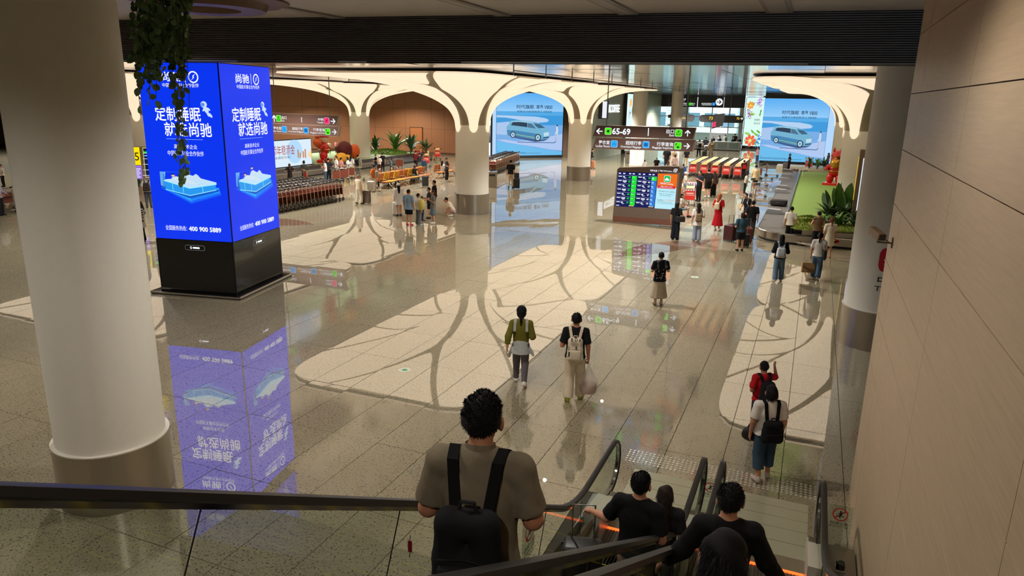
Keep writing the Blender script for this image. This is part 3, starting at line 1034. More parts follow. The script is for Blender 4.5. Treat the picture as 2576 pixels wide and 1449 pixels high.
# steel bins
def bin_(label, P, rz=0, s=1.0, two=False):
    t = thing('litter_bin', label, 'bin', P, rz)
    MB().rbox((0, 0, .5 * s), (.62 * s, .42 * s, .98 * s), .03).build('body', M_STEEL, t)
    MB().rbox((0, 0, 1.0 * s), (.66 * s, .46 * s, .05 * s), .015).build('lid', M_CHROME, t)
    MB().box(-.2 * s, .2 * s, -.215 * s, -.2 * s, .72 * s, .86 * s).build('opening', M_BLACKM, t)
    return t
bin_('grey steel bin standing against the steel skirted tree column', at(1172, 536), .35, 1.0)
bin_('large steel bin beside the plain white column near the exit', at(1582, 410), 0, 1.15)
bin_('steel bin half hidden behind the steel skirted tree column', at(1238, 470), .4, 1.0)
# street outside: pavement, pale building with dark windows, then the added roof over the hall
og = sbuild(MB().box(-120, 90, YE + .4, 190, -.3, -.02), 'ground_outside', mat('street_concrete', (196, 200, 200), .8))
bd = thing('street_building', 'pale building with rows of blue windows outside the exit', 'building', (-18, 150, 0))
MB().box(-50, 50, 0, 6, 0, 5.5).box(-50, 50, 1.5, 6, 5.5, 22).build('wall', mat('outside_white', (226, 232, 234), .7), bd)
for i in range(26):
    for j in range(3):
        x0, z0 = -44 + i * 3.4, 1.2 + j * 5.0
        MB().box(x0, x0 + 2.5, -.05 if j == 0 else 1.4, .1 if j == 0 else 1.6, z0, z0 + (2.6 if j == 0 else 3.4)).build('window', mat('outside_window', (120, 150, 170), .2, .3, noise=.1), bd)
for i in range(8):
    MB().box(-44 + i * 12, -43.1 + i * 12, -3, -2, 0, 8.5).build('pillar', mat('outside_white', (226, 232, 234), .7), bd)
rf = sbuild(MB().box(-91, 25, -11, YE + 6, 8.0, 8.4), 'sky_block_roof', M_GREYMET)  # unseen slab added above the ceilings to keep sky and sun out
# ================================================================== ESCALATORS
M_PLATE = mat('landing_plate', (176, 172, 146), .42, .35, noise=.08, nscale=4, stretch=(1, 30, 1))
M_DECK = mat('deck_metal', (150, 142, 130), .3, .9, noise=.08)
M_SKIRTW = mat('newel_white', (206, 198, 184), .35, .3, noise=.05)
M_BGLASS = glass('balustrade_glass', (242, 247, 243), .12)
M_STEP = mat('step_metal', (92, 84, 76), .5, .6, noise=.2, nscale=60, stretch=(2, .02, .02))
M_YEL = mat('step_yellow', (170, 146, 34), .6)
M_ORANGE = mat('comb_light', (255, 120, 60), .4, emit=1.3, ecol=(255, 96, 34), noise=0)
RAILS = [-2.14, -.91, -.66, .59]
RT = 5.12
def rail_z(y):
    return RT - .577 * y
def rail_path(x, dz=0.0, top=True):
    pts = [(x, -2.6, rail_z(-2.6) + dz), (x, 2.0, rail_z(2.0) + dz), (x, 6.6, rail_z(6.6) + dz)]
    k0, k1 = 6.6, 7.75
    for t in np.linspace(.12, 1, 7):
        y = k0 + (k1 - k0) * t
        z = rail_z(k0) + (.96 - rail_z(k0)) * (1 - (1 - t) ** 2)
        pts.append((x, y, z + dz))
    return pts
def newel(x):
    pts = [(x, 9.0, .96)]
    for a in np.linspace(85, -88, 12):
        pts.append((x, 9.0 + .36 * math.cos(rad(a)), .60 + .36 * math.sin(rad(a))))
    pts.append((x, 8.5, .24))
    return pts
def escalator(label, xl, xr):
    t = thing('escalator', label, 'escalator', ((xl + xr) / 2, 8.45, 0))
    ox, oy = (xl + xr) / 2, 8.45
    def Lc(p):
        return (p[0] - ox, p[1] - oy, p[2])
    for x in (xl, xr):
        hr = MB()
        prof = [(-.038, -.012), (-.03, .018), (0, .026), (.03, .018), (.038, -.012), (.02, -.026), (-.02, -.026)]
        path = rail_path(x) + newel(x)
        rows = []
        for i, p in enumerate(path):
            q0, q1 = np.array(path[max(i - 1, 0)]), np.array(path[min(i + 1, len(path) - 1)])
            d = (q1 - q0) / np.linalg.norm(q1 - q0)
            nrm = np.array([0, -d[2], d[1]])
            rows.append([Lc((p[0] + a, p[1] + nrm[1] * b_, p[2] + nrm[2] * b_)) for a, b_ in prof + prof[:1]])
        hr.strip(rows)
        hr.build('handrail', M_RUBBER, t, True)
        # bright guide strip under the rail
        gp = [(p[0], p[1], p[2]) for p in path]
        rows = []
        for i, p in enumerate(path):
            q0, q1 = np.array(path[max(i - 1, 0)]), np.array(path[min(i + 1, len(path) - 1)])
            d = (q1 - q0) / np.linalg.norm(q1 - q0)
            nrm = np.array([0, -d[2], d[1]])
            rows.append([Lc((p[0] + a, p[1] + nrm[1] * b_, p[2] + nrm[2] * b_)) for a, b_ in [(-.022, -.024), (.022, -.024), (.016, -.05), (-.016, -.05), (-.022, -.024)]])
        MB().strip(rows).build('rail_guide', M_CHROME, t, True)
        # glass panes
        def low(y):
            return max(rail_z(y) - .93, .24)
        def hi(y):
            if y < 6.6:
                return rail_z(y) - .05
            if y < 7.75:
                tt = (y - 6.6) / 1.15
                return rail_z(6.6) + (.96 - rail_z(6.6)) * (1 - (1 - tt) ** 2) - .05
            return .91
        ys = [-2.6, -1.1, .4, 1.9, 3.4, 4.9, 6.2, 7.5]
        for a, b_ in zip(ys[:-1], ys[1:]):
            sub = np.linspace(a + .006, b_ - .006, 5)
            sh_ = lambda y, z: y + (z - hi(y)) * .42 if y < 6.6 else y
            m_ = MB()
            for dx in (-.006, .006):
                m_.strip([[Lc((x + dx, y - .33 * (1 if y < 6.3 else .0), low(y - .33 * (1 if y < 6.3 else .0)))), Lc((x + dx, y, hi(y)))] for y in sub])
            m_.build('glass_pane', M_BGLASS, t)
            yl_ = b_ - (.33 if b_ < 6.3 else 0)
            MB().tube([Lc((x, yl_, low(yl_))), Lc((x, b_, hi(b_)))], .005, 4).build('pane_seal', M_BLACKM, t)
        m_ = MB()
        pts2 = [(y, hi(y)) for y in np.linspace(7.51, 9.0, 5)] + [(9.0 + .31 * math.cos(rad(a)), .6 + .31 * math.sin(rad(a))) for a in np.linspace(80, -80, 10)] + [(8.6, .26), (7.51, .26)]
        m_.prism(pts2[::-1], -.006, .006, lambda u, v, h: Lc((x + h, u, v)))
        m_.build('glass_pane', M_BGLASS, t)
        # decks along the skirt
        m_ = MB()
        rows = []
        for y in [-2.6, 0, 3, 6.0, 6.9, 7.6, 8.9]:
            z = low(y) + .03
            rows.append([Lc((x + a, y, z + b_)) for a, b_ in [(-.1, -.35), (-.1, 0), (.1, 0), (.1, -.35)]])
        m_.strip(rows)
        m_.build('deck', M_DECK, t)
        m_ = MB()
        m_.prism([(8.0, .0), (9.05, .0), (9.05, .16), (8.7, .3), (8.0, .42)], -.115, .115, lambda u, v, h: Lc((x + h, u, v)))
        m_.build('newel_cover', M_SKIRTW, t)
        MB().box(*[k - ox for k in (x - .05, x + .05)], 9.05 - oy - .003, 9.06 - oy, .03, .13).build('sensor', M_BLACKM, t)
    # outer cladding under the truss
    m_ = MB()
    for xx0, xx1 in [(xl - .115, xl + .02), (xr - .02, xr + .115)]:
        rows = [[Lc((xx0, y, max(rail_z(y) - .95, .2))), Lc((xx0, y, max(0, rail_z(y) - 2.0))), Lc((xx1, y, max(0, rail_z(y) - 2.0))), Lc((xx1, y, max(rail_z(y) - .95, .2)))] for y in [-2.6, 0, 3, 6, 8.9]]
        m_.strip(rows)
    m_.build('cladding', mat('cladding_stone', (150, 138, 112), .6), t)
    # steps
    w = (xr - xl) / 2 - .12
    sm = MB().box(-w, w, 0, .41, -.24, 0)
    for k in range(24):
        xk = -w + .02 + k * (2 * w - .04) / 23
        sm.box(xk - .006, xk + .006, .0, .4, 0, .012)
    sme = sm.mesh('step', M_STEP)
    yme = MB().box(-w, w, .385, .405, .0125, .016).mesh('yellow_edge', M_YEL)
    y = 8.03
    k = 0
    while y > -3:
        zt = max(0.0, (4.1 - .577 * (y + .2)) - .0) if y < 6.9 else max(0.0, (7.1 - y) * .2)
        st = link('step', sme, t, Lc((ox, y, zt - .012)))
        link('yellow_edge', yme, st)
        y -= .405
        k += 1
    MB().box(-w, w, 8.40 - oy, 8.44 - oy, -.02, .006).build('comb_light', M_ORANGE, t)
    MB().box(-w - .1, w + .1, 8.44 - oy, 8.72 - oy, -.02, .012).build('comb_plate', mat('comb_metal', (170, 160, 140), .35, .8), t)
    return t
escalator('left glass sided escalator with black handrails, next to the open floor', RAILS[0], RAILS[1])
escalator('right glass sided escalator with black handrails, next to the pale wood wall', RAILS[2], RAILS[3])
lp = struct('trim_landing')
MB().box(-2.45, 1.06, 7.9, 10.16, -.2, -.006).build('frame', M_GREYMET, lp)
yy = [8.72, 9.05, 9.38, 9.66, 9.93, 10.155]
for a, b_ in zip(yy[:-1], yy[1:]):
    for x0, x1 in [(-2.05, -.79), (-.785, .5)]:
        MB().box(x0 + .002, x1 - .002, a + .005, b_ - .005, -.006, .005).build('plate', M_PLATE, lp)
MB().box(.72, 1.04, 7.4, 9.0, .0, .16).build('side_plinth', M_DECK, lp)
sd = MB()
rr = random.Random(5)
for i in range(44):
    for j in range(6):
        X_ = -2.25 + i * .066
        Y_ = 10.38 + j * .075
        sd.lathe([(.022, 0), (.02, .006), (.008, .009)], 8, (X_, Y_, 0))
o = sd.build('tactile_studs', mat('stud_metal', (214, 208, 194), .3, .6, noise=0), floor)
o['kind'] = 'stuff'
# no-crossing stickers on the glass, mirrored from this side
M_RED = mat('sticker_red', (200, 30, 34), .5, noise=0)
M_INK = mat('sticker_black', (22, 22, 24), .5, noise=0)
def nocross(label, F, u, v, r, txt=True, flip=True):
    t = F.p
    F.ring(u, v, r * .84, r, M_RED, 'prohibition_ring', 1)
    d = .6 * r
    F.poly([(u - d - .06 * r, v - d + .06 * r), (u - d + .06 * r, v - d - .06 * r), (u + d + .06 * r, v + d - .06 * r), (u + d - .06 * r, v + d + .06 * r)], M_RED, 'prohibition_bar', 1)
    F.polys([[(u + a * r, v + b_ * r) for a, b_ in pp] for pp in ([(-.1, -.1), (.15, -.15), (.2, .25), (-.1, .3)], [(-.5, -.3), (.5, -.36), (.5, -.28), (-.5, -.22)], [(-.1, .25), (-.42, .12), (-.36, .05), (-.06, .16)], [(.1, .2), (.36, .36), (.3, .44), (.06, .3)], [(-.1, -.1), (-.08, -.55), (.04, -.55), (.06, -.1)], [(.05, -.12), (.4, -.2), (.42, -.12), (.1, 0)])], M_INK, 'climbing_figure', 2)
    F.poly([(u + r * (.02 + .14 * math.cos(a)), v + r * (.45 + .14 * math.sin(a))) for a in np.linspace(0, 6.283, 11)[:-1]], M_INK, 'climbing_figure', 2)
    if txt:
        F.text('禁止翻越', (u - r * 1.15, v - r * 1.65, u + r * 1.15, v - r * 1.15), M_INK, 'lettering', 1, 0, 'box', flip)
        F.text('No Crossing', (u - r * 1.15, v - r * 2.05, u + r * 1.15, v - r * 1.75), M_INK, 'lettering', 1, .01, 'box', flip)
for label, px_, Yp, r in [('round no-crossing sticker on a clear panel right of the right escalator', (2114, 1294), 8.9, .09), ('round no-crossing sticker between the two escalators', (1787, 1226), 9.2, .075)]:
    p = at_Y(*px_, Yp)
    t = thing('warning_sign', label, 'sign', (p[0], Yp, p[2] - .24))
    MB().box(-.14, .14, .0, .006, -p[2] + .24, .36).build('clear_panel', glass('clear_panel_glass', (238, 244, 240), .3), t)
    F = Face((0, Yp - .002, 0), (1, 0, 0), (0, 0, 1), t, T_of(t))
    nocross(label, F, p[0], p[2], r)
p = at_X(1330, 1330, -2.12)
t = thing('warning_sign', 'no-crossing sticker on the left escalator glass beside the man with black backpack', 'sign', (p[0], p[1], p[2]))
MB().box(-.003, .003, -.16, .16, -.32, .16).build('clear_film', glass('clear_panel_glass', (238, 244, 240), .3), t)
F = Face((-2.11, 0, 0), (0, 1, 0), (0, 0, 1), t, T_of(t))
nocross('', F, p[1], p[2], .12)
# key switch box on the right newel plinth
ks = thing('emergency_stop', 'small black stop switch on the plinth by the right newel', 'switch', (.86, 8.5, .16))
MB().rbox((0, 0, .05), (.1, .12, .1), .03).build('cap', M_BLACK, ks)
MB().rbox((0, 0, .01), (.12, .15, .02), .01).build('base', M_CHROME, ks)
# ================================================================== DISPLAY PILLAR, SIGNS, INFORMATION BOARD
BLUE = (8, 52, 236)
def led_pillar():
    ang = rad(11.5)
    C = np.array([-14.71, 15.05])
    W_ = 2.42
    dx = np.array([math.cos(ang), math.sin(ang)])
    dy = np.array([-math.sin(ang), math.cos(ang)])
    W2_ = 2.6
    cen = C - dx * W_ / 2 + dy * W2_ / 2
    t = thing('display_pillar', 'tall square pillar with bright blue mattress screens on a black base', 'display pillar', (*cen, 0), ang)
    T = T_of(t)
    h, k_ = W_ / 2, W2_ / 2
    MB().box(-h + .02, h - .02, -k_ + .02, k_ - .02, 0, 6.42).build('core', M_BLACKM, t)
    for a, b_, c, d in [(-h, h, -k_, -k_ + .03), (h - .03, h, -k_, k_), (-h, h, k_ - .03, k_), (-h, -h + .03, -k_, k_)]:
        MB().box(a, b_, c, d, .03, 1.6).build('base_panel', M_BLACK, t)
    # low steel bumper rail round the foot
    e, e2 = h + .2, k_ + .2
    fr = MB()
    for z in (.06,):
        fr.tube([(-e, -e2, z), (e, -e2, z)], .03, 8).tube([(e, -e2, z), (e, e2, z)], .03, 8).tube([(e, e2, z), (-e, e2, z)], .03, 8).tube([(-e, e2, z), (-e, -e2, z)], .03, 8)
    fr.build('bumper_rail', M_STEEL, t, True)
    MB().box(-e, e, -e2, e2, 0, .025).build('foot_plate', M_BLACKM, t)
    wh = g(244, 248, 255)
    # two seen faces: left (south) and right (east)
    FS = Face((C[0] - dx[0] * W_, C[1] - dx[1] * W_, 0), (dx[0], dx[1], 0), (0, 0, 1), t, T)
    FEa = Face((C[0], C[1], 0), (dy[0], dy[1], 0), (0, 0, 1), t, T)
    FS.O = FS.O - Vector((-dy[0], -dy[1], 0)) * -.0
    for F, Wf in ((FS, W_), (FEa, W2_)):
        F.l = .003
        F.rect(.02, 1.62, Wf - .02, 6.4, g(*BLUE), 'screen', 2)
        def tx(s_, u0, v0, u1, v1, bold=0.0, m=wh, ly=5):
            F.text(s_, (u0, v0, u1, v1), m, 'lettering', ly, bold)
        def fu(f_):
            return f_ * Wf
        # logo line
        tx('尚驰', fu(.29), 5.92, fu(.55), 6.17, .012)
        F.rect(fu(.585), 5.9, fu(.592), 6.19, wh, 'divider', 5)
        F.ring(fu(.69), 6.04, .12, .155, wh, 'logo_ring', 5)
        F.poly([(fu(.69) + .12 * x, 6.04 + .12 * y) for x, y in [(-.55, -.7), (.25, -.1), (-.05, -.05), (.6, .75), (-.2, .2), (.1, .1)]], wh, 'logo_mark', 5)
        tx('中国航天事业合作伙伴', fu(.30), 5.77, fu(.75), 5.88, .0)
        # headline
        tx('定制睡眠', fu(.17), 4.88, fu(.74), 5.27, .012)
        tx('就选尚驰', fu(.27), 4.48, fu(.86), 4.86, .012)
        F.rect(fu(.28), 4.405, fu(.74), 4.415, g(150, 190, 255), 'divider', 5)
        tx('高新技术企业', fu(.37), 4.15, fu(.66), 4.27, .0)
        tx('中国航天事业合作伙伴', fu(.28), 3.96, fu(.735), 4.1, .0)
        # small floating astronaut print
        ast = g(196, 220, 255)
        def blob(cu, cv, ru, rv, a_):
            return [(fu(cu) + ru * math.cos(q_) * math.cos(a_) - rv * math.sin(q_) * math.sin(a_), cv + ru * math.cos(q_) * math.sin(a_) + rv * math.sin(q_) * math.cos(a_)) for q_ in np.linspace(0, 6.283, 15)[:-1]]
        F.polys([blob(.79, 5.34, .095, .085, 0), blob(.815, 5.2, .06, .1, .5), blob(.835, 5.09, .035, .075, .45), blob(.862, 5.06, .035, .075, .7), blob(.785, 5.21, .025, .06, -.5), blob(.845, 5.22, .025, .06, .9)], ast, 'astronaut_print', 6)
        F.polys([blob(.778, 5.335, .06, .05, 0)], g(96, 140, 230), 'astronaut_print', 7)
        # glowing mattress
        def q(x, y):
            return fu(.15 + .735 * x), 2.74 + y * .78
        halo = [((20, 90, 245), .12), ((30, 130, 250), .06), ((60, 190, 255), .02)]
        for c, e_ in halo:
            F.poly([q(0.02 - e_ * .4, .42), q(.5, .0 - e_), q(1.0 + e_ * .3, .36 - e_), q(1.0, .5), q(.5, .3)], g(*c), 'glow_print', 3)
        F.poly([q(0, .95), q(.02, .40), q(.48, .08), q(.52, .08), q(1.0, .36), q(1.0, .44), q(.55, .2), q(.12, .55), q(.06, .98)], g(16, 90, 200), 'bed_print', 5)
        F.poly([q(0.0, .98), q(0.0, .5), q(.06, .44), q(.1, .98), q(.42, 1.0)], g(110, 180, 235), 'headboard_print', 5)
        F.poly([q(.06, .66), q(.08, .36), q(.5, .18), q(.96, .42), q(.95, .62), q(.5, .42)], g(40, 150, 235), 'mattress_side_print', 6)
        F.poly([q(.06, .68), q(.5, .44), q(.97, .62), q(.97, .68), q(.62, .84), q(.1, .72)], g(188, 222, 246), 'mattress_top_print', 7)
        F.polys([[q(.06, .685), q(.06, .66), q(.5, .42), q(.97, .60), q(.97, .63), q(.5, .45)], [q(.08, .37), q(.08, .345), q(.5, .165), q(.96, .405), q(.96, .43), q(.5, .19)]], g(150, 235, 255), 'light_line_print', 8)
        F.polys([[q(.2 + .18 * k, .6 - .1 * k + .02), q(.21 + .18 * k, .6 - .1 * k + .02), q(.215 + .18 * k, .33 - .07 * k), q(.205 + .18 * k, .33 - .07 * k)] for k in range(2)] + [[q(.72, .52), q(.73, .52), q(.735, .3), q(.725, .3)]], g(120, 220, 255), 'light_line_print', 8)
        F.polys([[q(.25 + .1 * i + .06 * j, .72 - .035 * i + .04 * j), q(.262 + .1 * i + .06 * j, .715 - .035 * i + .04 * j), q(.274 + .1 * i + .06 * j, .72 - .035 * i + .04 * j), q(.262 + .1 * i + .06 * j, .727 - .035 * i + .04 * j)] for i in range(6) for j in range(2)], g(90, 130, 190), 'tuft_print', 8)
        # two reclining figures
        F.poly([q(.2, .78), q(.28, .84), q(.45, .78), q(.62, .62), q(.66, .58), q(.58, .58), q(.4, .66), q(.24, .7)], g(206, 224, 236), 'figure_print', 9)
        F.poly([q(.36, .82), q(.41, .96), q(.47, .98), q(.54, .9), q(.58, .88), q(.63, .95), q(.66, .92), q(.70, .82), q(.77, .72), q(.6, .74), q(.46, .74)], g(196, 220, 240), 'figure_print', 9)
        for cx, cy, c in [(.235, .86, (226, 190, 166)), (.43, 1.06, (222, 186, 160))]:
            F.poly([q(cx + .03 * math.cos(a), cy + .045 * math.sin(a)) for a in np.linspace(0, 6.283, 11)[:-1]], g(*c), 'figure_print', 10)
            F.poly([q(cx + .032 * math.cos(a), cy + .02 + .04 * math.sin(a)) for a in np.linspace(.3, 3.0, 8)], g(20, 24, 34), 'figure_print', 11)
        # hotline
        tx('全国服务热线：', fu(.15), 1.87, fu(.43), 2.01, .0)
        tx('400 900 5889', fu(.455), 1.87, fu(.87), 2.01, .03)
        # maker badge on the black base
        F.poly(rrect(fu(.378), 1.32, fu(.638), 1.47, .07), g(120, 120, 126), 'badge_rim', 4)
        F.poly(rrect(fu(.381), 1.328, fu(.635), 1.462, .064), M_BLACK, 'badge', 5)
        F.ring(fu(.46), 1.395, .02, .036, wh, 'badge_mark', 6, 12)
        F.rect(fu(.485), 1.37, fu(.57), 1.42, wh, 'badge_mark', 6)
    MB().tube([(h, -k_, 0), (h, -k_, 6.42)], .012, 4).build('corner_seam', M_BLACKM, t)
led_pillar()

# hanging direction signs (both in the plane Y = 31.45)
YS = 31.45
M_SIGN = mat('brown_sign', (98, 72, 62), .4, noise=.05, nscale=20, stretch=(.4, 1, 6))
whs = g(238, 246, 252)
GRN, BLU, PNK = g(84, 232, 26), g(44, 168, 246), g(244, 44, 120)
def sign_board(F, pts, name='board'):
    q = [F.px(*p) for p in pts]
    cx, cy = sum(p[0] for p in q) / 4, sum(p[1] for p in q) / 4
    MB().prism([(cx + (p[0] - cx) * 1.012, cy + (p[1] - cy) * 1.06) for p in q], .0, .22, lambda u, v, h: F.w(u, v, -h - .004)).build('board_edge', mat('sign_edge', (150, 128, 112), .4), F.p)
    MB().prism(q, .0, .2, lambda u, v, h: F.w(u, v, -h + .002)).build(name, M_SIGN, F.p)
def icon(F, x, y, w, kind, m):
    a = F.px(x - w / 2, y)[0]
    b_ = F.px(x + w / 2, y)[0]
    v = F.px(x, y)[1]
    W_ = (b_ - a) / 2
    u = (a + b_) / 2
    F.poly(rrect(u - W_ * 1.06, v - W_ * 1.06, u + W_ * 1.06, v + W_ * 1.06, W_ * .4), whs, 'icon_rim', 2)
    F.poly(rrect(u - W_, v - W_, u + W_, v + W_, W_ * .36), m, 'icon', 3)
    dk = g(20, 44, 24)
    if kind == 'exit':
        F.polys([[(u + W_ * x_, v + W_ * y_) for x_, y_ in pp] for pp in ([(-.6, -.6), (.6, -.6), (.6, -.45), (-.6, -.45)], [(-.6, -.5), (-.46, -.5), (-.46, .2), (-.6, .2)], [(.46, -.5), (.6, -.5), (.6, .2), (.46, .2)], [(-.08, -.2), (.08, -.2), (.08, .7), (-.08, .7)], [(0, .78), (-.32, .42), (-.2, .34), (0, .56), (.2, .34), (.32, .42)])], dk, 'icon_mark', 4)
    elif kind == 'bag':
        F.polys([[(u + W_ * x_, v + W_ * y_) for x_, y_ in pp] for pp in ([(-.5, .0), (0, -.5), (.5, 0), (0, .5)], [(.4, .3), (.52, .18), (.72, .4), (.6, .52)])], dk, 'icon_mark', 4)
    elif kind == 'ask':
        F.polys([[(u + W_ * x_, v + W_ * y_) for x_, y_ in pp] for pp in ([(-.15, -.65), (.35, -.65), (.35, -.1), (-.15, -.1)], [(-.3, -.65), (-.22, -.65), (-.22, -.15), (-.3, -.15)], [(.45, -.65), (.55, -.65), (.55, -.15), (.45, -.15)])], dk, 'icon_mark', 4)
        F.text('?', (u - W_ * .75, v + W_ * .05, u - W_ * .25, v + W_ * .8), dk, 'icon_mark', 4, .02)
    elif kind == 'hanger':
        F.polys([[(u + W_ * x_, v + W_ * y_) for x_, y_ in pp] for pp in ([(-.7, -.3), (0, .1), (.7, -.3), (.66, -.38), (0, 0), (-.66, -.38)], [(-.05, .05), (.05, .05), (.05, .4), (-.05, .4)])], g(16, 80, 140), 'icon_mark', 4)
    elif kind == 'case':
        F.polys([[(u + W_ * x_, v + W_ * y_) for x_, y_ in pp] for pp in ([(-.3, -.5), (.3, -.5), (.3, .5), (-.3, .5)], [(-.6, -.5), (-.4, -.5), (-.4, .5), (-.6, .5)], [(.4, -.5), (.6, -.5), (.6, .5), (.4, .5)])], g(16, 80, 140), 'icon_mark', 4)
    elif kind == 'plane':
        F.polys([[(u + W_ * x_, v + W_ * y_) for x_, y_ in pp] for pp in ([(-.5, -.4), (.5, .3), (.6, .55), (.35, .5), (-.55, -.2)], [(-.1, .3), (.15, .2), (.3, -.4), (.18, -.45)])], g(120, 10, 50), 'icon_mark', 4)
def arrow(F, x, y, w, kind):
    a = F.px(x - w / 2, y)
    b_ = F.px(x + w / 2, y)
    W_ = b_[0] - a[0]
    u, v = (a[0] + b_[0]) / 2, F.px(x, y)[1]
    F.poly([(u - W_ / 2 + W_ * p, v - W_ / 2 + W_ * q) for p, q in arrow_pts(kind)], whs, 'arrow', 3)
t = thing('hanging_sign', 'brown hanging sign boards reading 65-69 and Exit above the information board', 'sign', (-7.1, YS, 3.5))
F = Face((0, YS, 0), (1, 0, 0), (0, 0, 1), t, T_of(t))
sign_board(F, [(1492, 342), (1742, 350), (1749, 322), (1502, 316)])
sign_board(F, [(1490, 373), (1741, 381), (1748, 353), (1500, 347)])
arrow(F, 1508, 330, 17, 'l')
icon(F, 1530, 330, 16, 'bag', GRN)
F.tpx('65-69', 1540, 322.5, 1586, 339, whs, .03)
F.rpx(1630, 322, 1632.3, 342, whs, 'divider', 2)
F.tpx('出口', 1676, 325, 1696, 336, whs, .015)
F.tpx('Exit', 1684, 337.5, 1696, 343, whs, .01)
icon(F, 1707, 334.5, 17, 'exit', GRN)
arrow(F, 1730, 335, 17, 'u')
F.tpx('更衣室', 1506, 353, 1534, 363, whs, .012)
F.tpx('Locker Room', 1499, 364, 1534, 370.5, whs, .01)
icon(F, 1545, 362, 16, 'hanger', BLU)
F.tpx('超规行李', 1574, 354.5, 1614, 365, whs, .012)
F.tpx('Oversized Baggage', 1561, 366.5, 1613, 373.5, whs, .01)
icon(F, 1625, 364, 16, 'case', BLU)
F.tpx('行李查询', 1652, 357.5, 1694, 368, whs, .012)
F.tpx('Baggage Inquiries', 1641, 369, 1693, 376, whs, .01)
icon(F, 1705, 367, 17, 'ask', GRN)
arrow(F, 1728, 367.5, 17, 'r')
for x in (1524, 1724):
    u = F.px(x, 318)[0]
    MB().tube([F.w(u, 4.5, -.1), F.w(u, CZ, -.1)], .022, 6).tube([F.w(u, 3.95, -.1), F.w(u, 4.15, -.1)], .022, 6).build('hanger_rod', M_GREYMET, t)
t = thing('hanging_sign', 'brown hanging sign boards with pink transfer icon, partly behind the blue pillar', 'sign', (-25.3, YS, 3.5))
F = Face((0, YS, 0), (1, 0, 0), (0, 0, 1), t, T_of(t))
sign_board(F, [(645, 307), (846, 316), (851, 292), (655, 283)])
sign_board(F, [(643, 333), (847, 343), (852, 319), (653, 310)])
arrow(F, 690, 298, 15, 'u')
icon(F, 701, 298, 12, 'exit', GRN)
F.tpx('出口', 708.5, 292, 721, 300, whs, .015)
F.tpx('Exit', 708.5, 301.5, 716, 306, whs, .01)
F.rpx(758, 295, 760, 308, whs, 'divider', 2)
F.tpx('中转', 800, 297, 814, 304, whs, .015)
F.tpx('Transfer', 798, 305.5, 814, 310.5, whs, .01)
icon(F, 822, 304, 12.5, 'plane', PNK)
arrow(F, 838, 305, 13, 'r')
F.tpx('更衣室', 688, 318.5, 708, 326, whs, .012)
F.tpx('Locker Room', 684, 327.5, 708, 332, whs, .01)
icon(F, 715.5, 325, 12, 'hanger', BLU)
F.tpx('超规行李', 735, 320, 762, 327.5, whs, .012)
F.tpx('Oversized Baggage', 726, 329, 763, 334, whs, .01)
icon(F, 770, 328, 12, 'case', BLU)
F.tpx('行李查询', 788, 322.5, 817, 330.5, whs, .012)
F.tpx('Baggage Inquiries', 781, 332, 817, 337, whs, .01)
icon(F, 824.5, 331, 12.5, 'ask', GRN)
arrow(F, 841, 332, 13, 'r')
for x in (690, 828):
    u = F.px(x, 290)[0]
    MB().tube([F.w(u, 4.5, -.1), F.w(u, CZ, -.1)], .022, 6).tube([F.w(u, 3.95, -.1), F.w(u, 4.15, -.1)], .022, 6).build('hanger_rod', M_GREYMET, t)

# flight information board
K0, K1 = at(1541, 557), at(1697, 574)
kd = (K1 - K0) / np.linalg.norm(K1 - K0)
t = thing('information_board', 'grey brown flight information board with blue arrivals screen and orange panel', 'information board', (*((K0 + K1) / 2)[:2], 0), math.atan2(kd[1], kd[0]))
F = Face(K0, kd, (0, 0, 1), t, T_of(t))
F.l = .006
def ck(x, y):
    return 1540 + x * .11043, 410 + y * .11043
def kp(*pts):
    return [F.px(*ck(*p)) for p in pts]
M_KI = mat('kiosk_taupe', (112, 96, 86), .4, .3, noise=.05)
out = kp((20, 1300), (1350, 1430), (1420, 1390), (1555, 130), (1510, 75), (1200, 75), (160, 105), (115, 150), (10, 1260))
MB().prism(out, 0, .45, lambda u, v, h: F.w(u, v, -h)).build('casing', M_KI, t)
q_ = kp((20, 1205), (1400, 1300), (1385, 1405), (1345, 1428), (30, 1330), (8, 1290))
F.poly(q_, mat('kiosk_brown', (112, 70, 56), .4, noise=.05), 'base_panel', 1)
sc = F.poly(kp((140, 195), (70, 985), (965, 1030), (1040, 235)), g(8, 16, 84), 'screen', 1)
F.poly(kp((1045, 240), (1020, 540), (1462, 572), (1495, 258)), g(232, 108, 20), 'screen', 1)
F.poly(kp((1020, 540), (965, 1032), (1420, 1062), (1462, 572)), g(184, 232, 244), 'screen', 1)
wk = g(236, 240, 250)
F.tpx('航班信息', *ck(868, 150), *ck(1028, 195), wk, .02)
F.tpx('|', *ck(1052, 158), *ck(1060, 200), wk)
F.tpx('Flight Information', *ck(1085, 165), *ck(1365, 205), wk, .02)
F.poly(kp((1395, 200), (1455, 215), (1490, 165), (1490, 135), (1430, 128), (1400, 160)), wk, 'logo_mark', 2)
F.poly(kp((1415, 195), (1450, 203), (1472, 165), (1475, 145), (1435, 142), (1416, 165)), M_KI, 'logo_mark', 3)
F.tpx('i', *ck(1436, 150), *ck(1455, 195), wk, .03, layer=4)
rows_n = 7
grn, blu2 = g(20, 226, 40), g(26, 120, 216)
L64 = ['64', '62', '68', '63', '63', '63', '67']
R64 = ['64', '64', '69', '65', '67', '68', '69']
def lerp(a, b_, f_):
    return (a[0] + (b_[0] - a[0]) * f_, a[1] + (b_[1] - a[1]) * f_)
def scr(u, v):
    """screen fraction (0..1, 0..1 downwards) -> crop px"""
    return lerp(lerp((140, 195), (1040, 235), u), lerp((70, 985), (965, 1030), u), v)
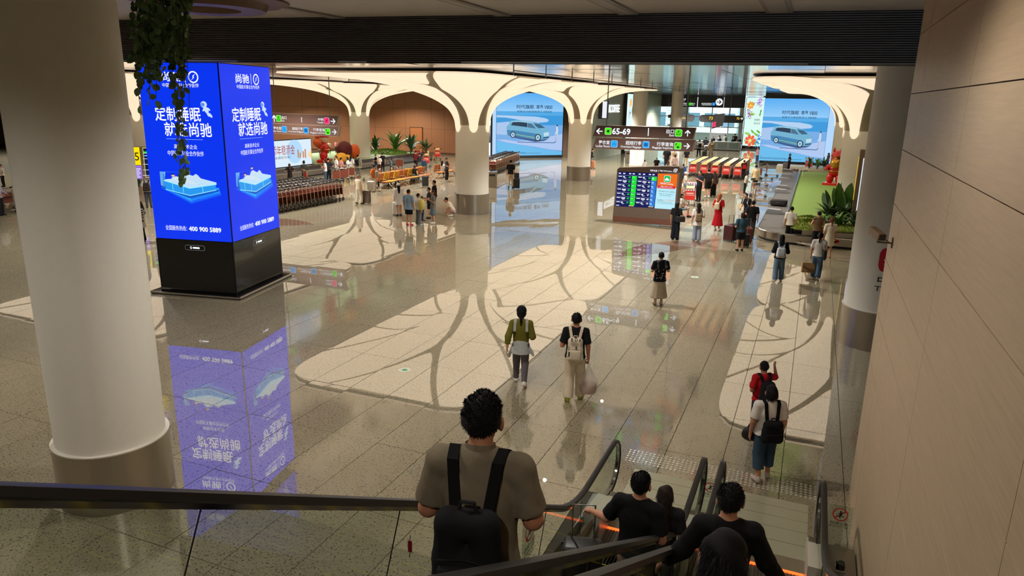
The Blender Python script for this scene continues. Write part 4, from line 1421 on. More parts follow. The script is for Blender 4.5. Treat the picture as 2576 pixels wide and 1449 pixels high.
def scq(u0, v0, u1, v1, m, nm, ly=2):
    F.poly(kp(scr(u0, v1), scr(u1, v1), scr(u1, v0), scr(u0, v0)), m, nm, ly)
lineb = []
for k in range(rows_n):
    v0 = .1 + k * .122
    scq(0.005, v0 - .004, .995, v0 + .002, g(150, 160, 200), 'row_line', 2)
    scq(.36, v0 + .008, .485, v0 + .116, grn, 'status_cell', 2)
    scq(.855, v0 + .008, .99, v0 + .116, grn if k == 0 else blu2, 'status_cell', 2)
    for u0, nm in ((.275, L64[k]), (.775, R64[k])):
        a, b_ = ck(*scr(u0, v0 + .02)), ck(*scr(u0 + .058, v0 + .07))
        F.tpx(nm, a[0], a[1], b_[0], b_[1], grn if (u0 < .5 or k == 0) else wk, .03, layer=3)
    for u0 in (.02, .52):
        scq(u0, v0 + .022, u0 + .09, v0 + .044, wk, 'flight_text', 3)
        scq(u0 + .115, v0 + .024, u0 + .165 + .05 * ((k * 3) % 2), v0 + .058, wk, 'city_text', 3)
        scq(u0 + .14, v0 + .07, u0 + .2, v0 + .084, wk, 'city_text', 3)
    scq(.37, v0 + .03, .43, v0 + .055, g(120, 250, 140), 'status_text', 3)
    scq(.868, v0 + .03, .92, v0 + .055, g(190, 220, 250), 'status_text', 3)
    scq(.878, v0 + .075, .93, v0 + .09, g(190, 220, 250), 'status_text', 3)
for u0 in (.02, .13, .28, .37, .52, .63, .78, .87):
    scq(u0, .03, u0 + .055, .06, wk, 'heading_text', 3)
scq(.02, .955, .1, .975, wk, 'footer_text', 3)
scq(.34, .955, .47, .975, g(240, 220, 130), 'footer_text', 3)
scq(.84, .955, .97, .975, g(240, 220, 130), 'footer_text', 3)
c_ = kp((1258, 362))[0]
w_ = kp((1333, 362))[0][0] - c_[0]
F.poly(rrect(c_[0] - w_, c_[1] - w_, c_[0] + w_, c_[1] + w_, w_ * .4), wk, 'icon_rim', 2)
F.poly(rrect(c_[0] - w_ * .9, c_[1] - w_ * .9, c_[0] + w_ * .9, c_[1] + w_ * .9, w_ * .36), g(20, 190, 90), 'icon', 3)
F.poly([(c_[0] + w_ * x, c_[1] + w_ * y) for x, y in [(-.7, -.5), (.7, -.5), (.6, -.1), (.3, .0), (.15, .3), (-.3, .3), (-.45, 0), (-.7, -.1)]], wk, 'icon_mark', 4)
F.tpx('网约车 E-hailing', *ck(1098, 450), *ck(1390, 500), wk, .015)
F.poly(kp((1050, 510), (1030, 545), (1045, 575), (1420, 600), (1450, 565), (1425, 530)), g(214, 40, 50), 'pill', 3)
F.tpx('请确认您的上车点', *ck(1105, 525), *ck(1375, 555), wk, layer=4)
F.tpx('Please check your pick-up point', *ck(1065, 562), *ck(1410, 582), wk, .01, layer=4)
ik = g(50, 84, 92)
F.tpx('T3航站楼-72号门(推荐)', *ck(1045, 635), *ck(1425, 672), ik, layer=3)
F.tpx('Gate 72, Terminal 3', *ck(1068, 690), *ck(1385, 725), ik, layer=3)
F.tpx('(Recommended)', *ck(1095, 730), *ck(1335, 762), ik, layer=3)
F.tpx('T3交通中心-', *ck(1015, 825), *ck(1195, 862), ik, layer=3)
F.tpx('P12停车场', *ck(1205, 830), *ck(1400, 868), g(226, 110, 60), layer=3)
F.tpx('P12 Parking Garage', *ck(1035, 875), *ck(1360, 905), ik, layer=3)
F.tpx('T3 Transportation Center', *ck(1025, 912), *ck(1400, 940), ik, layer=3)

# yellow 65 gate sign with purple notice and arrivals screen, by the left carousel
P = at(345, 456, 1.35)
t = thing('carousel_number_sign', 'bright yellow number 65 sign above a purple notice and dark flight screen', 'sign', (P[0], P[1], 0), rad(-36 + 62))
F = Face(P, (math.cos(rad(26)), math.sin(rad(26)), 0), (0, 0, 1), t, T_of(t))
def p65(x0, y0, x1, y1):
    a, b_ = F.px(x0, y1), F.px(x1, y0)
    return a[0], a[1], b_[0], b_[1]
u0, v0, u1, v1 = p65(318, 452, 408, 369)
MB().prism([(u0, v0), (u1, v0), (u1, v1), (u0, v1)], .01, .3, lambda u, v, h: F.w(u, v, -h)).build('casing', mat('sign_edge', (150, 128, 112), .4), t)
MB().prism([(u0 + .2, v0 - 1.4), (u1 - .2, v0 - 1.4), (u1 - .2, v0), (u0 + .2, v0)], .05, .26, lambda u, v, h: F.w(u, v, -h)).build('stand', M_GREYMET, t)
F.rect(*p65(322, 415, 355, 370), g(255, 226, 0), 'yellow_panel')
F.tpx('65', 325, 383, 350, 404, g(60, 50, 20), .01)
F.rect(*p65(325, 450, 359, 416), g(150, 116, 216), 'purple_panel')
for k in range(5):
    F.rpx(329, 424 + k * 5, 354 - 3 * (k % 2), 426 + k * 5, wk, 'notice_text', 2)
F.rect(*p65(358, 447, 406, 371), g(196, 190, 120), 'screen_frame')
F.rect(*p65(360, 445, 406, 373), g(16, 24, 62), 'screen', 2)
for k in range(5):
    F.rpx(360, 385 + k * 14, 406, 386 + k * 14, wk, 'row_line', 3)
F.rpx(361, 381, 372, 385, grn, 'status_cell', 3)
F.rpx(363, 390, 372, 393, g(120, 170, 230), 'status_cell', 3)

# white advertising screen standing in the left island, facing the aisle
t = thing('advert_screen', 'wide white advert screen with red brush lettering on the left baggage island', 'display screen', (-34.95, 40.0, .59), 0)
Ft = Face((-34.95, 0, 0), (0, 1, 0), (0, 0, 1), t, T_of(t))
y1_ = Ft.px(783, 380)[0]
z0, z1 = Ft.px(740, 417)[1], Ft.px(740, 352)[1]
y0_ = y1_ - 6.6
MB().box(-.25, -.01, y0_ - 40 - .05, y1_ - 40 + .05, max(.02, z0 - .59 - .2), z1 - .59 + .05).build('housing', M_BLACKM, t)
MB().box(-.3, .1, y0_ - 40.2, y1_ - 40 + .2, 0, .06).build('foot', M_BLACKM, t)
Ft.rect(y0_, z0, y1_, z1, g(214, 232, 246), 'screen', 1)
Ft.poly([(y1_ - 1.9 + .85 * math.cos(a), (z0 + z1) / 2 + .1 + .85 * math.sin(a)) for a in np.linspace(0, 6.283, 25)[:-1]], g(176, 214, 246), 'circle_print', 2)
Ft.poly([(y1_ - .5, z0 + .7), (y1_, z0 + .3), (y1_, z1 - .7)], g(250, 214, 160), 'glow_print', 2)
rdk = g(166, 40, 30)
Ft.tpx('福添年稳添金', 672, 366, 741, 391, rdk, .0, layer=3)
Ft.tpx('（以年金保险为准）', 672, 394, 731, 401, g(60, 60, 66), layer=3)
for x, h_ in [(748, 20), (753, 12), (761, 16), (766, 21)]:
    Ft.rpx(x, 396 - h_, x + 3.5, 397, g(196, 140, 100), 'figure_print', 3, .03)
Ft.rpx(712, 421, 718, 424, wk, 'maker_mark', 3)

# transfer sign on the right column and the security camera on the wood wall
cc = np.array([1.84, 18.75])
d_ = -cc / np.linalg.norm(cc)
cz = .775
def on_col(px_, py_):
    d = ray(px_, py_)
    # hit the cylinder
    a = d[0] ** 2 + d[1] ** 2
    b_ = -2 * (d[0] * cc[0] + d[1] * cc[1])
    c = cc @ cc - cz ** 2
    disc = b_ * b_ - 4 * a * c
    tt = (-b_ - math.sqrt(max(disc, 0))) / (2 * a)
    return np.array([0, 0, EYE]) + d * tt
pz = [on_col(2232, 655), on_col(2228, 705), on_col(2225, 727)]
def wrap(u, z, off=0.0):
    """u: metres along the column surface, from the point facing the camera"""
    a = math.atan2(d_[1], d_[0]) + u / cz
    return (math.cos(a) * (cz + off), math.sin(a) * (cz + off), z)
def u_of(P):
    return (math.atan2(P[1] - cc[1], P[0] - cc[0]) - math.atan2(d_[1], d_[0])) * cz
ul = u_of(on_col(2211, 655))
zc, zr = pz[0][2], .3
def wrap_poly(pts, m, nm, off):
    b = MB()
    b.add([wrap(u, z, off) for u, z in pts], [tuple(range(len(pts)))])
    return b.build(nm, m, colR)
M_CRED = mat('transfer_red', (190, 14, 44), .5, noise=0)
b = MB()
# curved rounded square built as narrow vertical strips
W2, Hh = .56, .56
for k in range(16):
    x0, x1 = k / 16 * W2, (k + 1) / 16 * W2
    def hh(x):
        e = min(x, W2 - x)
        r = .14
        return Hh / 2 - (r - math.sqrt(max(0, r * r - (r - e) ** 2)) if e < r else 0)
    b.add([wrap(ul + x0, zc - hh(x0), .004), wrap(ul + x1, zc - hh(x1), .004), wrap(ul + x1, zc + hh(x1), .004), wrap(ul + x0, zc + hh(x0), .004)], [(0, 1, 2, 3)])
b.build('transfer_icon', M_CRED, colR)
b = MB()
for x, z, s_ in [(.13, .0, .035), (.17, .06, .03), (.22, .1, .03), (.27, .14, .03)]:
    b.add([wrap(ul + x, zc + z - s_, .008), wrap(ul + x + s_, zc + z, .008), wrap(ul + x, zc + z + s_, .008), wrap(ul + x - s_, zc + z, .008)], [(0, 1, 2, 3)])
b.add([wrap(ul + .12, zc - .12, .008), wrap(ul + .3, zc - .1, .008), wrap(ul + .3, zc - .06, .008), wrap(ul + .12, zc - .07, .008)], [(0, 1, 2, 3)])
b.add([wrap(ul + .2, zc + .22, .008), wrap(ul + .3, zc + .02, .008), wrap(ul + .42, zc - .2, .008), wrap(ul + .36, zc + .02, .008)], [(0, 1, 2, 3)])
b.build('transfer_plane', M_WHITE, colR)
def wrap_text(s_, u0, z0, u1, z1, m):
    v, f, _ = text_geo(s_, .01)
    b = MB()
    b.add([wrap(u0 + p[0] * (u1 - u0), z0 + p[1] * (z1 - z0), .005) for p in v], f)
    b.build('lettering', m, colR)
ut = u_of(on_col(2207, 705))
zt0, zt1 = on_col(2214, 717)[2], on_col(2214, 693)[2]
wrap_text('中转', ut, zt0, ut + .62, zt1, ink)
u3 = u_of(on_col(2199, 725))
z30, z31 = on_col(2205, 732)[2], on_col(2205, 719)[2]
wrap_text('Transfer', u3, z30, u3 + .8, z31, ink)
P = at_X(2246, 606, WX)
t = thing('security_camera', 'boxy black and tan security camera on a bracket at the wood wall edge', 'camera', (WX, P[1], P[2]))
Mx = Matrix.Rotation(rad(28), 3, 'Z') @ Matrix.Rotation(rad(14), 3, 'X')
MB().rbox((-.2, .0, .08), (.1, .26, .1), .015, 2, Mx).build('housing', mat('camera_tan', (142, 118, 92), .5), t)
MB().rbox((-.135, -.125, .05), (.085, .02, .085), .01, 2, Mx).build('front_glass', M_BLACK, t)
MB().tube([(-.18, 0, .02), (-.18, 0, -.03), (0, 0, -.03)], .012, 6).tube([(-.16, 0, .06), (0, 0, -.05)], .006, 5).build('bracket', mat('camera_bracket', (110, 90, 66), .5, .4), t)
MB().box(-.012, 0, -.04, .04, -.09, .04).build('wall_plate', mat('camera_bracket', (110, 90, 66), .5, .4), t)
# ================================================================== CAROUSELS, TROLLEYS, SEATS, LUGGAGE
M_BELT = mat('belt_rubber', (96, 92, 90), .5, noise=.12, nscale=6)
M_TURF = mat('green_turf', (118, 146, 66), .8, noise=.12, nscale=30, bump=.2)
M_TURF2 = mat('pale_green_floor', (132, 158, 110), .6, noise=.08)
M_STONE = mat('island_stone', (176, 166, 146), .5, noise=.06)
def carousel(label, X0, X1, Y0, Y1, side, rc_=1.6, belt=1.0, turf=M_TURF, hb=.42):
    """loop island X0..X1, Y0..Y1 (local origin at the middle)"""
    cx, cy = (X0 + X1) / 2, (Y0 + Y1) / 2
    t = thing('baggage_carousel', label, 'carousel', (cx, cy, 0))
    def loop(off, r, n=8):
        out = []
        for sx, sy, a in [(X1, Y1, 0), (X0, Y1, 90), (X0, Y0, 180), (X1, Y0, 270)]:
            ccx = sx - math.copysign(r + off, sx - cx)
            ccy = sy - math.copysign(r + off, sy - cy)
            for k in range(n + 1):
                q = rad(a + 90 * k / n)
                out.append((ccx + r * math.cos(q) - cx, ccy + r * math.sin(q) - cy))
        return out
    lo = loop(0, rc_)
    def ring(pts, z):
        return [(p[0], p[1], z) for p in pts + pts[:1]]
    MB().strip([ring(loop(.06, rc_ - .06), 0), ring(loop(.06, rc_ - .06), .1)]).build('kick_strip', M_BLACKM, t)
    MB().strip([ring(lo, .1), ring(lo, hb - .02), ring(loop(.03, rc_ - .03), hb)]).build('side_panel', M_STEEL, t, True)
    r_in = max(.25, rc_ - belt)
    li = loop(belt, r_in)
    MB().strip([ring(loop(.03, rc_ - .03), hb - .02), ring(li, hb - .02)]).build('belt_bed', M_BLACKM, t)
    # belt plates: overlapping rubber crescents round the loop
    lo2, li2 = loop(.05, rc_ - .05, 10), loop(belt - .02, r_in + .02, 10)
    def dense(pts, step):
        P = np.array(pts + pts[:1])
        seg = np.linalg.norm(np.diff(P, axis=0), axis=1)
        return P, np.concatenate([[0], np.cumsum(seg)])
    Po, So = dense(lo2, .3)
    Pi, Si = dense(li2, .3)
    n = int(min(290, So[-1] / .3))
    def pt(P, S_, f_):
        s_ = (f_ % 1.0) * S_[-1]
        return np.array([np.interp(s_, S_, P[:, 0]), np.interp(s_, S_, P[:, 1])])
    # match fractions by outer corner index so plates stay square to the belt
    m = len(lo2) + 1
    fo = So / So[-1]
    fi = Si / Si[-1]
    for k in range(n):
        f0, f1 = k / n, (k + 1) / n
        a, b_ = pt(Po, So, f0), pt(Po, So, f1)
        c, d = pt(Pi, Si, np.interp(f1, fo, fi)), pt(Pi, Si, np.interp(f0, fo, fi))
        z0, z1 = hb - .012, hb + .008
        MB().add([(*a, z1), (*b_, z0), (*c, z0), (*d, z1), (*a, z0 - .01), (*d, z0 - .01)], [(0, 1, 2, 3), (0, 3, 5, 4)]).build('belt_plate', M_BELT, t)
    MB().strip([ring(li, hb - .02), ring(li, hb + .22), ring(loop(belt + .08, r_in), hb + .24), ring(loop(belt + .1, r_in), hb + .1)]).build('inner_bumper', M_STEEL, t, True)
    MB().prism(loop(belt + .1, r_in), .1, hb + .16, lambda u, v, h: (u, v, h)).build('island_floor', turf, t)
    return t
carR_ = carousel('long steel baggage carousel round a green island at the right', -1.95, 6.6, 31.3, 62.3, 1)
carL_ = carousel('steel baggage carousel round the pale green island in front of the wood wall', -43.5, -33.4, 33.0, 61.5, 1, turf=M_TURF2)
MB().box(-2.45, 4.2, -15.35, -14.2, .40, .64).build('planter_front', M_STEEL, carR_)
MB().box(-2.35, 4.15, -15.25, -13.0, .5, .66).build('planter_soil', mat('soil', (60, 50, 36), .9), carR_)
# wing shaped deflectors standing on the right belt
for k, (px_, py_) in enumerate([(1980, 432), (1978, 445), (1973, 454), (1968, 474), (1964, 484), (1947, 536)]):
    p = at(px_, py_, .43)
    t = thing('belt_tray', '%s grey wing shaped tray on the right carousel belt, counted from the far end' % ['first', 'second', 'third', 'fourth', 'fifth', 'sixth'][k], 'tray', (p[0] + .05, p[1], .43), 0)
    prof = [(-.42, 0), (.42, 0), (.42, .05), (.25, .16), (-.35, .2), (-.42, .12)]
    MB().prism(prof, -.3, .3, lambda u, v, h: (u, h, v)).build('wing', mat('tray_grey', (128, 128, 130), .5), t)
    MB().prism([(-.36, .21), (.24, .17), (.24, .185), (-.36, .225)], -.24, .24, lambda u, v, h: (u, h, v)).build('pad', mat('tray_pad', (150, 150, 152), .6), t)
# planter kerbs on the right island and lit strip post
t = thing('light_post', 'slim square post with white and yellow lit strips among the island plants', 'light post', (at(2148, 574, .6)[0], at(2148, 574, .6)[1], .9))
h_ = 3.0
MB().rbox((0, 0, h_ / 2), (.36, .36, h_), .02).build('post', mat('post_bronze', (150, 128, 104), .35, .6), t)
MB().box(-.02, .05, -.195, -.18, .25, h_ - .35).build('white_strip', g(226, 240, 255), t)
MB().box(-.195, -.18, -.12, -.05, .9, h_ - .3).build('yellow_strip', g(250, 200, 30), t)
MB().box(-.12, .12, -.12, .12, -.32, .02).build('foot', M_STEEL, t)
# end rail with small frame on the island
t = thing('pipe_handle', 'small white bent pipe handle on the green island at the far belt end', 'handle', at(2018, 444, .58))
MB().tube([(0, 0, 0), (0, 0, .5), (.1, 0, .58), (.35, 0, .58), (.35, 0, .45)], .03, 6).build('pipe', M_WHITE, t, True)
# stickers on the right carousel side
for nm, lab, c, dx in [('warning_sticker', 'yellow hand warning sticker on the steel carousel side', (230, 196, 40), 2.28), ('warning_sticker', 'small red warning sticker on the steel carousel side', (200, 40, 40), 2.02), ('carousel_plate', 'oval white notice plate on the steel carousel side', (220, 214, 200), 3.3)]:
    x_ = {2.28: at(2093, 613)[0], 2.02: at(2101, 612)[0], 3.3: at(2150, 612)[0]}[dx]
    t = thing(nm, lab, 'sticker', (x_, 31.3, .3))
    MB().prism(rrect(-.09 if dx < 3 else -.16, -.07, .09 if dx < 3 else .16, .07, .02 if dx < 3 else .06), .001, .006, lambda u, v, h: (u, -h, v)).build('plate', mat(nm + lab[:9], c, .5, noise=0), t)
    MB().prism([(.04 * math.cos(a), .035 * math.sin(a)) for a in np.linspace(0, 6.283, 9)[:-1]], .006, .008, lambda u, v, h: (u, -h, v)).build('mark', M_INK, t)

# --- baggage trolleys
M_TFR = mat('trolley_frame', (186, 172, 156), .35, .7, noise=.06)
M_TBR = mat('trolley_brown_panel', (112, 52, 34), .5, noise=.15)
M_TRED = mat('trolley_red_panel', (214, 44, 36), .5, noise=.06)
M_TAN = mat('trolley_tan_board', (206, 158, 92), .6, noise=.12)
M_TIRE = mat('trolley_wheel', (60, 58, 56), .6)
def make_trolley(label, panel, group, tray):
    t = thing('baggage_trolley', label, 'trolley', (0, 0, 0), 0, group)
    f = MB()
    for sx in (-.29, .29):
        f.tube([(sx, -.42, .12), (sx * .75, .5, .14)], .018, 5)
        f.tube([(sx, -.42, .12), (sx, -.36, 1.0), (sx * .95, -.44, 1.06)], .02, 5)
    f.tube([(-.29, -.41, .35), (.29, -.41, .35)], .014, 5).tube([(-.29, -.38, .95), (.29, -.38, .95)], .014, 5)
    f.tube([(-.22, .5, .14), (.22, .5, .14)], .018, 5)
    for k in range(3):
        f.tube([(-.15 + .15 * k, -.42, .13), (-.12 + .12 * k, .5, .145)], .01, 4)
    f.build('frame', M_TFR, t)
    MB().box(-.27, .27, -.425, -.405, .36, .86).build('panel', panel, t)
    if tray:
        MB().prism([(-.44, .98), (-.18, 1.1), (-.18, 1.125), (-.44, 1.005)], -.21, .21, lambda u, v, h: (h, u, v)).build('tray', M_TAN, t)
        MB().box(-.25, .25, -.431, -.426, .6, .63).box(-.2, .2, -.431, -.426, .68, .76).build('panel_print', mat('panel_print', (240, 200, 190), .6), t)
    else:
        MB().box(-.27, .27, -.38, -.1, .72, .74).build('tray', M_TBR, t)
    h = MB()
    for sx in (-1, 1):
        h.tube([(sx * .25, -.46, 1.07), (sx * .31, -.46, 1.1), (sx * .31, -.2, 1.14)], .032, 6)
    if not tray:
        h.tube([(-.2, -.45, 1.07), (.2, -.45, 1.07)], .016, 5)
    h.build('handle', M_RUBBER, t)
    for x_, y_ in [(-.29, -.4), (.29, -.4), (0, .46)]:
        MB().lathe([(.03, -.03), (.1, -.028), (.1, .028), (.03, .03)], 10, fn=lambda a, b_, c: (x_ + c, y_ + a, .1 + b_)).build('wheel', M_TIRE, t)
    return t
ORD = ['first', 'second', 'third', 'fourth', 'fifth', 'sixth', 'seventh', 'eighth', 'ninth', 'tenth', 'eleventh', 'twelfth', '13th', '14th', '15th', '16th', '17th', '18th', '19th', '20th', '21st', '22nd', '23rd', '24th']
def trolley_rows(proto, labels, place, group):
    for k, (x, y, rz) in enumerate(place):
        if k == 0:
            proto.location = (x, y, 0)
            proto.rotation_euler = (0, 0, rz)
            proto['label'] = labels[0]
        else:
            dup(proto, (x, y, 0), rz, labels[k])
gA = 'trolleys nested in rows beside the blue pillar'
pA = make_trolley('nested baggage trolley with brown panel in the dark rows right of the blue pillar', M_TBR, gA, False)
ROWN = ['nearest', 'second', 'third', 'farthest']
trolley_rows(pA, ['%s trolley from the right end in the %s dark row beside the blue pillar' % (ORD[21 - k], ROWN[r]) for r in range(4) for k in range(22)], [(-24.35 - .78 * r, 26.2 + .31 * k + .12 * r, rad(180)) for r in range(4) for k in range(22)], gA)
gB = 'trolleys nested in the red fronted rows before the exit'
pB = make_trolley('nested baggage trolley with red panel and tan board in the rows before the exit', M_TRED, gB, True)
p_ = at(1745, 447)
trolley_rows(pB, ['%s red fronted trolley from the near end in the %s row before the exit' % (ORD[k], ['leftmost', 'second', 'middle', 'fourth', 'rightmost'][r]) for r in range(5) for k in range(24)], [(-8.75 + .86 * r, 58.3 + .3 * k - .1 * r, 0) for r in range(5) for k in range(24)], gB)
gC = 'trolleys nested in the row before the left car screen'
pC = make_trolley('nested baggage trolley in the row between the tree column and left car screen', M_TBR, gC, False)
a_, b_ = at(1236, 438), at(1296, 414)
trolley_rows(pC, ['%s trolley from the left in the %s row before the left car screen' % (ORD[k], ['front', 'rear'][r]) for r in range(2) for k in range(24)], [tuple(a_[:2] + (b_ - a_)[:2] * (k / 23) + np.array([-.75, .3]) * r) + (math.atan2(-(b_ - a_)[0], (b_ - a_)[1]) + rad(180),) for r in range(2) for k in range(24)], gC)
pS = {}
def trolley(label, px_, rz, red=True):
    p = at(*px_)
    if red not in pS:
        pS[red] = make_trolley(label, M_TRED if red else M_TBR, None, red)
        pS[red].location = (p[0], p[1], 0)
        pS[red].rotation_euler = (0, 0, rz)
        return pS[red]
    return dup(pS[red], p, rz, label)
trolley('single red panel trolley with a black bag beside the information board', (1733, 516), rad(10))
trolley('trolley parked beside the tan shirted man near the right carousel', (1912, 468), rad(-80), False)
trolley('trolley with upturned handle second from the beige shirted man', (1926, 452), rad(-75), False)
trolley('trolley nearest the blue floor glare left of the right carousel', (1940, 444), rad(-80), False)
trolley('empty trolley lying across the aisle beside the man with white backpack', (1905, 496), rad(-85), False)
trolley('trolley below the row at the right carousel, with big front wheel toward the belt', (1916, 512), rad(-88), False)
trolley('red panel trolley in front of the woman in the dark green jacket', (755, 470), rad(150))
trolley('loaded brown panel trolley of the group by the left carousel', (866, 458), rad(40), False)
trolley('brown panel trolley behind the white shirted man by the left carousel', (884, 452), rad(30), False)
trolley('trolley leaning beside the man in jeans at the left carousel', (838, 462), rad(70), False)
trolley('brown panel trolley with a pink bag beside the orange shirted man', (932, 455), rad(110), False)
trolley('trolley with a white sack behind the seats near the far plants', (1008, 428), rad(20), False)
trolley('red panel trolley beside the woman with the red hat', (1056, 402), rad(0))
trolley('red panel trolley standing alone right of the woman with the red hat', (1104, 403), rad(10))
trolley('red panel trolley with green bag in front of the woman with the red hat', (1078, 420), rad(5))
trolley('tall loaded trolley at the left edge of the steel skirted tree column', (1152, 440), rad(60), False)
trolley('trolley pushed by the person in lavender at the far left edge', (30, 532), rad(-100), False)
trolley('trolley beside the striped woman between column and blue pillar', (336, 540), rad(-60), False)
trolley('trolley beside the woman in the brown vest at the right carousel', (2036, 622), rad(60), False)
trolley('trolley with red panel before the green shrubs near the right car screen', (2033, 428), rad(0))

# --- luggage
def suitcase(label, px_, rz, c, h=.62, w=.42, d=.26, handle=True, pos=None, lie=False, metal=False):
    P = pos if pos is not None else at(*px_)
    t = thing('suitcase', label, 'suitcase', P, rz)
    m = mat('case_%d_%d_%d' % c, c, .4, noise=.08)
    MB().rbox((0, 0, .05 + h / 2), (w, d, h), .05, 3).build('shell', m, t, True)
    b = MB()
    for k in range(5):
        x_ = -w * .36 + k * w * .18
        b.box(x_ - .006, x_ + .006, -d / 2 - .006, -d / 2 + .01, .12, h - .02)
    b.build('ribs', m, t)
    MB().box(-w / 2 - .004, w / 2 + .004, -.008, .008, .06, h + .04).build('zip_seam', M_BLACKM, t)
    wme = None
    for sx in (-1, 1):
        for sy in (-1, 1):
            MB().lathe([(.012, -.012), (.03, -.012), (.03, .012), (.012, .012)], 8, fn=lambda a, b2, c2: (sx * (w / 2 - .05) + c2, sy * (d / 2 - .04) + a, .03 + b2)).build('wheel', M_RUBBER, t)
    if handle:
        MB().tube([(-.11, d * .3, h), (-.11, d * .3, h + .42), (.11, d * .3, h + .42), (.11, d * .3, h)], .011, 6).build('pull_handle', M_CHROME, t)
    else:
        MB().tube([(-.09, 0, h + .045), (-.07, 0, h + .09), (.07, 0, h + .09), (.09, 0, h + .045)], .012, 6).build('carry_handle', M_RUBBER, t)
    return t
suitcase('black suitcase towed by the man in black near the left car screen', (1299, 475), rad(20), (26, 26, 28))
suitcase('dark brown suitcase left of the person in teal', (1833, 607), rad(-20), (70, 28, 26), .66, .44, .28, True)
suitcase('black ribbed suitcase in front of the person in teal', (1847, 607), rad(10), (34, 32, 32), .7, .46, .3)
suitcase('taupe suitcase beside the woman in cream clothes', (922, 512), rad(10), (104, 88, 76), .68, .46, .28)
suitcase('white suitcase beside the man in the orange shirt', (934, 483), rad(0), (222, 214, 204), .62)
suitcase('white suitcase in front of the woman in the long white shirt', (999, 541), rad(20), (226, 226, 228), .6)
suitcase('dark suitcase standing at the end of the tan seats', (1070, 470), rad(30), (44, 46, 48), .66)
suitcase('navy suitcase on the red panel trolley before the red hat woman', (1066, 428), rad(0), (36, 62, 82), .7, .5)
suitcase('pink orange suitcase beside the person in black near the shop', (1491, 424), rad(0), (214, 150, 116), .62, handle=False)
suitcase('grey suitcase beside the woman in black before the right car screen', (1974, 430), rad(0), (96, 88, 86), .66)
suitcase('black suitcase at the foot of the plain white column', (1606, 412), rad(0), (24, 24, 26), .8)
suitcase('dark suitcase beside the woman in pink near the flower panel', (1916, 410), rad(0), (40, 44, 46), .66)
suitcase('dark suitcase beside the black clothed man before the exit counter', (1838, 376), rad(0), (50, 52, 58), .66)
suitcase('red suitcase at the exit counter', (1855, 374), rad(0), (200, 50, 40), .7)
suitcase('black suitcase pulled by the walker with grey backpack before the exit', (1771, 396), rad(0), (30, 30, 34), .62)
suitcase('maroon suitcase right of the person in teal', (1877, 612), rad(10), (84, 36, 30), .6)
suitcase('small black suitcase behind the person in teal', (1870, 622), rad(10), (24, 24, 26), .5)
# black case lying on the right belt
p = at(1956, 517, .44)
t = thing('suitcase', 'black soft suitcase lying on the right carousel belt', 'suitcase', (p[0] + .05, p[1], .44), rad(85))
MB().rbox((0, 0, .16), (.5, .82, .3), .06, 3).build('body', M_BLACKM, t, True)
MB().box(-.252, -.245, -.3, .3, .1, .25).build('pocket', mat('case_pocket', (38, 38, 40), .6), t)
MB().tube([(-.26, -.12, .18), (-.3, -.08, .18), (-.3, .08, .18), (-.26, .12, .18)], .012, 6).build('carry_handle', M_GREYMET, t)
suitcase('grey shell case on the far end of the right belt', None, rad(80), (140, 120, 116), .2, .5, .6, False, pos=(at(1995, 437, .43)[0], at(1995, 437, .43)[1] + 2.2, .40))

# --- beam seating
M_SEATT = mat('seat_tan', (176, 108, 50), .5, noise=.08)
M_SEATY = mat('seat_yellow', (206, 160, 34), .5, noise=.08)
M_LEG = mat('seat_leg', (178, 166, 146), .35, .6)
def bench(label, P, rz, cols):
    t = thing('seat_row', label, 'seating', P, rz)
    n = len(cols)
    w = .6
    seat = MB().rbox((0, .26, .44), (.52, .5, .05), .02).mesh('seat', M_SEATT)
    back = MB()
    Mb = Matrix.Rotation(rad(-14), 3, 'X')
    back.rbox((0, -.06, .72), (.52, .05, .52), .02, 2, Mb)
    bT, bY = back.mesh('backrest', M_SEATT), back.mesh('backrest', M_SEATY)
    seY = MB().rbox((0, .26, .44), (.52, .5, .05), .02).mesh('seat', M_SEATY)
    arm = MB().tube([(0, .02, .42), (0, .06, .64), (0, .42, .64), (0, .48, .6)], .018, 5).mesh('armrest', M_LEG)
    for k, c in enumerate(cols):
        x = (k - (n - 1) / 2) * w
        link('seat', seY if c == 'y' else seat, t, (x, 0, 0))
        link('backrest', bY if c == 'y' else bT, t, (x, 0, 0))
        if k % 2 == 0:
            link('armrest', arm, t, (x - w / 2, 0, 0))
    link('armrest', arm, t, (n * w / 2, 0, 0))
    MB().tube([(-n * w / 2, .2, .36), (n * w / 2, .2, .36)], .035, 6).build('beam', M_LEG, t)
    for k in range(0, n + 1, 3):
        x = (k - n / 2) * w * .96
        MB().tube([(x, .2, .36), (x, -.2, .02), (x, -.26, .02)], .025, 5).tube([(x, .2, .36), (x, .6, .02), (x, .66, .02)], .025, 5).build('leg', M_LEG, t)
    return t
b0, b1 = at(968, 477), at(1128, 446)
bd_ = (b1 - b0)[:2]
bang = math.atan2(bd_[1], bd_[0])
bl_ = np.linalg.norm(bd_)
bn = np.array([bd_[1], -bd_[0]]) / bl_
bu = bd_ / bl_
Q = lambda s_, o_: (b0[0] + bu[0] * s_ + bn[0] * o_, b0[1] + bu[1] * s_ + bn[1] * o_, 0)
bench('near row of tan and yellow seats facing the aisle', Q(3.1, -.45), bang + math.pi, 'tttyttytyt')
bench('row of tan and yellow seats back to back with the near seat row', Q(3.1, -.75), bang, 'tttyttytty')
bench('short far row of tan seats beyond the near seat row', Q(8.6, -.45), bang + math.pi, 'tttt')
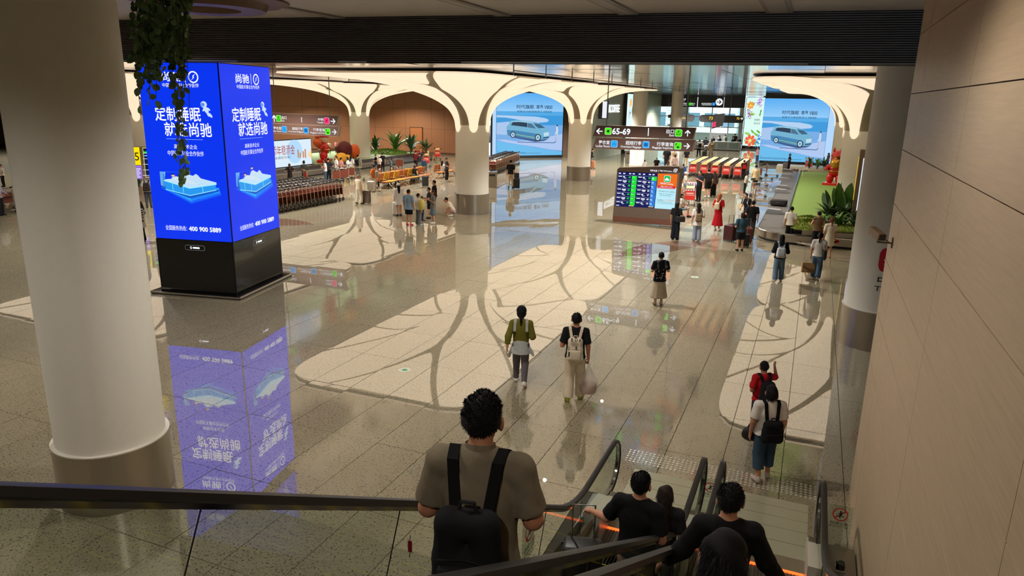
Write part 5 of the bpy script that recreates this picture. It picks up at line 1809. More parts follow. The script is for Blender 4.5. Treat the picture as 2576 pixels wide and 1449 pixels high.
# statues on the islands
def statue(label, P, s, rz, hand):
    t = thing('mascot_statue', label, 'statue', P, rz)
    red = mat('statue_red', (206, 24, 24), .3, noise=.06, coat=.4)
    gold = mat('statue_gold', (206, 150, 60), .3, .7, noise=.1)
    crm = mat('statue_cream', (232, 206, 176), .5)
    b = MB()
    b.ball((0, 0, .62 * s), (.34 * s, .3 * s, .36 * s), 14, 9)
    for sx in (-1, 1):
        b.ball((sx * .2 * s, -.05 * s, .22 * s), (.17 * s, .2 * s, .26 * s), 12, 8)
        b.tube([(sx * .28 * s, 0, .78 * s), (sx * .45 * s, -.12 * s, .66 * s), (sx * .38 * s, -.3 * s, .74 * s)], [.12 * s, .1 * s, .08 * s], 10)
        b.ball((sx * .16 * s, 0, 1.52 * s), (.06 * s, .05 * s, .16 * s), 8, 6)
    b.build('body', red, t, True)
    MB().ball((0, -.02 * s, 1.15 * s), (.27 * s, .25 * s, .27 * s), 14, 9).build('head', red if hand else crm, t, True)
    MB().lathe([(.29 * s, 0), (.3 * s, .05 * s), (.2 * s, .22 * s), (.05 * s, .3 * s)], 14, (0, 0, 1.25 * s)).build('cap', red, t, True)
    MB().lathe([(.3 * s, -.04 * s), (.36 * s, 0), (.3 * s, .05 * s)], 14, (0, 0, .56 * s), cap=False).build('belt', gold, t, True)
    bx = .42 * s if not hand else 0
    MB().ball((bx, -.3 * s, .95 * s), (.25 * s, .24 * s, .24 * s), 12, 8).lathe([(.1 * s, 0), (.08 * s, .05 * s), (.16 * s, .14 * s)], 10, (bx, -.3 * s, 1.16 * s)).build('money_bag', gold if hand else mat('statue_orange', (226, 96, 40), .4), t, True)
    for sx in (-1, 1):
        MB().ball((sx * .09 * s, -.245 * s, 1.2 * s), (.035 * s, .02 * s, .05 * s), 8, 6).build('eye', M_INK, t, True)
    MB().rbox((0, 0, -.09 * s), (.95 * s, .75 * s, .2 * s), .04).build('plinth', red, t)
    return t
p = at(2093, 465, .58)
statue('red statue holding a golden sack on the right carousel island', (p[0] + .1, p[1], .72), 1.35, rad(-10), True)
p = at_X(808, 415, -35.2)
statue('red and orange festive statue beside the white advert screen', (-35.6, p[1] + 1.0, .8), 1.4, rad(-60), False)
p = at_X(830, 415, -35.2)
t = thing('festive_prop', 'yellow rounded festive boat prop in front of the red and orange statue', 'decoration', (-34.35, p[1] + .3, .62))
MB().ball((0, 0, .35), (.35, .75, .4), 14, 9).build('body', mat('prop_yellow', (226, 160, 30), .4), t, True)
MB().ball((-.05, .9, .25), (.3, .45, .3), 12, 8).build('tail', mat('prop_yellow', (226, 160, 30), .4), t, True)
p = at_X(853, 405, -35.6)
t = thing('festive_prop', 'maroon and orange dome props behind the white shirted man at the left carousel', 'decoration', (-35.9, p[1] + 1.2, .585))
MB().ball((0, 0, .76), (.5, .9, .75), 14, 9).build('maroon_dome', mat('prop_maroon', (96, 18, 20), .5), t, True)
MB().ball((.2, 1.1, .61), (.4, .6, .6), 14, 9).build('orange_dome', mat('prop_orange', (236, 100, 20), .4), t, True)
# ================================================================== PEOPLE
def surfnet(F, org, h):
    """naive surface nets: F (nx, ny, nz) signed distance -> verts, quads"""
    nx, ny, nz = F.shape
    ins = F < 0
    c = [(i, j, k) for i in (0, 1) for j in (0, 1) for k in (0, 1)]
    cnt = sum(ins[i:nx - 1 + i, j:ny - 1 + j, k:nz - 1 + k].astype(np.int8) for i, j, k in c)
    act = np.argwhere((cnt > 0) & (cnt < 8))
    if not len(act):
        return np.zeros((0, 3)), []
    idx = -np.ones((nx - 1, ny - 1, nz - 1), np.int64)
    idx[act[:, 0], act[:, 1], act[:, 2]] = np.arange(len(act))
    acc = np.zeros((len(act), 3))
    n = np.zeros(len(act))
    val = {q: F[act[:, 0] + q[0], act[:, 1] + q[1], act[:, 2] + q[2]] for q in c}
    for q in c:
        for ax in range(3):
            if q[ax] == 0:
                q2 = list(q)
                q2[ax] = 1
                q2 = tuple(q2)
                a, b = val[q], val[q2]
                m = (a < 0) != (b < 0)
                t = np.where(m, a / np.where(m, a - b, 1), 0)
                p = np.array(q, float)[None, :].repeat(len(act), 0)
                p[:, ax] = t
                acc[m] += p[m]
                n += m
    V = org + (act + acc / np.maximum(n, 1)[:, None]) * h
    quads = []
    for ax in range(3):
        o1, o2 = (ax + 1) % 3, (ax + 2) % 3
        sl = [slice(1, -1)] * 3
        sl[ax] = slice(0, F.shape[ax] - 1)
        sl2 = list(sl)
        sl2[ax] = slice(1, F.shape[ax])
        A, B = ins[tuple(sl)], ins[tuple(sl2)]
        e = np.argwhere(A != B)
        if not len(e):
            continue
        fl = A[e[:, 0], e[:, 1], e[:, 2]]
        base = e.copy()
        for o_ in (o1, o2):
            base[:, o_] += 1
        def cell(d1, d2):
            q = base.copy()
            q[:, o1] -= d1
            q[:, o2] -= d2
            return idx[q[:, 0], q[:, 1], q[:, 2]]
        q4 = np.stack([cell(1, 1), cell(0, 1), cell(0, 0), cell(1, 0)], 1)
        q4[~fl] = q4[~fl][:, ::-1]
        quads.append(q4[(q4 >= 0).all(1)])
    return V, np.concatenate(quads) if quads else []
def smin(a, b, k):
    h = np.clip(.5 + .5 * (b - a) / k, 0, 1)
    return b + (a - b) * h - k * h * (1 - h)
class Sdf:
    def __init__(s, k=.025):
        s.p = []
        s.k = k
        s.cuts = []
        s.wr = 0
    def cone(s, a, b, r1, r2=None, ky=1.0, cut=False, kx=1.0):
        s.p.append(('c', np.array(a, float), np.array(b, float), r1, r1 if r2 is None else r2, ky, cut, kx))
        return s
    def ell(s, c, r):
        s.p.append(('e', np.array(c, float), np.array(r, float)))
        return s
    def plane(s, n, d):
        """keep where n.p < d"""
        s.cuts.append((np.array(n, float), d))
        return s
    def sub(s, c, r):
        s.p.append(('s', np.array(c, float), np.array(r, float)))
        return s
    def mesh(s, h):
        lo, hi = np.full(3, 1e9), np.full(3, -1e9)
        for q in s.p:
            if q[0] == 'c':
                for e, r in ((q[1], q[3]), (q[2], q[4])):
                    rr = np.array([r * q[7], r / min(q[5], 1), r]) if q[5] <= 1 else np.array([r * q[7], r, r])
                    lo, hi = np.minimum(lo, e - rr), np.maximum(hi, e + rr)
            elif q[0] == 'e':
                lo, hi = np.minimum(lo, q[1] - q[2]), np.maximum(hi, q[1] + q[2])
        for n, d in s.cuts:
            if abs(n[2]) == 1:
                if n[2] > 0:
                    hi[2] = min(hi[2], d)
                else:
                    lo[2] = max(lo[2], -d)
        lo, hi = lo - 2.5 * h - .01, hi + 2.5 * h + .01
        n = np.maximum(np.ceil((hi - lo) / h).astype(int) + 1, 4)
        ax = [(lo[i] + np.arange(n[i]) * h).astype(np.float32) for i in range(3)]
        X, Y, Z = ax[0][:, None, None], ax[1][None, :, None], ax[2][None, None, :]
        D = None
        for q in s.p:
            if q[0] == 'c':
                a, b, r1, r2, ky, cut, kx = q[1:]
                ba = b - a
                ba = np.array([ba[0] / kx, ba[1] * ky, ba[2]])
                L2 = max(float(ba @ ba), 1e-9)
                qx, qy, qz = (X - a[0]) / kx, (Y - a[1]) * ky, Z - a[2]
                tt = (qx * ba[0] + qy * ba[1] + qz * ba[2]) / L2
                t = np.clip(tt, 0, 1)
                d = np.sqrt((qx - t * ba[0]) ** 2 + (qy - t * ba[1]) ** 2 + (qz - t * ba[2]) ** 2) - (r1 + (r2 - r1) * t)
                if cut:
                    d = np.maximum(d, (tt - 1) * math.sqrt(L2))
            else:
                c, r = q[1], q[2]
                kk = np.sqrt(((X - c[0]) / r[0]) ** 2 + ((Y - c[1]) / r[1]) ** 2 + ((Z - c[2]) / r[2]) ** 2)
                d = (kk - 1) * float(min(r))
                if q[0] == 's':
                    D = np.maximum(D, -d)
                    continue
            D = d if D is None else smin(D, d, s.k)
        if s.wr:
            D = D + s.wr * (np.sin(X * 31 + Z * 23) * np.sin(Y * 27 - Z * 17 + X * 9) + .6 * np.sin(Z * 61 + X * 40 + Y * 33))
        for nrm, dd in s.cuts:
            D = np.maximum(D, X * nrm[0] + Y * nrm[1] + Z * nrm[2] - dd)
        return surfnet(np.asarray(D, np.float64), lo, h)
_HAND = {}
def hand_geo(kind, h):
    """right hand, wrist at the origin, fingers toward -Z, palm facing -X (the body), thumb toward +Y; size for a 1.7 m person"""
    key = (kind, h)
    if key not in _HAND:
        s = Sdf(.007)
        s.cone((0, 0, .015), (0, .0, -.03), .024, .026, 1.0)
        s.cone((0, -.018, -.03), (0, -.024, -.085), .016, .0125)
        s.cone((0, 0, -.03), (0, 0, -.09), .018, .013)
        s.cone((0, .018, -.03), (0, .024, -.085), .017, .0125)
        curl = {'relax': .35, 'grip': 1.35, 'flat': .12}[kind]
        for y, L, r in [(-.030, .058, .0075), (-.011, .074, .0085), (.010, .080, .009), (.030, .072, .0085)]:
            p = np.array([0, y, -.086])
            a = .12
            for seg, f_ in enumerate((.45, .32, .23)):
                a += curl * (.6 if seg == 0 else .8)
                d = np.array([-math.sin(a), .03 * (y / .03), -math.cos(a)])
                q = p + d * L * f_
                s.cone(p, q, r * (1 - .08 * seg), r * (1 - .08 * (seg + 1)))
                p = q
        th = np.array([0, .026, -.03])
        t1 = th + np.array([-.008 - .01 * curl, .026, -.026])
        t2 = t1 + np.array([-.012 - .012 * curl, .012, -.026])
        s.cone(th, t1, .013, .0105).cone(t1, t2, .0105, .0085)
        _HAND[key] = s.mesh(h)
    return _HAND[key]
ARMS = {  # elbow, wrist for the right arm (x outward), in fractions of height, from the shoulder frame
    'down': ((.135, -.012, .638), (.142, .02, .492)),
    'bent': ((.142, -.03, .645), (.095, .115, .645)),
    'phone': ((.142, .0, .648), (.06, .125, .715)),
    'push': ((.15, .02, .66), (.11, .165, .60)),
    'hip': ((.215, -.03, .665), (.12, .02, .585)),
    'up': ((.19, .04, .775), (.155, .03, .895)),
    'out': ((.17, .01, .655), (.25, .07, .53)),
    'front': ((.13, .06, .66), (.03, .13, .60)),
    'back': ((.15, -.07, .65), (.16, -.10, .51)),
    'lap': ((.135, .0, .64), (.07, .14, .585)),
    'side': ((.18, .0, .66), (.30, .08, .62)),
    'chest': ((.15, .03, .67), (.02, .1, .73)),
}
def person(label, foot, h, face, top, bot, hair=('short', (20, 18, 18)), arms=('down', 'down'), pose='stand', shoes=(40, 38, 38), sk=(196, 146, 116), width=1.0, res=None, lean=0.0, P=None, hands=('relax', 'relax'), group=None, wr=0.0, extra=None, nod=0.0, turn=0.0, z0=0.0):
    """top = (kind, colour): tee, long, vest, tank, dress, jacket; bot = (kind, colour): pants, wide, shorts, skirt, midi, none"""
    P = at(*foot) if P is None else np.array(P, float)
    dist = math.hypot(P[0], P[1])
    if res is None:
        res = .016 if dist < 16 else (.02 if dist < 30 else (.026 if dist < 48 else .034))
    t = thing('person', label, 'person', (P[0], P[1], P[2] + z0), rad(face), group)
    w = width
    J = {}
    for sgn, n in ((1, 'R'), (-1, 'L')):
        J['hip' + n] = np.array([.048 * sgn, 0, .52])
        J['knee' + n] = np.array([.055 * sgn, .012, .285])
        J['ank' + n] = np.array([.058 * sgn, -.012, .045])
        J['toe' + n] = np.array([.07 * sgn, .085, .018])
    up = 0.0
    fwd = 0.0
    if pose == 'walk':
        J['kneeL'] += [0, .075, .005]
        J['ankL'] += [0, .115, .005]
        J['toeL'] += [0, .115, .02]
        J['kneeR'] += [0, -.01, 0]
        J['ankR'] += [0, -.125, .045]
        J['toeR'] += [0, -.135, .0]
    elif pose == 'step':
        J['kneeR'] += [.01, .05, .0]
        J['ankR'] += [.01, .06, 0]
        J['toeR'] += [.02, .06, 0]
        J['ankL'] += [0, -.05, .01]
        J['toeL'] += [-.01, -.05, 0]
    elif pose == 'wide':
        for sgn, n in ((1, 'R'), (-1, 'L')):
            for q, a in (('knee', .02), ('ank', .035), ('toe', .05)):
                J[q + n][0] += a * sgn
    elif pose == 'sit':
        up = -.262
        for sgn, n in ((1, 'R'), (-1, 'L')):
            J['hip' + n] = np.array([.05 * sgn, -.02, .258])
            J['knee' + n] = np.array([.06 * sgn, .215, .285])
            J['ank' + n] = np.array([.06 * sgn, .225, .045])
            J['toe' + n] = np.array([.065 * sgn, .32, .018])
    elif pose == 'squat':
        up = -.375
        fwd = -.06
        for sgn, n in ((1, 'R'), (-1, 'L')):
            J['hip' + n] = np.array([.055 * sgn, -.08, .145])
            J['knee' + n] = np.array([.08 * sgn, .13, .255])
            J['ank' + n] = np.array([.075 * sgn, -.01, .05])
            J['toe' + n] = np.array([.085 * sgn, .09, .018])
    ca, sa = math.cos(lean), math.sin(lean)
    pz = .53 + up
    def U(p):
        """upper-body point: leaned about the pelvis"""
        x, y, z = p[0], p[1], p[2] + up - pz
        return np.array([x, y * ca + z * sa + fwd, pz - y * sa + z * ca])
    for sgn, n, a in ((1, 'R', arms[1]), (-1, 'L', arms[0])):
        e, wv = ARMS[a]
        J['sho' + n] = U((.101 * sgn * w, -.006, .80))
        J['elb' + n] = U((e[0] * sgn * (1 + (w - 1) * .8), e[1], e[2]))
        J['wri' + n] = U((wv[0] * sgn * (1 + (w - 1) * .6), wv[1], wv[2]))
    J['pel'] = U((0, 0, .53))
    J['wai'] = U((0, .002, .62))
    J['che'] = U((0, 0, .73))
    J['nkb'] = U((0, -.012, .825))
    hc = U((0, .012 + .03 * math.sin(nod), .93 - .01 * abs(math.sin(nod))))
    J = {k: v * h for k, v in J.items()}
    hc = hc * h
    S_ = h
    sb = Sdf(.022)
    # torso, neck
    sb.cone(J['pel'], J['wai'], .082 * S_ * w, .074 * S_ * w, 1.38).cone(J['wai'], J['che'], .074 * S_ * w, .088 * S_ * w, 1.4)
    sb.cone(J['che'], U((0, -.004, .79)) * h, .088 * S_ * w, .07 * S_ * w, 1.4)
    sb.cone(J['shoL'], J['shoR'], .036 * S_, .036 * S_)
    for n in 'LR':
        sb.cone(J['nkb'], J['sho' + n], .034 * S_, .03 * S_)
    sb.cone(J['nkb'], hc + np.array([0, -.012, -.03]) * S_, .035 * S_ * (.5 + .5 * w), .031 * S_)
    for n in 'LR':
        sb.cone(J['sho' + n], J['elb' + n], .03 * S_ * w, .025 * S_ * w).cone(J['elb' + n], J['wri' + n], .026 * S_ * w, .0165 * S_)
        sb.cone(J['hip' + n], J['knee' + n], .052 * S_ * w, .035 * S_).cone(J['knee' + n], J['ank' + n], .034 * S_, .022 * S_)
        sb.cone(J['ank' + n], J['toe' + n] + np.array([0, -.03, 0]) * S_, .02 * S_, .017 * S_)
    # head
    sb.ell(hc + np.array([0, -.004, .008]) * S_, np.array([.047, .057, .062]) * S_)
    sb.ell(hc + np.array([0, .016, -.03]) * S_, np.array([.036, .04, .04]) * S_)
    V, Q = sb.mesh(res)
    body = MB()
    body.add(V, [tuple(q) for q in Q])
    hs = h / 1.7
    hres = .0045 if dist < 16 else .0075
    if dist < 62:
        for n, sgn, kd in (('R', 1, hands[1]), ('L', -1, hands[0])):
            hv, hq = hand_geo(kd, hres)
            d = J['wri' + n] - J['elb' + n]
            d = d / np.linalg.norm(d)
            zz = -d
            yy = np.array([0, 1.0, 0])
            if abs(d[1]) > .75:
                yy = np.array([0, 0, 1.0])
            yy = yy - zz * (yy @ zz)
            yy /= np.linalg.norm(yy)
            xx = np.cross(yy, zz)
            hv2 = hv.copy()
            if sgn < 0:
                hv2[:, 0] *= -1
            W3 = J['wri' + n] + (hv2[:, :1] * xx + hv2[:, 1:2] * yy + hv2[:, 2:] * zz) * hs
            body.add(W3, [tuple(q) if sgn > 0 else tuple(q)[::-1] for q in hq])
    if dist < 75:
        # nose and ears, then eyes and mouth
        body.ball(hc + np.array([0, .062, -.012]) * S_, (.009 * S_, .012 * S_, .014 * S_), 8, 6)
        for sgn in (-1, 1):
            body.ball(hc + np.array([sgn * .0525, -.006, -.01]) * S_, (.008 * S_, .016 * S_, .021 * S_), 8, 6)
        body.mi = 1
        for sgn in (-1, 1):
            body.ball(hc + np.array([sgn * .019, .0525, .006]) * S_, (.0085 * S_, .004 * S_, .004 * S_), 8, 4)
            body.ball(hc + np.array([sgn * .019, .053, .019]) * S_, (.012 * S_, .004 * S_, .0022 * S_), 8, 4)
        body.mi = 2
        body.ball(hc + np.array([0, .054, -.037]) * S_, (.013 * S_, .004 * S_, .0042 * S_), 8, 4)
        body.mi = 0
    body.build('body', [skin(*sk), mat('eye_dark', (26, 18, 16), .4, noise=0), mat('lip', (160, 90, 80), .5, noise=0)], t, True)
    # ---------------- clothing
    def put(s, name, m, rs=res):
        V_, Q_ = s.mesh(rs)
        if not len(V_):
            return None
        b = MB()
        b.add(V_, [tuple(q) for q in Q_])
        return b.build(name, m, t, True)
    tk, tc = top
    bk, bc = bot
    off = .010 * S_
    if bk in ('pants', 'wide', 'shorts', 'capri'):
        s = Sdf(.02)
        s.wr = wr
        s.cone(J['pel'] + np.array([0, 0, .02]) * S_, J['pel'] - np.array([0, 0, .02]) * S_, .09 * S_ * w, .09 * S_ * w, 1.32)
        for n in 'LR':
            f_ = {'pants': 1.0, 'wide': 1.0, 'shorts': 1.0, 'capri': 1.0}[bk]
            if bk == 'shorts':
                kn = J['hip' + n] + (J['knee' + n] - J['hip' + n]) * .88
                s.cone(J['hip' + n], kn, .062 * S_ * w, .056 * S_ * w, cut=True)
            else:
                wk_, wa = (.046, .033) if bk == 'pants' else (.056, .056)
                if bk == 'capri':
                    wk_, wa = .056, .052
                s.cone(J['hip' + n], J['knee' + n], .061 * S_ * w, wk_ * S_)
                fr = {'pants': 1.0, 'wide': 1.02, 'capri': .62}[bk]
                s.cone(J['knee' + n], J['knee' + n] + (J['ank' + n] - J['knee' + n]) * fr, wk_ * S_, wa * S_, cut=True)
        if pose not in ('sit', 'squat'):
            s.plane((0, 0, 1), (pz + .095) * h)
            s.plane((0, 0, -1), -.012)
        put(s, {'shorts': 'shorts'}.get(bk, 'trousers'), cloth(*bc))
    elif bk in ('skirt', 'midi'):
        s = Sdf(.02)
        hz = .27 if bk == 'skirt' else .14
        if pose == 'sit':
            s.cone(J['pel'], (J['kneeL'] + J['kneeR']) / 2, .095 * S_ * w, .1 * S_ * w)
        else:
            s.cone(np.array([0, 0, .60 * h]), np.array([0, 0, hz * h]), .078 * S_ * w, (.125 if bk == 'skirt' else .15) * S_ * w, 1.2, True)
            for k_ in range(9):
                a = k_ * 2 * math.pi / 9
                r_ = (.105 if bk == 'skirt' else .13) * S_ * w
                s.cone((.05 * S_ * math.cos(a), .04 * S_ * math.sin(a), .55 * h), (r_ * math.cos(a), r_ * .85 * math.sin(a), hz * h), .02 * S_, .03 * S_, 1, True)
            s.plane((0, 0, 1), .61 * h)
            s.plane((0, 0, -1), -hz * h)
        put(s, 'skirt', cloth(*bc) if not (extra and extra.get('skirt_mat')) else extra['skirt_mat'])
    s = Sdf(.022)
    s.wr = wr
    hem = {'tee': .50, 'long': .50, 'vest': .50, 'tank': .53, 'dress': .30, 'jacket': .46, 'shirt': .40, 'crop': .60, 'hood': .50, 'poncho': .42}[tk]
    hem = extra.get('hem', hem) if extra else hem
    loose = 1.0 if tk in ('tank', 'crop') else 1.05
    if tk in ('shirt', 'jacket', 'hood', 'poncho'):
        loose = 1.14
    s.cone(U((0, 0, .58)) * h, J['che'], .092 * S_ * w * loose, .1 * S_ * w * loose, 1.34)
    s.cone(J['che'], U((0, -.004, .79)) * h, .1 * S_ * w * loose, .078 * S_ * w, 1.34)
    s.cone(J['shoL'], J['shoR'], .042 * S_, .042 * S_)
    for n in 'LR':
        s.cone(J['nkb'] - np.array([0, 0, .006]) * S_, J['sho' + n], .042 * S_, .037 * S_)
    if hem < .56:
        if pose in ('sit', 'squat'):
            s.cone(U((0, 0, .58)) * h, J['pel'], .092 * S_ * w * loose, .096 * S_ * w * loose, 1.3)
        else:
            fl_ = .112 if tk != 'dress' else .125
            s.cone(U((0, 0, .58)) * h, np.array([0, fwd * h, hem * h]), .092 * S_ * w * loose, fl_ * S_ * w * loose, 1.3, True)
    if tk in ('tee', 'dress', 'long', 'jacket', 'shirt', 'hood', 'poncho', 'crop'):
        full = tk in ('long', 'jacket', 'shirt', 'hood')
        if tk == 'shirt' and extra and extra.get('short'):
            full = False
        for n in 'LR':
            if full:
                s.cone(J['sho' + n], J['elb' + n], .042 * S_ * w, .039 * S_ * w)
                s.cone(J['elb' + n], J['elb' + n] + (J['wri' + n] - J['elb' + n]) * .92, .042 * S_ * w, .03 * S_, cut=True)
            else:
                e_ = J['sho' + n] + (J['elb' + n] - J['sho' + n]) * .82
                s.cone(J['sho' + n], e_, .041 * S_ * w, .043 * S_ * w, cut=True)
    else:
        pass
    nb = U((0, 0, .852)) * h
    nrm = U((0, 0, 1.0)) - U((0, 0, 0))
    nrm = nrm + np.array([0, .35, 0])
    nrm /= np.linalg.norm(nrm)
    s.plane(nrm, float(nrm @ nb))
    if pose not in ('sit', 'squat'):
        s.plane((0, 0, -1), -hem * h)
    m_top = cloth(*tc)
    if extra and extra.get('top_mat'):
        m_top = extra['top_mat']
    put(s, {'tee': 't_shirt', 'long': 'long_sleeve_top', 'vest': 'vest', 'tank': 'sleeveless_top', 'dress': 'dress', 'jacket': 'jacket', 'shirt': 'shirt', 'crop': 'top', 'hood': 'hooded_top', 'poncho': 'loose_top'}[tk], m_top)
    if tk == 'hood':
        s = Sdf(.02)
        s.ell(U((0, -.06, .835)) * h, np.array([.06, .04, .035]) * S_)
        put(s, 'hood', m_top)
    # shoes: one per foot
    for n in 'LR':
        s = Sdf(.012)
        a, b_ = J['ank' + n], J['toe' + n]
        zb = min(a[2], b_[2]) - .02 * S_
        s.cone(a + np.array([0, -.012, -.016]) * S_, b_ + np.array([0, .0, .0]) * S_, .027 * S_, .022 * S_)
        s.cone(a + np.array([0, -.005, .005]) * S_, a + np.array([0, .02, -.012]) * S_, .026 * S_, .027 * S_)
        if pose != 'walk' or n == 'L':
            s.plane((0, 0, -1), -(.003))
        put(s, 'shoe', cloth(*shoes), min(res, .02))
    # hair
    hk, hcx = hair
    hm = mat('hair_%d_%d_%d' % hcx, hcx, .6, noise=.3, nscale=60, stretch=(3, 3, .4), bump=.3, spec=.18)
    hr = min(res, .018) if dist < 30 else res
    hp_ = hc + np.array([0, -.012, .014]) * S_
    if hk in ('cap', 'hat', 'bald'):
        pass
    s = Sdf(.012)
    s.wr = .005 if dist < 16 else 0
    s.ell(hp_, np.array([.0535, .061, .064]) * S_)
    if hk in ('long', 'pony', 'bun', 'bob', 'mid', 'cap_long', 'hat_long', 'cap_pony'):
        s.ell(hp_ + np.array([0, -.012, -.02]) * S_, np.array([.054, .052, .06]) * S_)
    if hk in ('long', 'cap_long', 'hat_long'):
        s.cone(hp_ + np.array([0, -.03, -.03]) * S_, U((0, -.062, .73)) * h, .05 * S_, .042 * S_, 1.3)
    if hk == 'mid':
        s.cone(hp_ + np.array([0, -.025, -.03]) * S_, U((0, -.05, .815)) * h, .054 * S_, .05 * S_, 1.2)
    if hk == 'bob':
        s.ell(hp_ + np.array([0, -.012, -.04]) * S_, np.array([.06, .056, .05]) * S_)
    if hk in ('pony', 'cap_pony'):
        s.cone(hp_ + np.array([0, -.06, .0]) * S_, U((0, -.085, .80)) * h, .02 * S_, .012 * S_)
    if hk == 'bun':
        s.ell(hp_ + np.array([0, -.03, .06]) * S_, np.array([.028, .028, .028]) * S_)
    # clear the face
    s.sub(hc + np.array([0, .075, -.02]) * S_, np.array([.047, .06, .07]) * S_)
    if hk in ('short', 'cap', 'hat'):
        s.plane((0, .55, -1), -float((hc[2] - .012 * S_)) + .55 * float(hc[1]))
    ho = put(s, 'hair', hm, hr)
    if dist < 18 and ho is not None and not hk.startswith('cap'):
        # loose tufts so that the outline is hair, not a helmet
        me = ho.data
        rr_ = random.Random(int(h * 1000) + len(label))
        nv = len(me.vertices)
        tb_ = MB()
        lng = hk in ('long', 'mid', 'pony', 'bob')
        for _k in range(2200 if dist < 8 else 420):
            v_ = me.vertices[rr_.randrange(nv)]
            nn = v_.normal
            pp_ = v_.co - nn * .004
            flow = Vector((rr_.uniform(-.4, .4), rr_.uniform(-.6, .2), -1.3 if lng or nn.z < .2 else rr_.uniform(-.2, .3)))
            dd = (nn * (.35 if lng else .9) + flow * (.9 if lng else .45)).normalized()
            sd_ = dd.cross(nn)
            if sd_.length < .05:
                sd_ = dd.orthogonal()
            sd_.normalize()
            Lh = rr_.uniform(.5, 1.0) * (.07 if lng else .019)
            tb_.add([pp_ - sd_ * .005, pp_ + sd_ * .005, pp_ + dd * Lh], [(0, 1, 2)])
        to_ = tb_.build('hair_tufts', hm, ho)
        to_['kind'] = 'stuff'
    if hk.startswith('cap') or hk.startswith('hat'):
        cc_ = extra.get('hat', (40, 40, 42)) if extra else (40, 40, 42)
        s = Sdf(.012)
        s.ell(hp_ + np.array([0, .0, .014]) * S_, np.array([.062, .07, .066]) * S_)
        s.plane((0, 0, -1), -(hc[2] + .012 * S_))
        if hk.startswith('cap'):
            s.p.append(('e', hc + np.array([0, .075, .02]) * S_, np.array([.045, .05, .018]) * S_))
        else:
            s.p.append(('e', hc + np.array([0, -.004, .016]) * S_, np.array([.1, .1, .016]) * S_))
        put(s, 'hat', cloth(*cc_), hr)
    t['_J'] = 0
    del t['_J']
    return t, J, h
def worn_pack(label, who, c, size=(.3, .17, .44), z=.655, name='backpack', accent=None, strap=None, front=False, detail=True):
    """backpack on a person's back, a thing of its own standing in the same place"""
    t, J, h = who
    b = thing(name, label, 'backpack', tuple(t.location), t.rotation_euler[2])
    m = cloth(*c)
    y0 = (J['che'][1] - .085 * h - size[1] / 2)
    if front:
        y0 = J['che'][1] + .085 * h + size[1] / 2
    zc_ = (z) * h + (J['che'][2] - .73 * h)
    sg = 1 if front else -1
    bag = Sdf(.02)
    hx, hy, hz = size[0] / 2, size[1] / 2, size[2] / 2
    r = min(hy * .95, .075)
    for sx in (-1, 1):
        bag.cone((sx * (hx - r), y0, zc_ - hz + r), (sx * (hx - r) * .82, y0, zc_ + hz - r), r, r * .92)
    bag.cone((-(hx - r), y0, zc_ - hz + r), ((hx - r), y0, zc_ - hz + r), r)
    bag.cone((-(hx - r) * .8, y0, zc_ + hz - r), ((hx - r) * .8, y0, zc_ + hz - r), r * .95)
    bag.cone((-(hx - r) * .9, y0, zc_), ((hx - r) * .9, y0, zc_), r, r)
    V, Q = bag.mesh(.015 if detail else .022)
    MB().add(V, [tuple(q) for q in Q]).build('bag', m, b, True)
    am = cloth(*(accent or tuple(int(v * .82) for v in c)))
    if detail:
        MB().rbox((0, y0 + sg * (r - .01), zc_ - hz * .38), (size[0] * .72, .07, size[2] * .42), .03, 3).build('front_pocket', am, b, True)
        MB().tube([(-.04, y0, zc_ + hz - .01), (-.03, y0, zc_ + hz + .035), (.03, y0, zc_ + hz + .035), (.04, y0, zc_ + hz - .01)], .009, 6).build('grab_handle', am, b, True)
        MB().tube([(-hx * .7, y0 + sg * r * .98, zc_ + hz * .12), (0, y0 + sg * r * 1.06, zc_ + hz * .2), (hx * .7, y0 + sg * r * .98, zc_ + hz * .12)], .005, 5).build('zip', am, b)
    sm = cloth(*(strap or tuple(int(v * .8) for v in c)))
    sh_z = (J['shoL'][2] + J['shoR'][2]) / 2
    for sx in (-1, 1):
        xs = sx * .068 * h
        yb_ = y0 - sg * hy * .8
        ys = J['shoR'][1]
        pts = [(sx * hx * .45, yb_, zc_ + hz * .75), (xs * .9, ys - .055 * h * (1 if not front else -1), sh_z + .035 * h), (xs, ys, sh_z + .052 * h), (xs * 1.05, ys + .05 * h * (1 if not front else -1), sh_z + .02 * h), (xs * 1.1, ys + .085 * h * (1 if not front else -1), sh_z - .08 * h), (sx * .1 * h, ys + .02 * h, zc_ - hz * .7), (sx * hx * .8, yb_, zc_ - hz * .75)]
        rows = []
        for i, p in enumerate(pts):
            rows.append([(p[0] - .026 * (1 if i < 5 else .4), p[1], p[2]), (p[0] + .026 * (1 if i < 5 else .4), p[1], p[2])])
        rows2 = [[(a[0], a[1] - .008, a[2] + .012) for a in r_] for r_ in rows]
        MB().strip(rows).strip([r_[::-1] for r_ in rows2]).build('strap', sm, b)
    return b
def hand_pos(who, n):
    t, J, h = who
    M_ = T_of(t)
    d = J['wri' + n] - J['elb' + n]
    d = d / np.linalg.norm(d)
    return np.array(M_ @ Vector(J['wri' + n] + d * .06 * h))
# ------------------------------------------------------------------ who stands where
AW, RTT, LFT, CAM_ = 22, -68, 112, 202
BK, WT, DK = (24, 24, 26), (214, 206, 196), (44, 46, 54)
HB_ = (18, 16, 16)
def pp(label, foot, head, face, top, bot, **kw):
    P = at(*foot)
    h = head
    if isinstance(head, tuple):
        h = max(.85, min(1.92, height_at(head[0], head[1], P) / 1.005))
    return person(label, foot, h, face, top, bot, **kw)
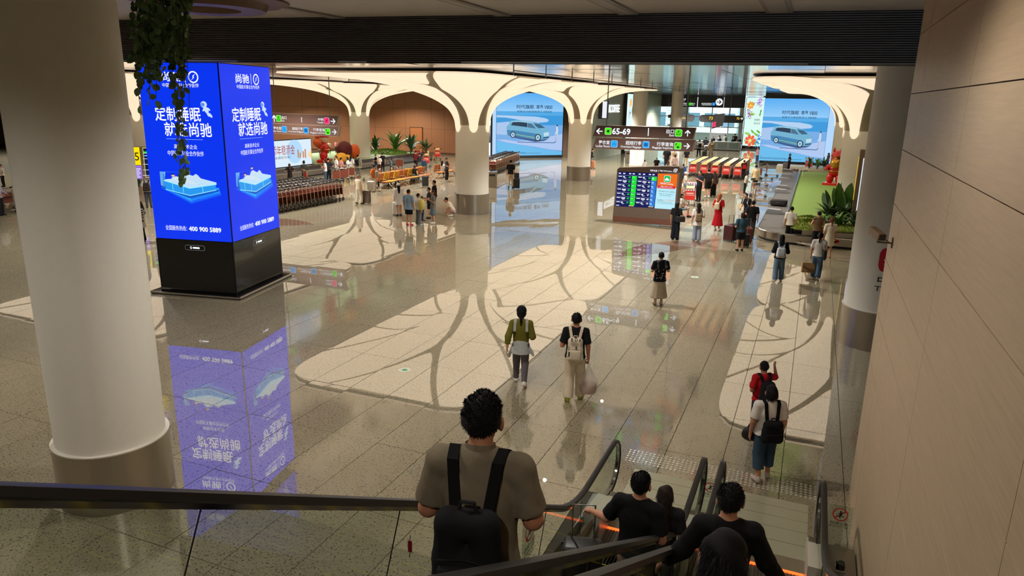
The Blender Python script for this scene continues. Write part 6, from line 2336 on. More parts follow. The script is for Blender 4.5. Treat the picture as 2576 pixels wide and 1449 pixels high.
# --- on the escalators
A = person('man in a grey polo shirt with black backpack on the left escalator, seen from behind', None, 1.70, 12, ('tee', (122, 110, 90)), ('pants', (40, 40, 46)), P=(-1.27, 2.72, 2.6), arms=('phone', 'phone'), width=1.07, res=.010, wr=.0016, sk=(176, 120, 90), extra={'hem': .47}, nod=.5)
worn_pack('large black backpack on the man in the grey polo shirt', A, (24, 24, 24), (.34, .2, .5), .60, accent=(32, 32, 32))
t_, J_, h_ = A
sc = MB()
cn = J_['nkb'] + np.array([0, .01, .02]) * h_
for k in range(17):
    pass
MB().lathe([(.072, -.015), (.066, .03), (.07, .034), (.078, -.01)], 28, cap=False, fn=lambda x, y, z: (cn[0] + x, cn[1] + y * .95, cn[2] + z - y * .25)).build('collar', cloth(122, 110, 90), t_, True)
lt = thing('luggage_tag', 'small red strap tag hanging from the elbow of the man in the grey polo', 'tag', at_D(1031, 1365, 2.9))
MB().rbox((0, 0, -.02), (.022, .006, .06), .008).build('tag', mat('tag_red', (120, 20, 34), .5), lt)
MB().tube([(0, 0, .01), (.004, 0, .04)], .002, 4).tube([(0, 0, -.05), (-.004, 0, -.08)], .002, 4).build('cord', M_BLACKM, lt)
B_ = person('man in a black t-shirt holding a suitcase handle on the left escalator', None, 1.60, -6, ('tee', (20, 20, 22)), ('pants', (150, 130, 108)), P=(-1.10, 5.75, .80), arms=('side', 'bent'), hands=('grip', 'relax'), width=1.06, res=.012, wr=.0016, sk=(196, 140, 110))
person('woman with long dark hair standing just before the man in the black t-shirt', None, 1.48, 10, ('tee', (36, 34, 36)), ('pants', (60, 60, 66)), P=(-1.02, 6.7, .3), hair=('long', (40, 30, 26)), res=.016)
hp0 = hand_pos(B_, 'L')
t = suitcase('black soft suitcase held on the left escalator by the man in the black t-shirt', None, rad(15), (22, 22, 24), .42, .4, .26, True, pos=(hp0[0] - .02, hp0[1] - .02, hp0[2] - .84))
C_ = person('man in a black top on the right escalator with his back to the camera', None, 1.66, 8, ('long', (22, 21, 22)), ('pants', (120, 104, 86)), P=(-.27, 4.78, 1.33), arms=('out', 'out'), width=1.04, res=.012, wr=.0016, sk=(190, 134, 104))
D_ = person('woman with long black hair on the right escalator, closest at the bottom edge', None, 1.50, 14, ('tee', (26, 23, 23)), ('pants', (40, 40, 44)), P=(-.14, 2.42, 2.58), hair=('long', (14, 12, 13)), arms=('out', 'bent'), res=.010, sk=(196, 140, 112), hands=('grip', 'relax'))
# --- foot of the escalator
E_ = pp('woman in white t-shirt and blue cropped jeans with black backpack by the steel studs', (1915, 1208), (1928, 966), AW, ('tee', (212, 204, 194)), ('capri', (52, 70, 88)), hair=('bob', HB_), width=1.1, res=.013, wr=.0015, shoes=(176, 160, 152), sk=(180, 128, 100), pose='step')
worn_pack('black leather backpack on the woman in cropped jeans', E_, (22, 21, 22), (.33, .16, .36), .585)
hd_ = thing('handbag', 'black crescent handbag at the left hip of the woman in cropped jeans', 'handbag', tuple(np.array(E_[0].location) + np.array([-.21, .06, .62])), rad(25))
MB().ball((0, 0, .1), (.17, .07, .13), 14, 8).build('bag', M_BLACKM, hd_, True)
MB().tube([(-.1, 0, .16), (.0, -.03, .4), (.1, .0, .66), (.12, .08, .6), (.1, .04, .16)], .01, 6).build('strap', M_BLACKM, hd_, True)
F_ = pp('boy in a red top lifting a black backpack strap before the cropped jeans woman', (1903, 1098), (1919, 908), AW + 8, ('tee', (176, 24, 30)), ('pants', (46, 54, 72)), arms=('bent', 'up'), res=.013, sk=(150, 100, 76), shoes=(200, 120, 60))
worn_pack('black school backpack slipping off the boy in red', F_, (26, 26, 28), (.27, .16, .38), .66)
# --- the pair walking into the hall
G_ = pp('woman in olive top and dark cap with a grey shirt tied round her waist', (1308, 968), (1311, 772), AW - 4, ('long', (104, 98, 34)), ('pants', (92, 86, 92)), hair=('cap_pony', HB_), extra={'hat': (22, 22, 24), 'hem': .56}, pose='walk', res=.013, wr=.0015, shoes=(226, 220, 214), arms=('back', 'bent'))
s = Sdf(.02)
hg = G_[2]
s.cone((0, 0, .60 * hg), (0, -.01, .42 * hg), .088 * hg, .118 * hg, 1.2, True)
s.cone((-.1 * hg, 0, .5 * hg), (-.15 * hg, .0, .36 * hg), .03, .035, 1, True).cone((.1 * hg, 0, .5 * hg), (.16 * hg, 0, .39 * hg), .03, .03, 1, True)
s.plane((0, 0, 1), .605 * hg)
s.wr = .003
V_, Q_ = s.mesh(.014)
MB().add(V_, [tuple(q) for q in Q_]).build('tied_shirt', cloth(176, 178, 176), G_[0], True)
worn_pack('small white vest pack on the woman in olive', G_, (206, 202, 196), (.2, .08, .24), .74, front=True)
H_ = pp('man in black t-shirt, cream trousers and lime shoes with a cream backpack', (1442, 1006), (1441, 786), AW - 6, ('tee', (24, 24, 26)), ('wide', (206, 190, 164)), pose='step', arms=('bent', 'down'), hands=('relax', 'grip'), res=.013, wr=.0015, shoes=(176, 188, 60), sk=(176, 116, 88))
bpk = worn_pack('cream backpack with black brush letters on the man in lime shoes', H_, (214, 200, 176), (.31, .18, .47), .635, accent=(206, 192, 168), strap=(206, 192, 168))
Jh = H_[1]
yb_ = Jh['che'][1] - .085 * H_[2] - .17
Fb = Face((0, 0, 0), (1, 0, 0), (0, 0, 1), bpk)
for s_, u, v, w_, hh in [('J', -.145, 1.0, .05, .1), ('O', -.15, 1.14, .05, .07), ('R', -.08, 1.3, .05, .07), ('D', -.01, 1.31, .05, .07), ('A', .06, 1.3, .05, .07)]:
    v2, f2, _ = text_geo(s_, .03)
    MB().add([(u + p[0] * w_, yb_ - .02, v + .0 + p[1] * hh) for p in v2], f2).build('brush_letter', M_INK, bpk)
MB().add([(x * .045 + .02, yb_ - .025, 1.18 + z * .05) for x, z in [(-.2, -1), (0, -.3), (.5, -1), (.2, .1), (.9, .5), (.1, .4), (.1, 1), (-.2, .9), (-.1, .4), (-.9, .6), (-.2, .1)]], [tuple(range(11))]).build('logo_mark', M_INK, bpk)
hpb = hand_pos(H_, 'R')
pb = thing('plastic_bag', 'white plastic bag holding a round brown box in the hand of the lime shoed man', 'bag', (hpb[0] + .02, hpb[1], hpb[2] - .62))
MB().lathe([(.06, .0), (.16, .04), (.19, .16), (.17, .28), (.09, .42), (.03, .55), (.035, .62)], 18).build('bag', glass('plastic_film', (236, 230, 224), .6) if False else mat('plastic_film', (232, 224, 218), .4, alpha=.32, noise=.05), pb, True)
MB().lathe([(.02, .02), (.15, .03), (.17, .12), (.15, .2), (.02, .22)], 18).build('round_box', mat('brown_box', (150, 96, 62), .6), pb, True)
I_ = pp('woman in black flower print top and beige skirt facing the information board', (1655, 766), (1668, 634), AW + 6, ('tee', BK), ('midi', (176, 158, 132)), hair=('short', HB_), arms=('phone', 'phone'), shoes=(186, 160, 140), sk=(196, 150, 122), width=1.08, extra={'hem': .45})
b = MB()
rr = random.Random(4)
for k in range(26):
    a = rr.uniform(-1.2, 1.2)
    z = rr.uniform(.5, .79) * I_[2]
    r1 = .112 * I_[2] * 1.08
    x, y = math.sin(a) * r1, -math.cos(a) * r1 * .8
    b.add([(x + .012 * math.cos(q), y - .012 * abs(math.sin(a)) - .006, z + .016 * math.sin(q)) for q in np.linspace(0, 6.28, 6)[:-1]], [(0, 1, 2, 3, 4)])
o = b.build('flower_print', cloth(196, 190, 184), I_[0])
o['kind'] = 'stuff'
worn_pack('slim grey backpack worn on the chest of the woman in the beige skirt', I_, (96, 100, 106), (.24, .1, .3), .7, front=True)
K_ = pp('person in black hoodie and blue jeans with white backpack, left of the paper bag woman', (1955, 708), (1962, 589), AW - 14, ('hood', (22, 23, 28)), ('wide', (96, 116, 136)), hair=('mid', HB_), arms=('bent', 'bent'), pose='step', shoes=(210, 206, 200))
worn_pack('white drawstring backpack on the person in the black hoodie', K_, (196, 200, 204), (.3, .15, .34), .645)
L_ = pp('woman in white t-shirt and wide jeans carrying a paper bag and black shoulder bag', (2050, 704), (2072, 584), AW - 30, ('tee', WT), ('wide', (84, 106, 132)), hair=('pony', HB_), arms=('down', 'down'), hands=('grip', 'relax'), pose='walk', shoes=(220, 214, 206))
hl = hand_pos(L_, 'L')
t = thing('paper_bag', 'brown paper carrier bag in the left hand of the woman in wide jeans', 'bag', (hl[0] - .03, hl[1], hl[2] - .48), rad(10))
MB().box(-.2, .2, -.08, .08, 0, .34).build('bag', mat('kraft_paper', (150, 116, 76), .8), t)
MB().tube([(-.1, 0, .34), (-.03, 0, .48), (.03, 0, .48), (.1, 0, .34)], .006, 5).build('handle', mat('kraft_paper', (150, 116, 76), .8), t)
t = thing('shoulder_bag', 'black shoulder bag on the right hip of the woman in wide jeans', 'handbag', tuple(np.array(L_[0].location) + np.array([.2, -.06, .72])), rad(-10))
MB().rbox((0, 0, .16), (.1, .3, .32), .04, 3).build('bag', M_BLACKM, t, True)
MB().tube([(0, -.1, .3), (-.06, .0, .66), (0, .1, .3)], .012, 6).build('strap', M_BLACKM, t, True)
# --- round the right carousel and the board
pp('man in white t-shirt and black trousers leaning at the carousel front', (1982, 612), (1994, 519), AW - 20, ('tee', (220, 212, 200)), ('pants', BK), shoes=BK)
M_ = pp('woman in brown striped vest and black trousers pushing a trolley at the carousel', (2050, 628), (2060, 531), AW, ('vest', (112, 88, 66)), ('wide', BK), arms=('push', 'push'), width=1.1, shoes=BK)
pp('woman in short cream dress with ponytail beside the brown vest woman', (2080, 648), (2089, 546), AW - 10, ('dress', (226, 212, 190)), ('none', WT), hair=('pony', (104, 56, 34)), shoes=(190, 140, 110))
N_ = pp('woman with long black hair in black t-shirt and wide trousers in front of the board', (1697, 603), (1697, 508), AW - 30, ('tee', BK), ('wide', (20, 24, 34)), hair=('long', HB_), arms=('down', 'bent'), shoes=BK)
t = thing('shoulder_bag', 'black leather shoulder bag of the long haired woman before the board', 'handbag', tuple(np.array(N_[0].location) + np.array([.2, -.12, .78])), rad(20))
MB().rbox((0, 0, .13), (.38, .12, .24), .04, 3).build('bag', M_BLACKM, t, True)
MB().tube([(-.14, 0, .24), (-.1, .05, .56), (.14, 0, .24)], .012, 6).build('strap', M_BLACKM, t, True)
O_ = pp('woman in white top and light jeans with brown backpack right of the board', (1751, 607), (1757, 510), AW - 6, ('tee', (220, 212, 206)), ('wide', (140, 152, 166)), hair=('long', HB_), arms=('down', 'bent'), shoes=(200, 196, 190), extra={'hem': .42})
worn_pack('brown and taupe backpack on the woman in light jeans', O_, (126, 104, 80), (.27, .14, .34), .64, detail=False)
Q_ = pp('woman with ginger hair in a long red dress', (1803, 580), (1813, 487), AW - 40, ('tee', (160, 16, 24)), ('midi', (160, 18, 26)), hair=('mid', (150, 76, 40)), arms=('bent', 'bent'), shoes=(220, 206, 190))
worn_pack('cream backpack on the woman in the red dress', Q_, (206, 184, 156), (.26, .14, .32), .68, detail=False)
pp('person in teal t-shirt and black skirt with suitcases', (1860, 632), (1862, 534), AW, ('tee', (52, 78, 92)), ('shorts', BK), hair=('bob', (50, 30, 24)), width=1.12, shoes=BK, arms=('bent', 'bent'))
pp('man in black t-shirt and dark trousers behind the person in teal', (1886, 600), (1893, 504), AW - 20, ('tee', (20, 20, 22)), ('pants', (58, 50, 44)), width=1.1, arms=('bent', 'down'))
R1 = pp('person in navy bending over luggage with a cream backpack', (1876, 572), (1874, 482), LFT + 40, ('tee', (28, 32, 46)), ('pants', BK), arms=('push', 'push'), lean=.35)
worn_pack('cream daypack on the person bending over luggage', R1, (206, 192, 172), (.27, .14, .34), .68, detail=False)
pp('man in dark navy polo looking at his phone beside the red trolley', (1756, 506), (1755, 429), CAM_ - 60, ('tee', (28, 32, 46)), ('pants', BK), arms=('phone', 'phone'))
S1 = pp('man in black t-shirt and black shorts before the red trolley rows', (1778, 497), (1779, 424), AW, ('tee', (30, 26, 24)), ('shorts', BK), shoes=(214, 210, 204), width=1.1)
worn_pack('black backpack on the man in shorts before the trolley rows', S1, (26, 24, 24), (.3, .16, .4), .66, detail=False)
pp('woman in brown black clothes right beside the man in shorts', (1793, 494), (1792, 430), AW, ('long', (58, 44, 38)), ('wide', BK), hair=('long', (50, 34, 28)))
pp('man in tan jacket and black shorts by the parked trolleys', (1897, 478), (1898, 414), AW - 20, ('shirt', (206, 184, 146)), ('shorts', BK), shoes=(190, 180, 170))
pp('woman in grey t-shirt leaning on a trolley beside the tan jacket man', (1872, 486), (1872, 435), RTT, ('tee', (170, 162, 150)), ('pants', BK), arms=('push', 'push'), lean=.15)
T1 = pp('man in black walking toward the exit with a red backpack, right of the trolley rows', (1868, 452), (1869, 402), AW, ('tee', (26, 26, 28)), ('pants', (34, 36, 42)))
worn_pack('red backpack on the man in black right of the trolley rows', T1, (180, 30, 36), (.28, .14, .34), .66, detail=False)
# --- toward the exit
pp('broad man in black t-shirt behind the information board', (1650, 436), (1651, 396), AW, ('tee', BK), ('pants', DK), width=1.25, hair=('short', (70, 66, 64)))
pp('tall man in black t-shirt between the two white columns', (1675, 428), (1675, 365), AW, ('tee', BK), ('pants', DK), width=1.15)
pp('person in blue shirt behind the right edge of the board', (1716, 462), (1714, 412), AW, ('shirt', (40, 66, 112)), ('pants', DK))
U1 = pp('woman in pale pink top with headband behind the board', (1695, 440), (1695, 388), AW, ('tee', (226, 196, 190)), ('pants', (90, 80, 80)), hair=('pony', (50, 34, 28)))
pp('woman in brown top beside the pink top woman behind the board', (1679, 440), (1680, 398), RTT, ('tee', (96, 66, 50)), ('pants', DK), hair=('long', (50, 34, 28)))
pp('man in white shirt partly hidden behind the left end of the board', (1620, 440), (1620, 402), AW, ('tee', (226, 222, 216)), ('pants', DK))
pp('man in black t-shirt and beige trousers under the hanging sign', (1725, 421), (1726, 372), AW, ('tee', BK), ('pants', (196, 176, 146)))
V1 = pp('man in olive t-shirt with dark straps behind the pink top woman', (1695, 420), (1695, 376), AW, ('tee', (146, 122, 92)), ('pants', (60, 60, 66)))
W1 = pp('man in pale shirt with large black backpack walking to the exit', (1757, 395), (1758, 350), AW, ('tee', (196, 196, 196)), ('pants', (22, 24, 32)), pose='walk')
worn_pack('large black backpack on the man in pale shirt walking to the exit', W1, (24, 26, 30), (.34, .2, .46), .66, detail=False)
pp('man in black carrying a child toward the exit', (1773, 388), (1774, 335), AW, ('tee', (30, 30, 34)), ('pants', (70, 70, 74)), width=1.15)
X1_ = pp('walker in white t-shirt with grey brown backpack before the exit', (1774, 394), (1775, 360), AW, ('tee', (214, 210, 204)), ('pants', BK), pose='walk')
worn_pack('grey brown backpack on the walker in white before the exit', X1_, (86, 78, 70), (.32, .18, .42), .66, detail=False)
Y1_ = pp('walker in beige with large tan backpack right of the white t-shirt walker', (1787, 397), (1789, 351), AW, ('tee', (206, 190, 170)), ('wide', (200, 184, 164)), pose='walk')
worn_pack('large tan backpack on the beige walker before the exit', Y1_, (166, 140, 112), (.34, .2, .46), .66, detail=False)
pp('woman in long white dress at the exit counter', (1808, 371), (1809, 340), AW, ('tee', (206, 206, 202)), ('midi', (196, 196, 192)), hair=('long', HB_))
Z1 = pp('man in white t-shirt with green backpack at the exit counter', (1822, 373), (1823, 338), AW, ('tee', (220, 220, 216)), ('pants', (140, 156, 170)))
worn_pack('green backpack on the man in white at the exit counter', Z1, (66, 92, 70), (.3, .16, .4), .66, detail=False)
pp('broad man in dark shirt and shorts at the exit counter', (1846, 374), (1847, 336), AW, ('tee', (36, 38, 36)), ('shorts', (150, 124, 96)), width=1.15)
pp('woman in long dark dress right of the exit counter', (1868, 368), (1870, 334), RTT, ('tee', (34, 40, 44)), ('midi', (64, 70, 66)), hair=('bob', HB_))
for lab, px_, c in [('clerk in dark top behind the left part of the exit counter', 1795, (50, 34, 48)), ('clerk in blue top behind the middle of the exit counter', 1811, (50, 66, 86)), ('clerk in black top behind the right part of the exit counter', 1846, (30, 34, 40)), ('clerk with dark hair at the right end of the exit counter', 1861, (40, 42, 48))]:
    q = at_Y(px_, 340, 94.6)
    person(lab, None, 1.62, CAM_ - 22, ('tee', c), ('pants', BK), P=(q[0], 94.6, 0), arms=('lap', 'lap'))
pp('woman in pink top and blue trousers by the flower panel', (1904, 411), (1906, 370), LFT + 30, ('tee', (206, 150, 150)), ('pants', (70, 84, 100)), hair=('long', HB_))
A2_ = pp('man in grey t-shirt and cap with backpack in front of the right car screen', (1926, 405), (1928, 368), RTT, ('tee', (120, 124, 124)), ('pants', (34, 36, 44)), hair=('cap', HB_), extra={'hat': (40, 44, 50)})
worn_pack('dark backpack on the capped man in front of the right car screen', A2_, (40, 44, 50), (.3, .16, .4), .66, detail=False)
pp('woman in black with brown bag before the right car screen', (1983, 430), (1985, 386), RTT - 20, ('tee', BK), ('wide', BK), hair=('bob', HB_), arms=('bent', 'bent'))
pp('woman with long hair beside the tree column at the right car screen', (2080, 425), (2081, 384), LFT, ('tee', (90, 74, 62)), ('pants', DK), hair=('long', (44, 32, 26)))
pp('person in black reaching toward the pink orange suitcase by the shop', (1483, 424), (1480, 372), RTT, ('long', BK), ('pants', DK), arms=('push', 'push'), lean=.3)
# --- seated beside the board
for lab, px_, py_, hgt, f_, tc, hr in [('person in white cap seated behind the red trolley at the board', 1722, 478, 1.6, RTT, (222, 216, 206), ('cap', HB_)), ('seated person in white top right of the board, second from the red trolley', 1712, 500, 1.6, RTT - 30, (210, 200, 190), ('short', HB_)), ('seated woman in denim shorts at the right edge of the board', 1712, 545, 1.6, RTT - 20, (196, 190, 182), ('bob', HB_))]:
    pp(lab, (px_, py_), hgt, f_, ('tee', tc), ('shorts', (120, 140, 160)), hair=hr, pose='sit', arms=('lap', 'lap'), extra={'hat': (222, 214, 204)})
q = at(1714, 512)
bench('short seat row hidden behind the information board', (q[0] - .25, q[1] + .1, 0), rad(RTT), 'tttt')
t = thing('deck_bag', 'black bag on top of the red panel trolley by the board', 'bag', tuple(at(1733, 516) + np.array([0, .05, .92])))
MB().rbox((0, 0, .12), (.34, .26, .24), .05, 3).build('bag', M_BLACKM, t, True)
t = thing('striped_bag', 'purple and white striped carrier leaning above the red trolley', 'bag', tuple(at(1742, 486) + np.array([0, 0, .0])))
MB().box(-.4, .4, -.06, .06, 0, .7).build('bag', mat('bag_white', (214, 204, 206), .7), t)
for k in range(5):
    MB().box(-.36 + k * .16, -.3 + k * .16, -.066, -.06, .04, .66).build('stripe', mat('bag_purple', (110, 84, 130), .7), t)
# --- group left of the tree column
pp('woman in loose cream outfit walking with her suitcase', (903, 513), (905, 439), CAM_ + 150, ('vest', (216, 204, 184)), ('wide', (214, 204, 186)), hair=('short', (150, 120, 96)), pose='step')
A3 = pp('man in orange t-shirt and white trousers beside a trolley', (942, 481), (940, 414), LFT - 30, ('tee', (232, 116, 40)), ('pants', (220, 212, 208)), arms=('push', 'push'), shoes=(226, 220, 214))
worn_pack('grey backpack on the man in orange', A3, (150, 140, 132), (.3, .18, .4), .66, detail=False)
pp('woman in long white shirt and white cap in front of the tan seats', (1004, 544), (1009, 461), AW + 20, ('shirt', (226, 222, 224)), ('none', WT), hair=('cap_long', HB_), extra={'hat': (226, 216, 214), 'hem': .36}, pose='step', shoes=(40, 40, 44))
pp('boy in light blue t-shirt and black shorts with pink shoes', (1029, 567), (1032, 476), AW - 20, ('tee', (134, 160, 186)), ('shorts', BK), shoes=(220, 90, 110), width=1.08, extra={'hem': .45})
A4 = pp('boy in white t-shirt and grey trousers with a yellow bag', (1053, 567), (1047, 486), AW - 50, ('tee', (226, 222, 218)), ('wide', (110, 108, 108)), shoes=(200, 206, 212))
t = thing('drawstring_bag', 'translucent yellow drawstring bag on the boy in grey trousers', 'bag', tuple(np.array(A4[0].location) + np.array([.22, -.1, .72])))
MB().ball((0, 0, .26), (.17, .14, .26), 14, 9).build('bag', mat('yellow_bag', (214, 196, 110), .5), t, True)
MB().tube([(0, 0, .5), (-.1, .05, .75)], .01, 5).build('cord', M_WHITE, t)
pp('small child with dark hair behind the boy with the yellow bag', (1062, 555), (1057, 493), AW - 60, ('tee', (170, 160, 130)), ('pants', (46, 60, 90)))
pp('tall boy in black t-shirt at the back of the family group', (1093, 535), (1091, 453), LFT, ('long', BK), ('pants', DK), width=1.05)
A5 = pp('man in dark t-shirt and grey trousers with a bag, facing the family group', (1080, 550), (1081, 471), LFT + 10, ('tee', (44, 42, 40)), ('shorts', BK), arms=('push', 'bent'))
pp('woman in grey t-shirt and grey skirt with brown hair looking at her phone', (1090, 563), (1092, 478), LFT + 20, ('tee', (110, 108, 106)), ('skirt', (100, 112, 120)), hair=('mid', (70, 40, 32)), arms=('phone', 'phone'), shoes=(220, 214, 208))
pp('man in cream t-shirt crouching with a phone beside the tree column', (1135, 544), 1.66, LFT + 10, ('tee', (224, 208, 184)), ('shorts', (176, 150, 150)), pose='squat', lean=.55, arms=('push', 'push'), shoes=(222, 216, 210))
A6 = pp('man in black t-shirt with star print walking to the left car screen', (1284, 473), (1284, 402), AW - 4, ('tee', (20, 20, 22)), ('pants', (206, 182, 152)), pose='step', hands=('relax', 'grip'))
t = thing('travel_bag', 'small black bag strapped on top of the black suitcase by the left car screen', 'bag', tuple(at(1299, 475) + np.array([0, 0, .68])))
MB().rbox((0, 0, .18), (.32, .2, .36), .06, 3).build('bag', M_BLACKM, t, True)
# --- along the left carousel
pp('woman with long brown hair in a black dress by the left carousel', (731, 466), (731, 411), AW + 20, ('dress', (34, 28, 32)), ('none', WT), hair=('long', (60, 42, 36)), arms=('hip', 'hip'))
pp('woman in dark green jacket and black skirt with a bun by the left carousel', (767, 462), (766, 404), LFT - 40, ('jacket', (52, 54, 46)), ('wide', BK), hair=('bun', HB_), arms=('chest', 'bent'))
pp('woman in pale t-shirt and blue jeans with long dark hair at the left carousel', (820, 460), (816, 401), LFT + 10, ('tee', (214, 206, 206)), ('pants', (70, 88, 110)), hair=('long', HB_), arms=('phone', 'bent'))
pp('man in dark top stretching his elbow right beside the pale t-shirt woman', (828, 458), (824, 397), AW, ('tee', (40, 42, 46)), ('pants', BK), arms=('up', 'hip'))
pp('man in white t-shirt with round chest print at the left carousel trolleys', (848, 455), (848, 392), CAM_ - 60, ('tee', (222, 214, 208)), ('pants', (60, 84, 90)), arms=('down', 'bent'))
pp('person in pink t-shirt beside the white t-shirt man', (860, 452), (861, 396), AW - 40, ('tee', (206, 140, 136)), ('pants', DK), arms=('bent', 'bent'))
A7 = pp('woman in white blouse with black hair beside the pink t-shirt person', (876, 450), (875, 395), LFT, ('tee', (214, 210, 206)), ('pants', (190, 176, 120)), hair=('bob', HB_), arms=('push', 'push'))
A8 = pp('woman with long black hair and white backpack at the left carousel', (885, 448), (885, 391), AW - 20, ('tee', (206, 200, 190)), ('pants', (200, 186, 140)), hair=('long', HB_))
worn_pack('white backpack on the long haired woman at the left carousel', A8, (206, 204, 200), (.3, .16, .4), .62, detail=False)
A9 = pp('man in olive shirt with black backpack at the left carousel', (902, 446), (897, 388), AW - 10, ('shirt', (128, 124, 102)), ('pants', (104, 98, 88)), width=1.08)
worn_pack('black backpack on the man in the olive shirt', A9, (26, 26, 28), (.32, .18, .42), .66, detail=False)
pp('man in straw hat, white t-shirt and brown trousers facing the camera', (955, 435), (954, 391), CAM_ - 20, ('tee', (222, 212, 202)), ('wide', (84, 48, 34)), hair=('hat', HB_), extra={'hat': (206, 184, 160)}, arms=('bent', 'bent'))
pp('man in black t-shirt left of the straw hat man', (946, 432), (946, 388), CAM_ - 60, ('tee', (28, 28, 30)), ('pants', BK), arms=('bent', 'bent'))
pp('man in black seen behind the straw hat man', (963, 430), (958, 384), AW, ('tee', (26, 26, 28)), ('pants', BK))
pp('woman in grey green top with long hair right of the straw hat man', (984, 438), (983, 395), LFT, ('long', (90, 96, 92)), ('pants', (70, 76, 78)), hair=('long', HB_), arms=('bent', 'phone'))
pp('man in maroon top beside the far plants', (1046, 428), (1035, 379), AW - 30, ('long', (96, 32, 32)), ('pants', BK), arms=('push', 'push'))
pp('person in navy shirt right of the maroon top man', (1056, 428), (1055, 385), AW, ('tee', (44, 46, 56)), ('pants', (110, 108, 104)))
pp('woman in cream top wearing a tall red hat among the trolleys', (1077, 406), (1076, 374), AW - 60, ('tee', (226, 208, 170)), ('pants', (150, 140, 120)), hair=('hat', (60, 40, 32)), extra={'hat': (206, 40, 44)})
pp('boy in dark blue t-shirt and black trousers standing left of the tree column', (1124, 455), (1122, 396), RTT - 10, ('tee', (58, 66, 76)), ('wide', BK), arms=('push', 'push'), shoes=(200, 190, 180))
# seated on the tan seats
def seated(lab, s_, top, bot, hair=('short', HB_), side=1, **kw):
    q = Q(s_, -.32 if side > 0 else -.9)
    person(lab, None, 1.64, math.degrees(bang) + (-90 + 0 if side > 0 else 90), top, bot, P=q, pose='sit', arms=kw.pop('arms', ('lap', 'lap')), hair=hair, **kw)
seated('woman in black top and jeans seated on the near seat row with a phone', 4.3, ('tank', BK), ('pants', (120, 138, 156)), ('bob', (60, 44, 38)), shoes=(220, 212, 200), arms=('phone', 'lap'))
seated('woman in white top and black trousers seated on the far tan seats', 8.3, ('tee', (226, 216, 208)), ('pants', BK), ('mid', HB_), shoes=(222, 214, 206), arms=('phone', 'lap'))
seated('grey haired person on the rear seat row', .9, ('tee', (200, 190, 180)), ('pants', DK), ('short', (120, 110, 104)), -1)
seated('person with dark hair on the rear seat row, second from the left end', 2.4, ('tee', (50, 44, 44)), ('pants', DK), ('bob', HB_), -1)
seated('person in red jacket bending on the rear seat row', 3.3, ('jacket', (176, 34, 40)), ('pants', DK), ('short', HB_), -1, lean=.3)
seated('person in white top on the far end of the rear seat row', 5.4, ('tee', (220, 212, 204)), ('pants', DK), ('short', HB_), -1)
# behind the statue
for lab, px_, tp, hr, tc in [('woman with dark hair behind the red and orange statue', 804, 356, ('mid', HB_), (190, 176, 164)), ('woman in white mask and white top right of the red and orange statue', 828, 360, ('long', HB_), (222, 214, 208)), ('child in pink top by the wood wall', 846, 375, ('short', HB_), (214, 130, 140)), ('man in black beside the left island tree column', 871, 364, ('short', HB_), (26, 26, 28))]:
    q = at(px_, {804: 404, 828: 400, 846: 397, 871: 396}[px_], .0)
    q = at_X(px_, tp, -41.0 if px_ < 860 else -39.2)
    person(lab, None, max(1.1, min(1.8, q[2] - .55)), CAM_, ('tee', tc), ('pants', DK), P=(q[0], q[1], .58), hair=hr, arms=('bent', 'bent'))
# left edge
pp('person in lavender top and black trousers pushing a trolley at the left edge', (4, 542), (0, 452), LFT - 180, ('long', (170, 158, 178)), ('wide', BK), hair=('long', HB_), arms=('push', 'push'))
pp('person in white shirt behind the lavender person at the left edge', (10, 470), (7, 413), CAM_ - 30, ('tee', (220, 212, 206)), ('pants', BK), hair=('short', HB_), arms=('lap', 'lap'))
B1_ = pp('man in white t-shirt with dark backpack beside the blue pillar', (376, 523), (378, 440), AW + 20, ('tee', (206, 202, 198)), ('pants', (66, 66, 72)))
worn_pack('dark brown backpack on the man beside the blue pillar', B1_, (46, 38, 36), (.34, .18, .44), .66, detail=False)
M_STR = mat('stripe_cloth', (200, 198, 194), .85)
nt = M_STR.node_tree
wv = nt.nodes.new('ShaderNodeTexWave')
wv.bands_direction = 'Z'
wv.inputs['Scale'].default_value = 4.0
tcn = nt.nodes.new('ShaderNodeTexCoord')
nt.links.new(tcn.outputs['Object'], wv.inputs['Vector'])
cr_ = nt.nodes.new('ShaderNodeValToRGB')
cr_.color_ramp.interpolation = 'CONSTANT'
cr_.color_ramp.elements[0].color = (*lin((30, 30, 34)), 1)
cr_.color_ramp.elements[1].position = .5
cr_.color_ramp.elements[1].color = (*lin((200, 198, 194)), 1)
nt.links.new(wv.outputs['Fac'], cr_.inputs[0])
nt.links.new(cr_.outputs[0], nt.nodes['Principled BSDF'].inputs['Base Color'])
C1_ = pp('woman in striped t-shirt and black trousers between the column and the blue pillar', (362, 608), (355, 505), LFT + 30, ('tee', WT), ('wide', BK), hair=('mid', (60, 40, 34)), arms=('bent', 'phone'), shoes=(120, 110, 104), extra={'top_mat': M_STR, 'hem': .58})
hs = C1_[2]
s = Sdf(.02)
s.cone((0, 0, .60 * hs), (0, 0, .36 * hs), .09 * hs, .13 * hs, 1.2, True)
s.plane((0, 0, 1), .605 * hs)
s.sub((0, .12 * hs, .38 * hs), (.06 * hs, .1 * hs, .2 * hs))
V_, Q2 = s.mesh(.02)
MB().add(V_, [tuple(q) for q in Q2]).build('tied_shirt', cloth(196, 192, 188), C1_[0], True)
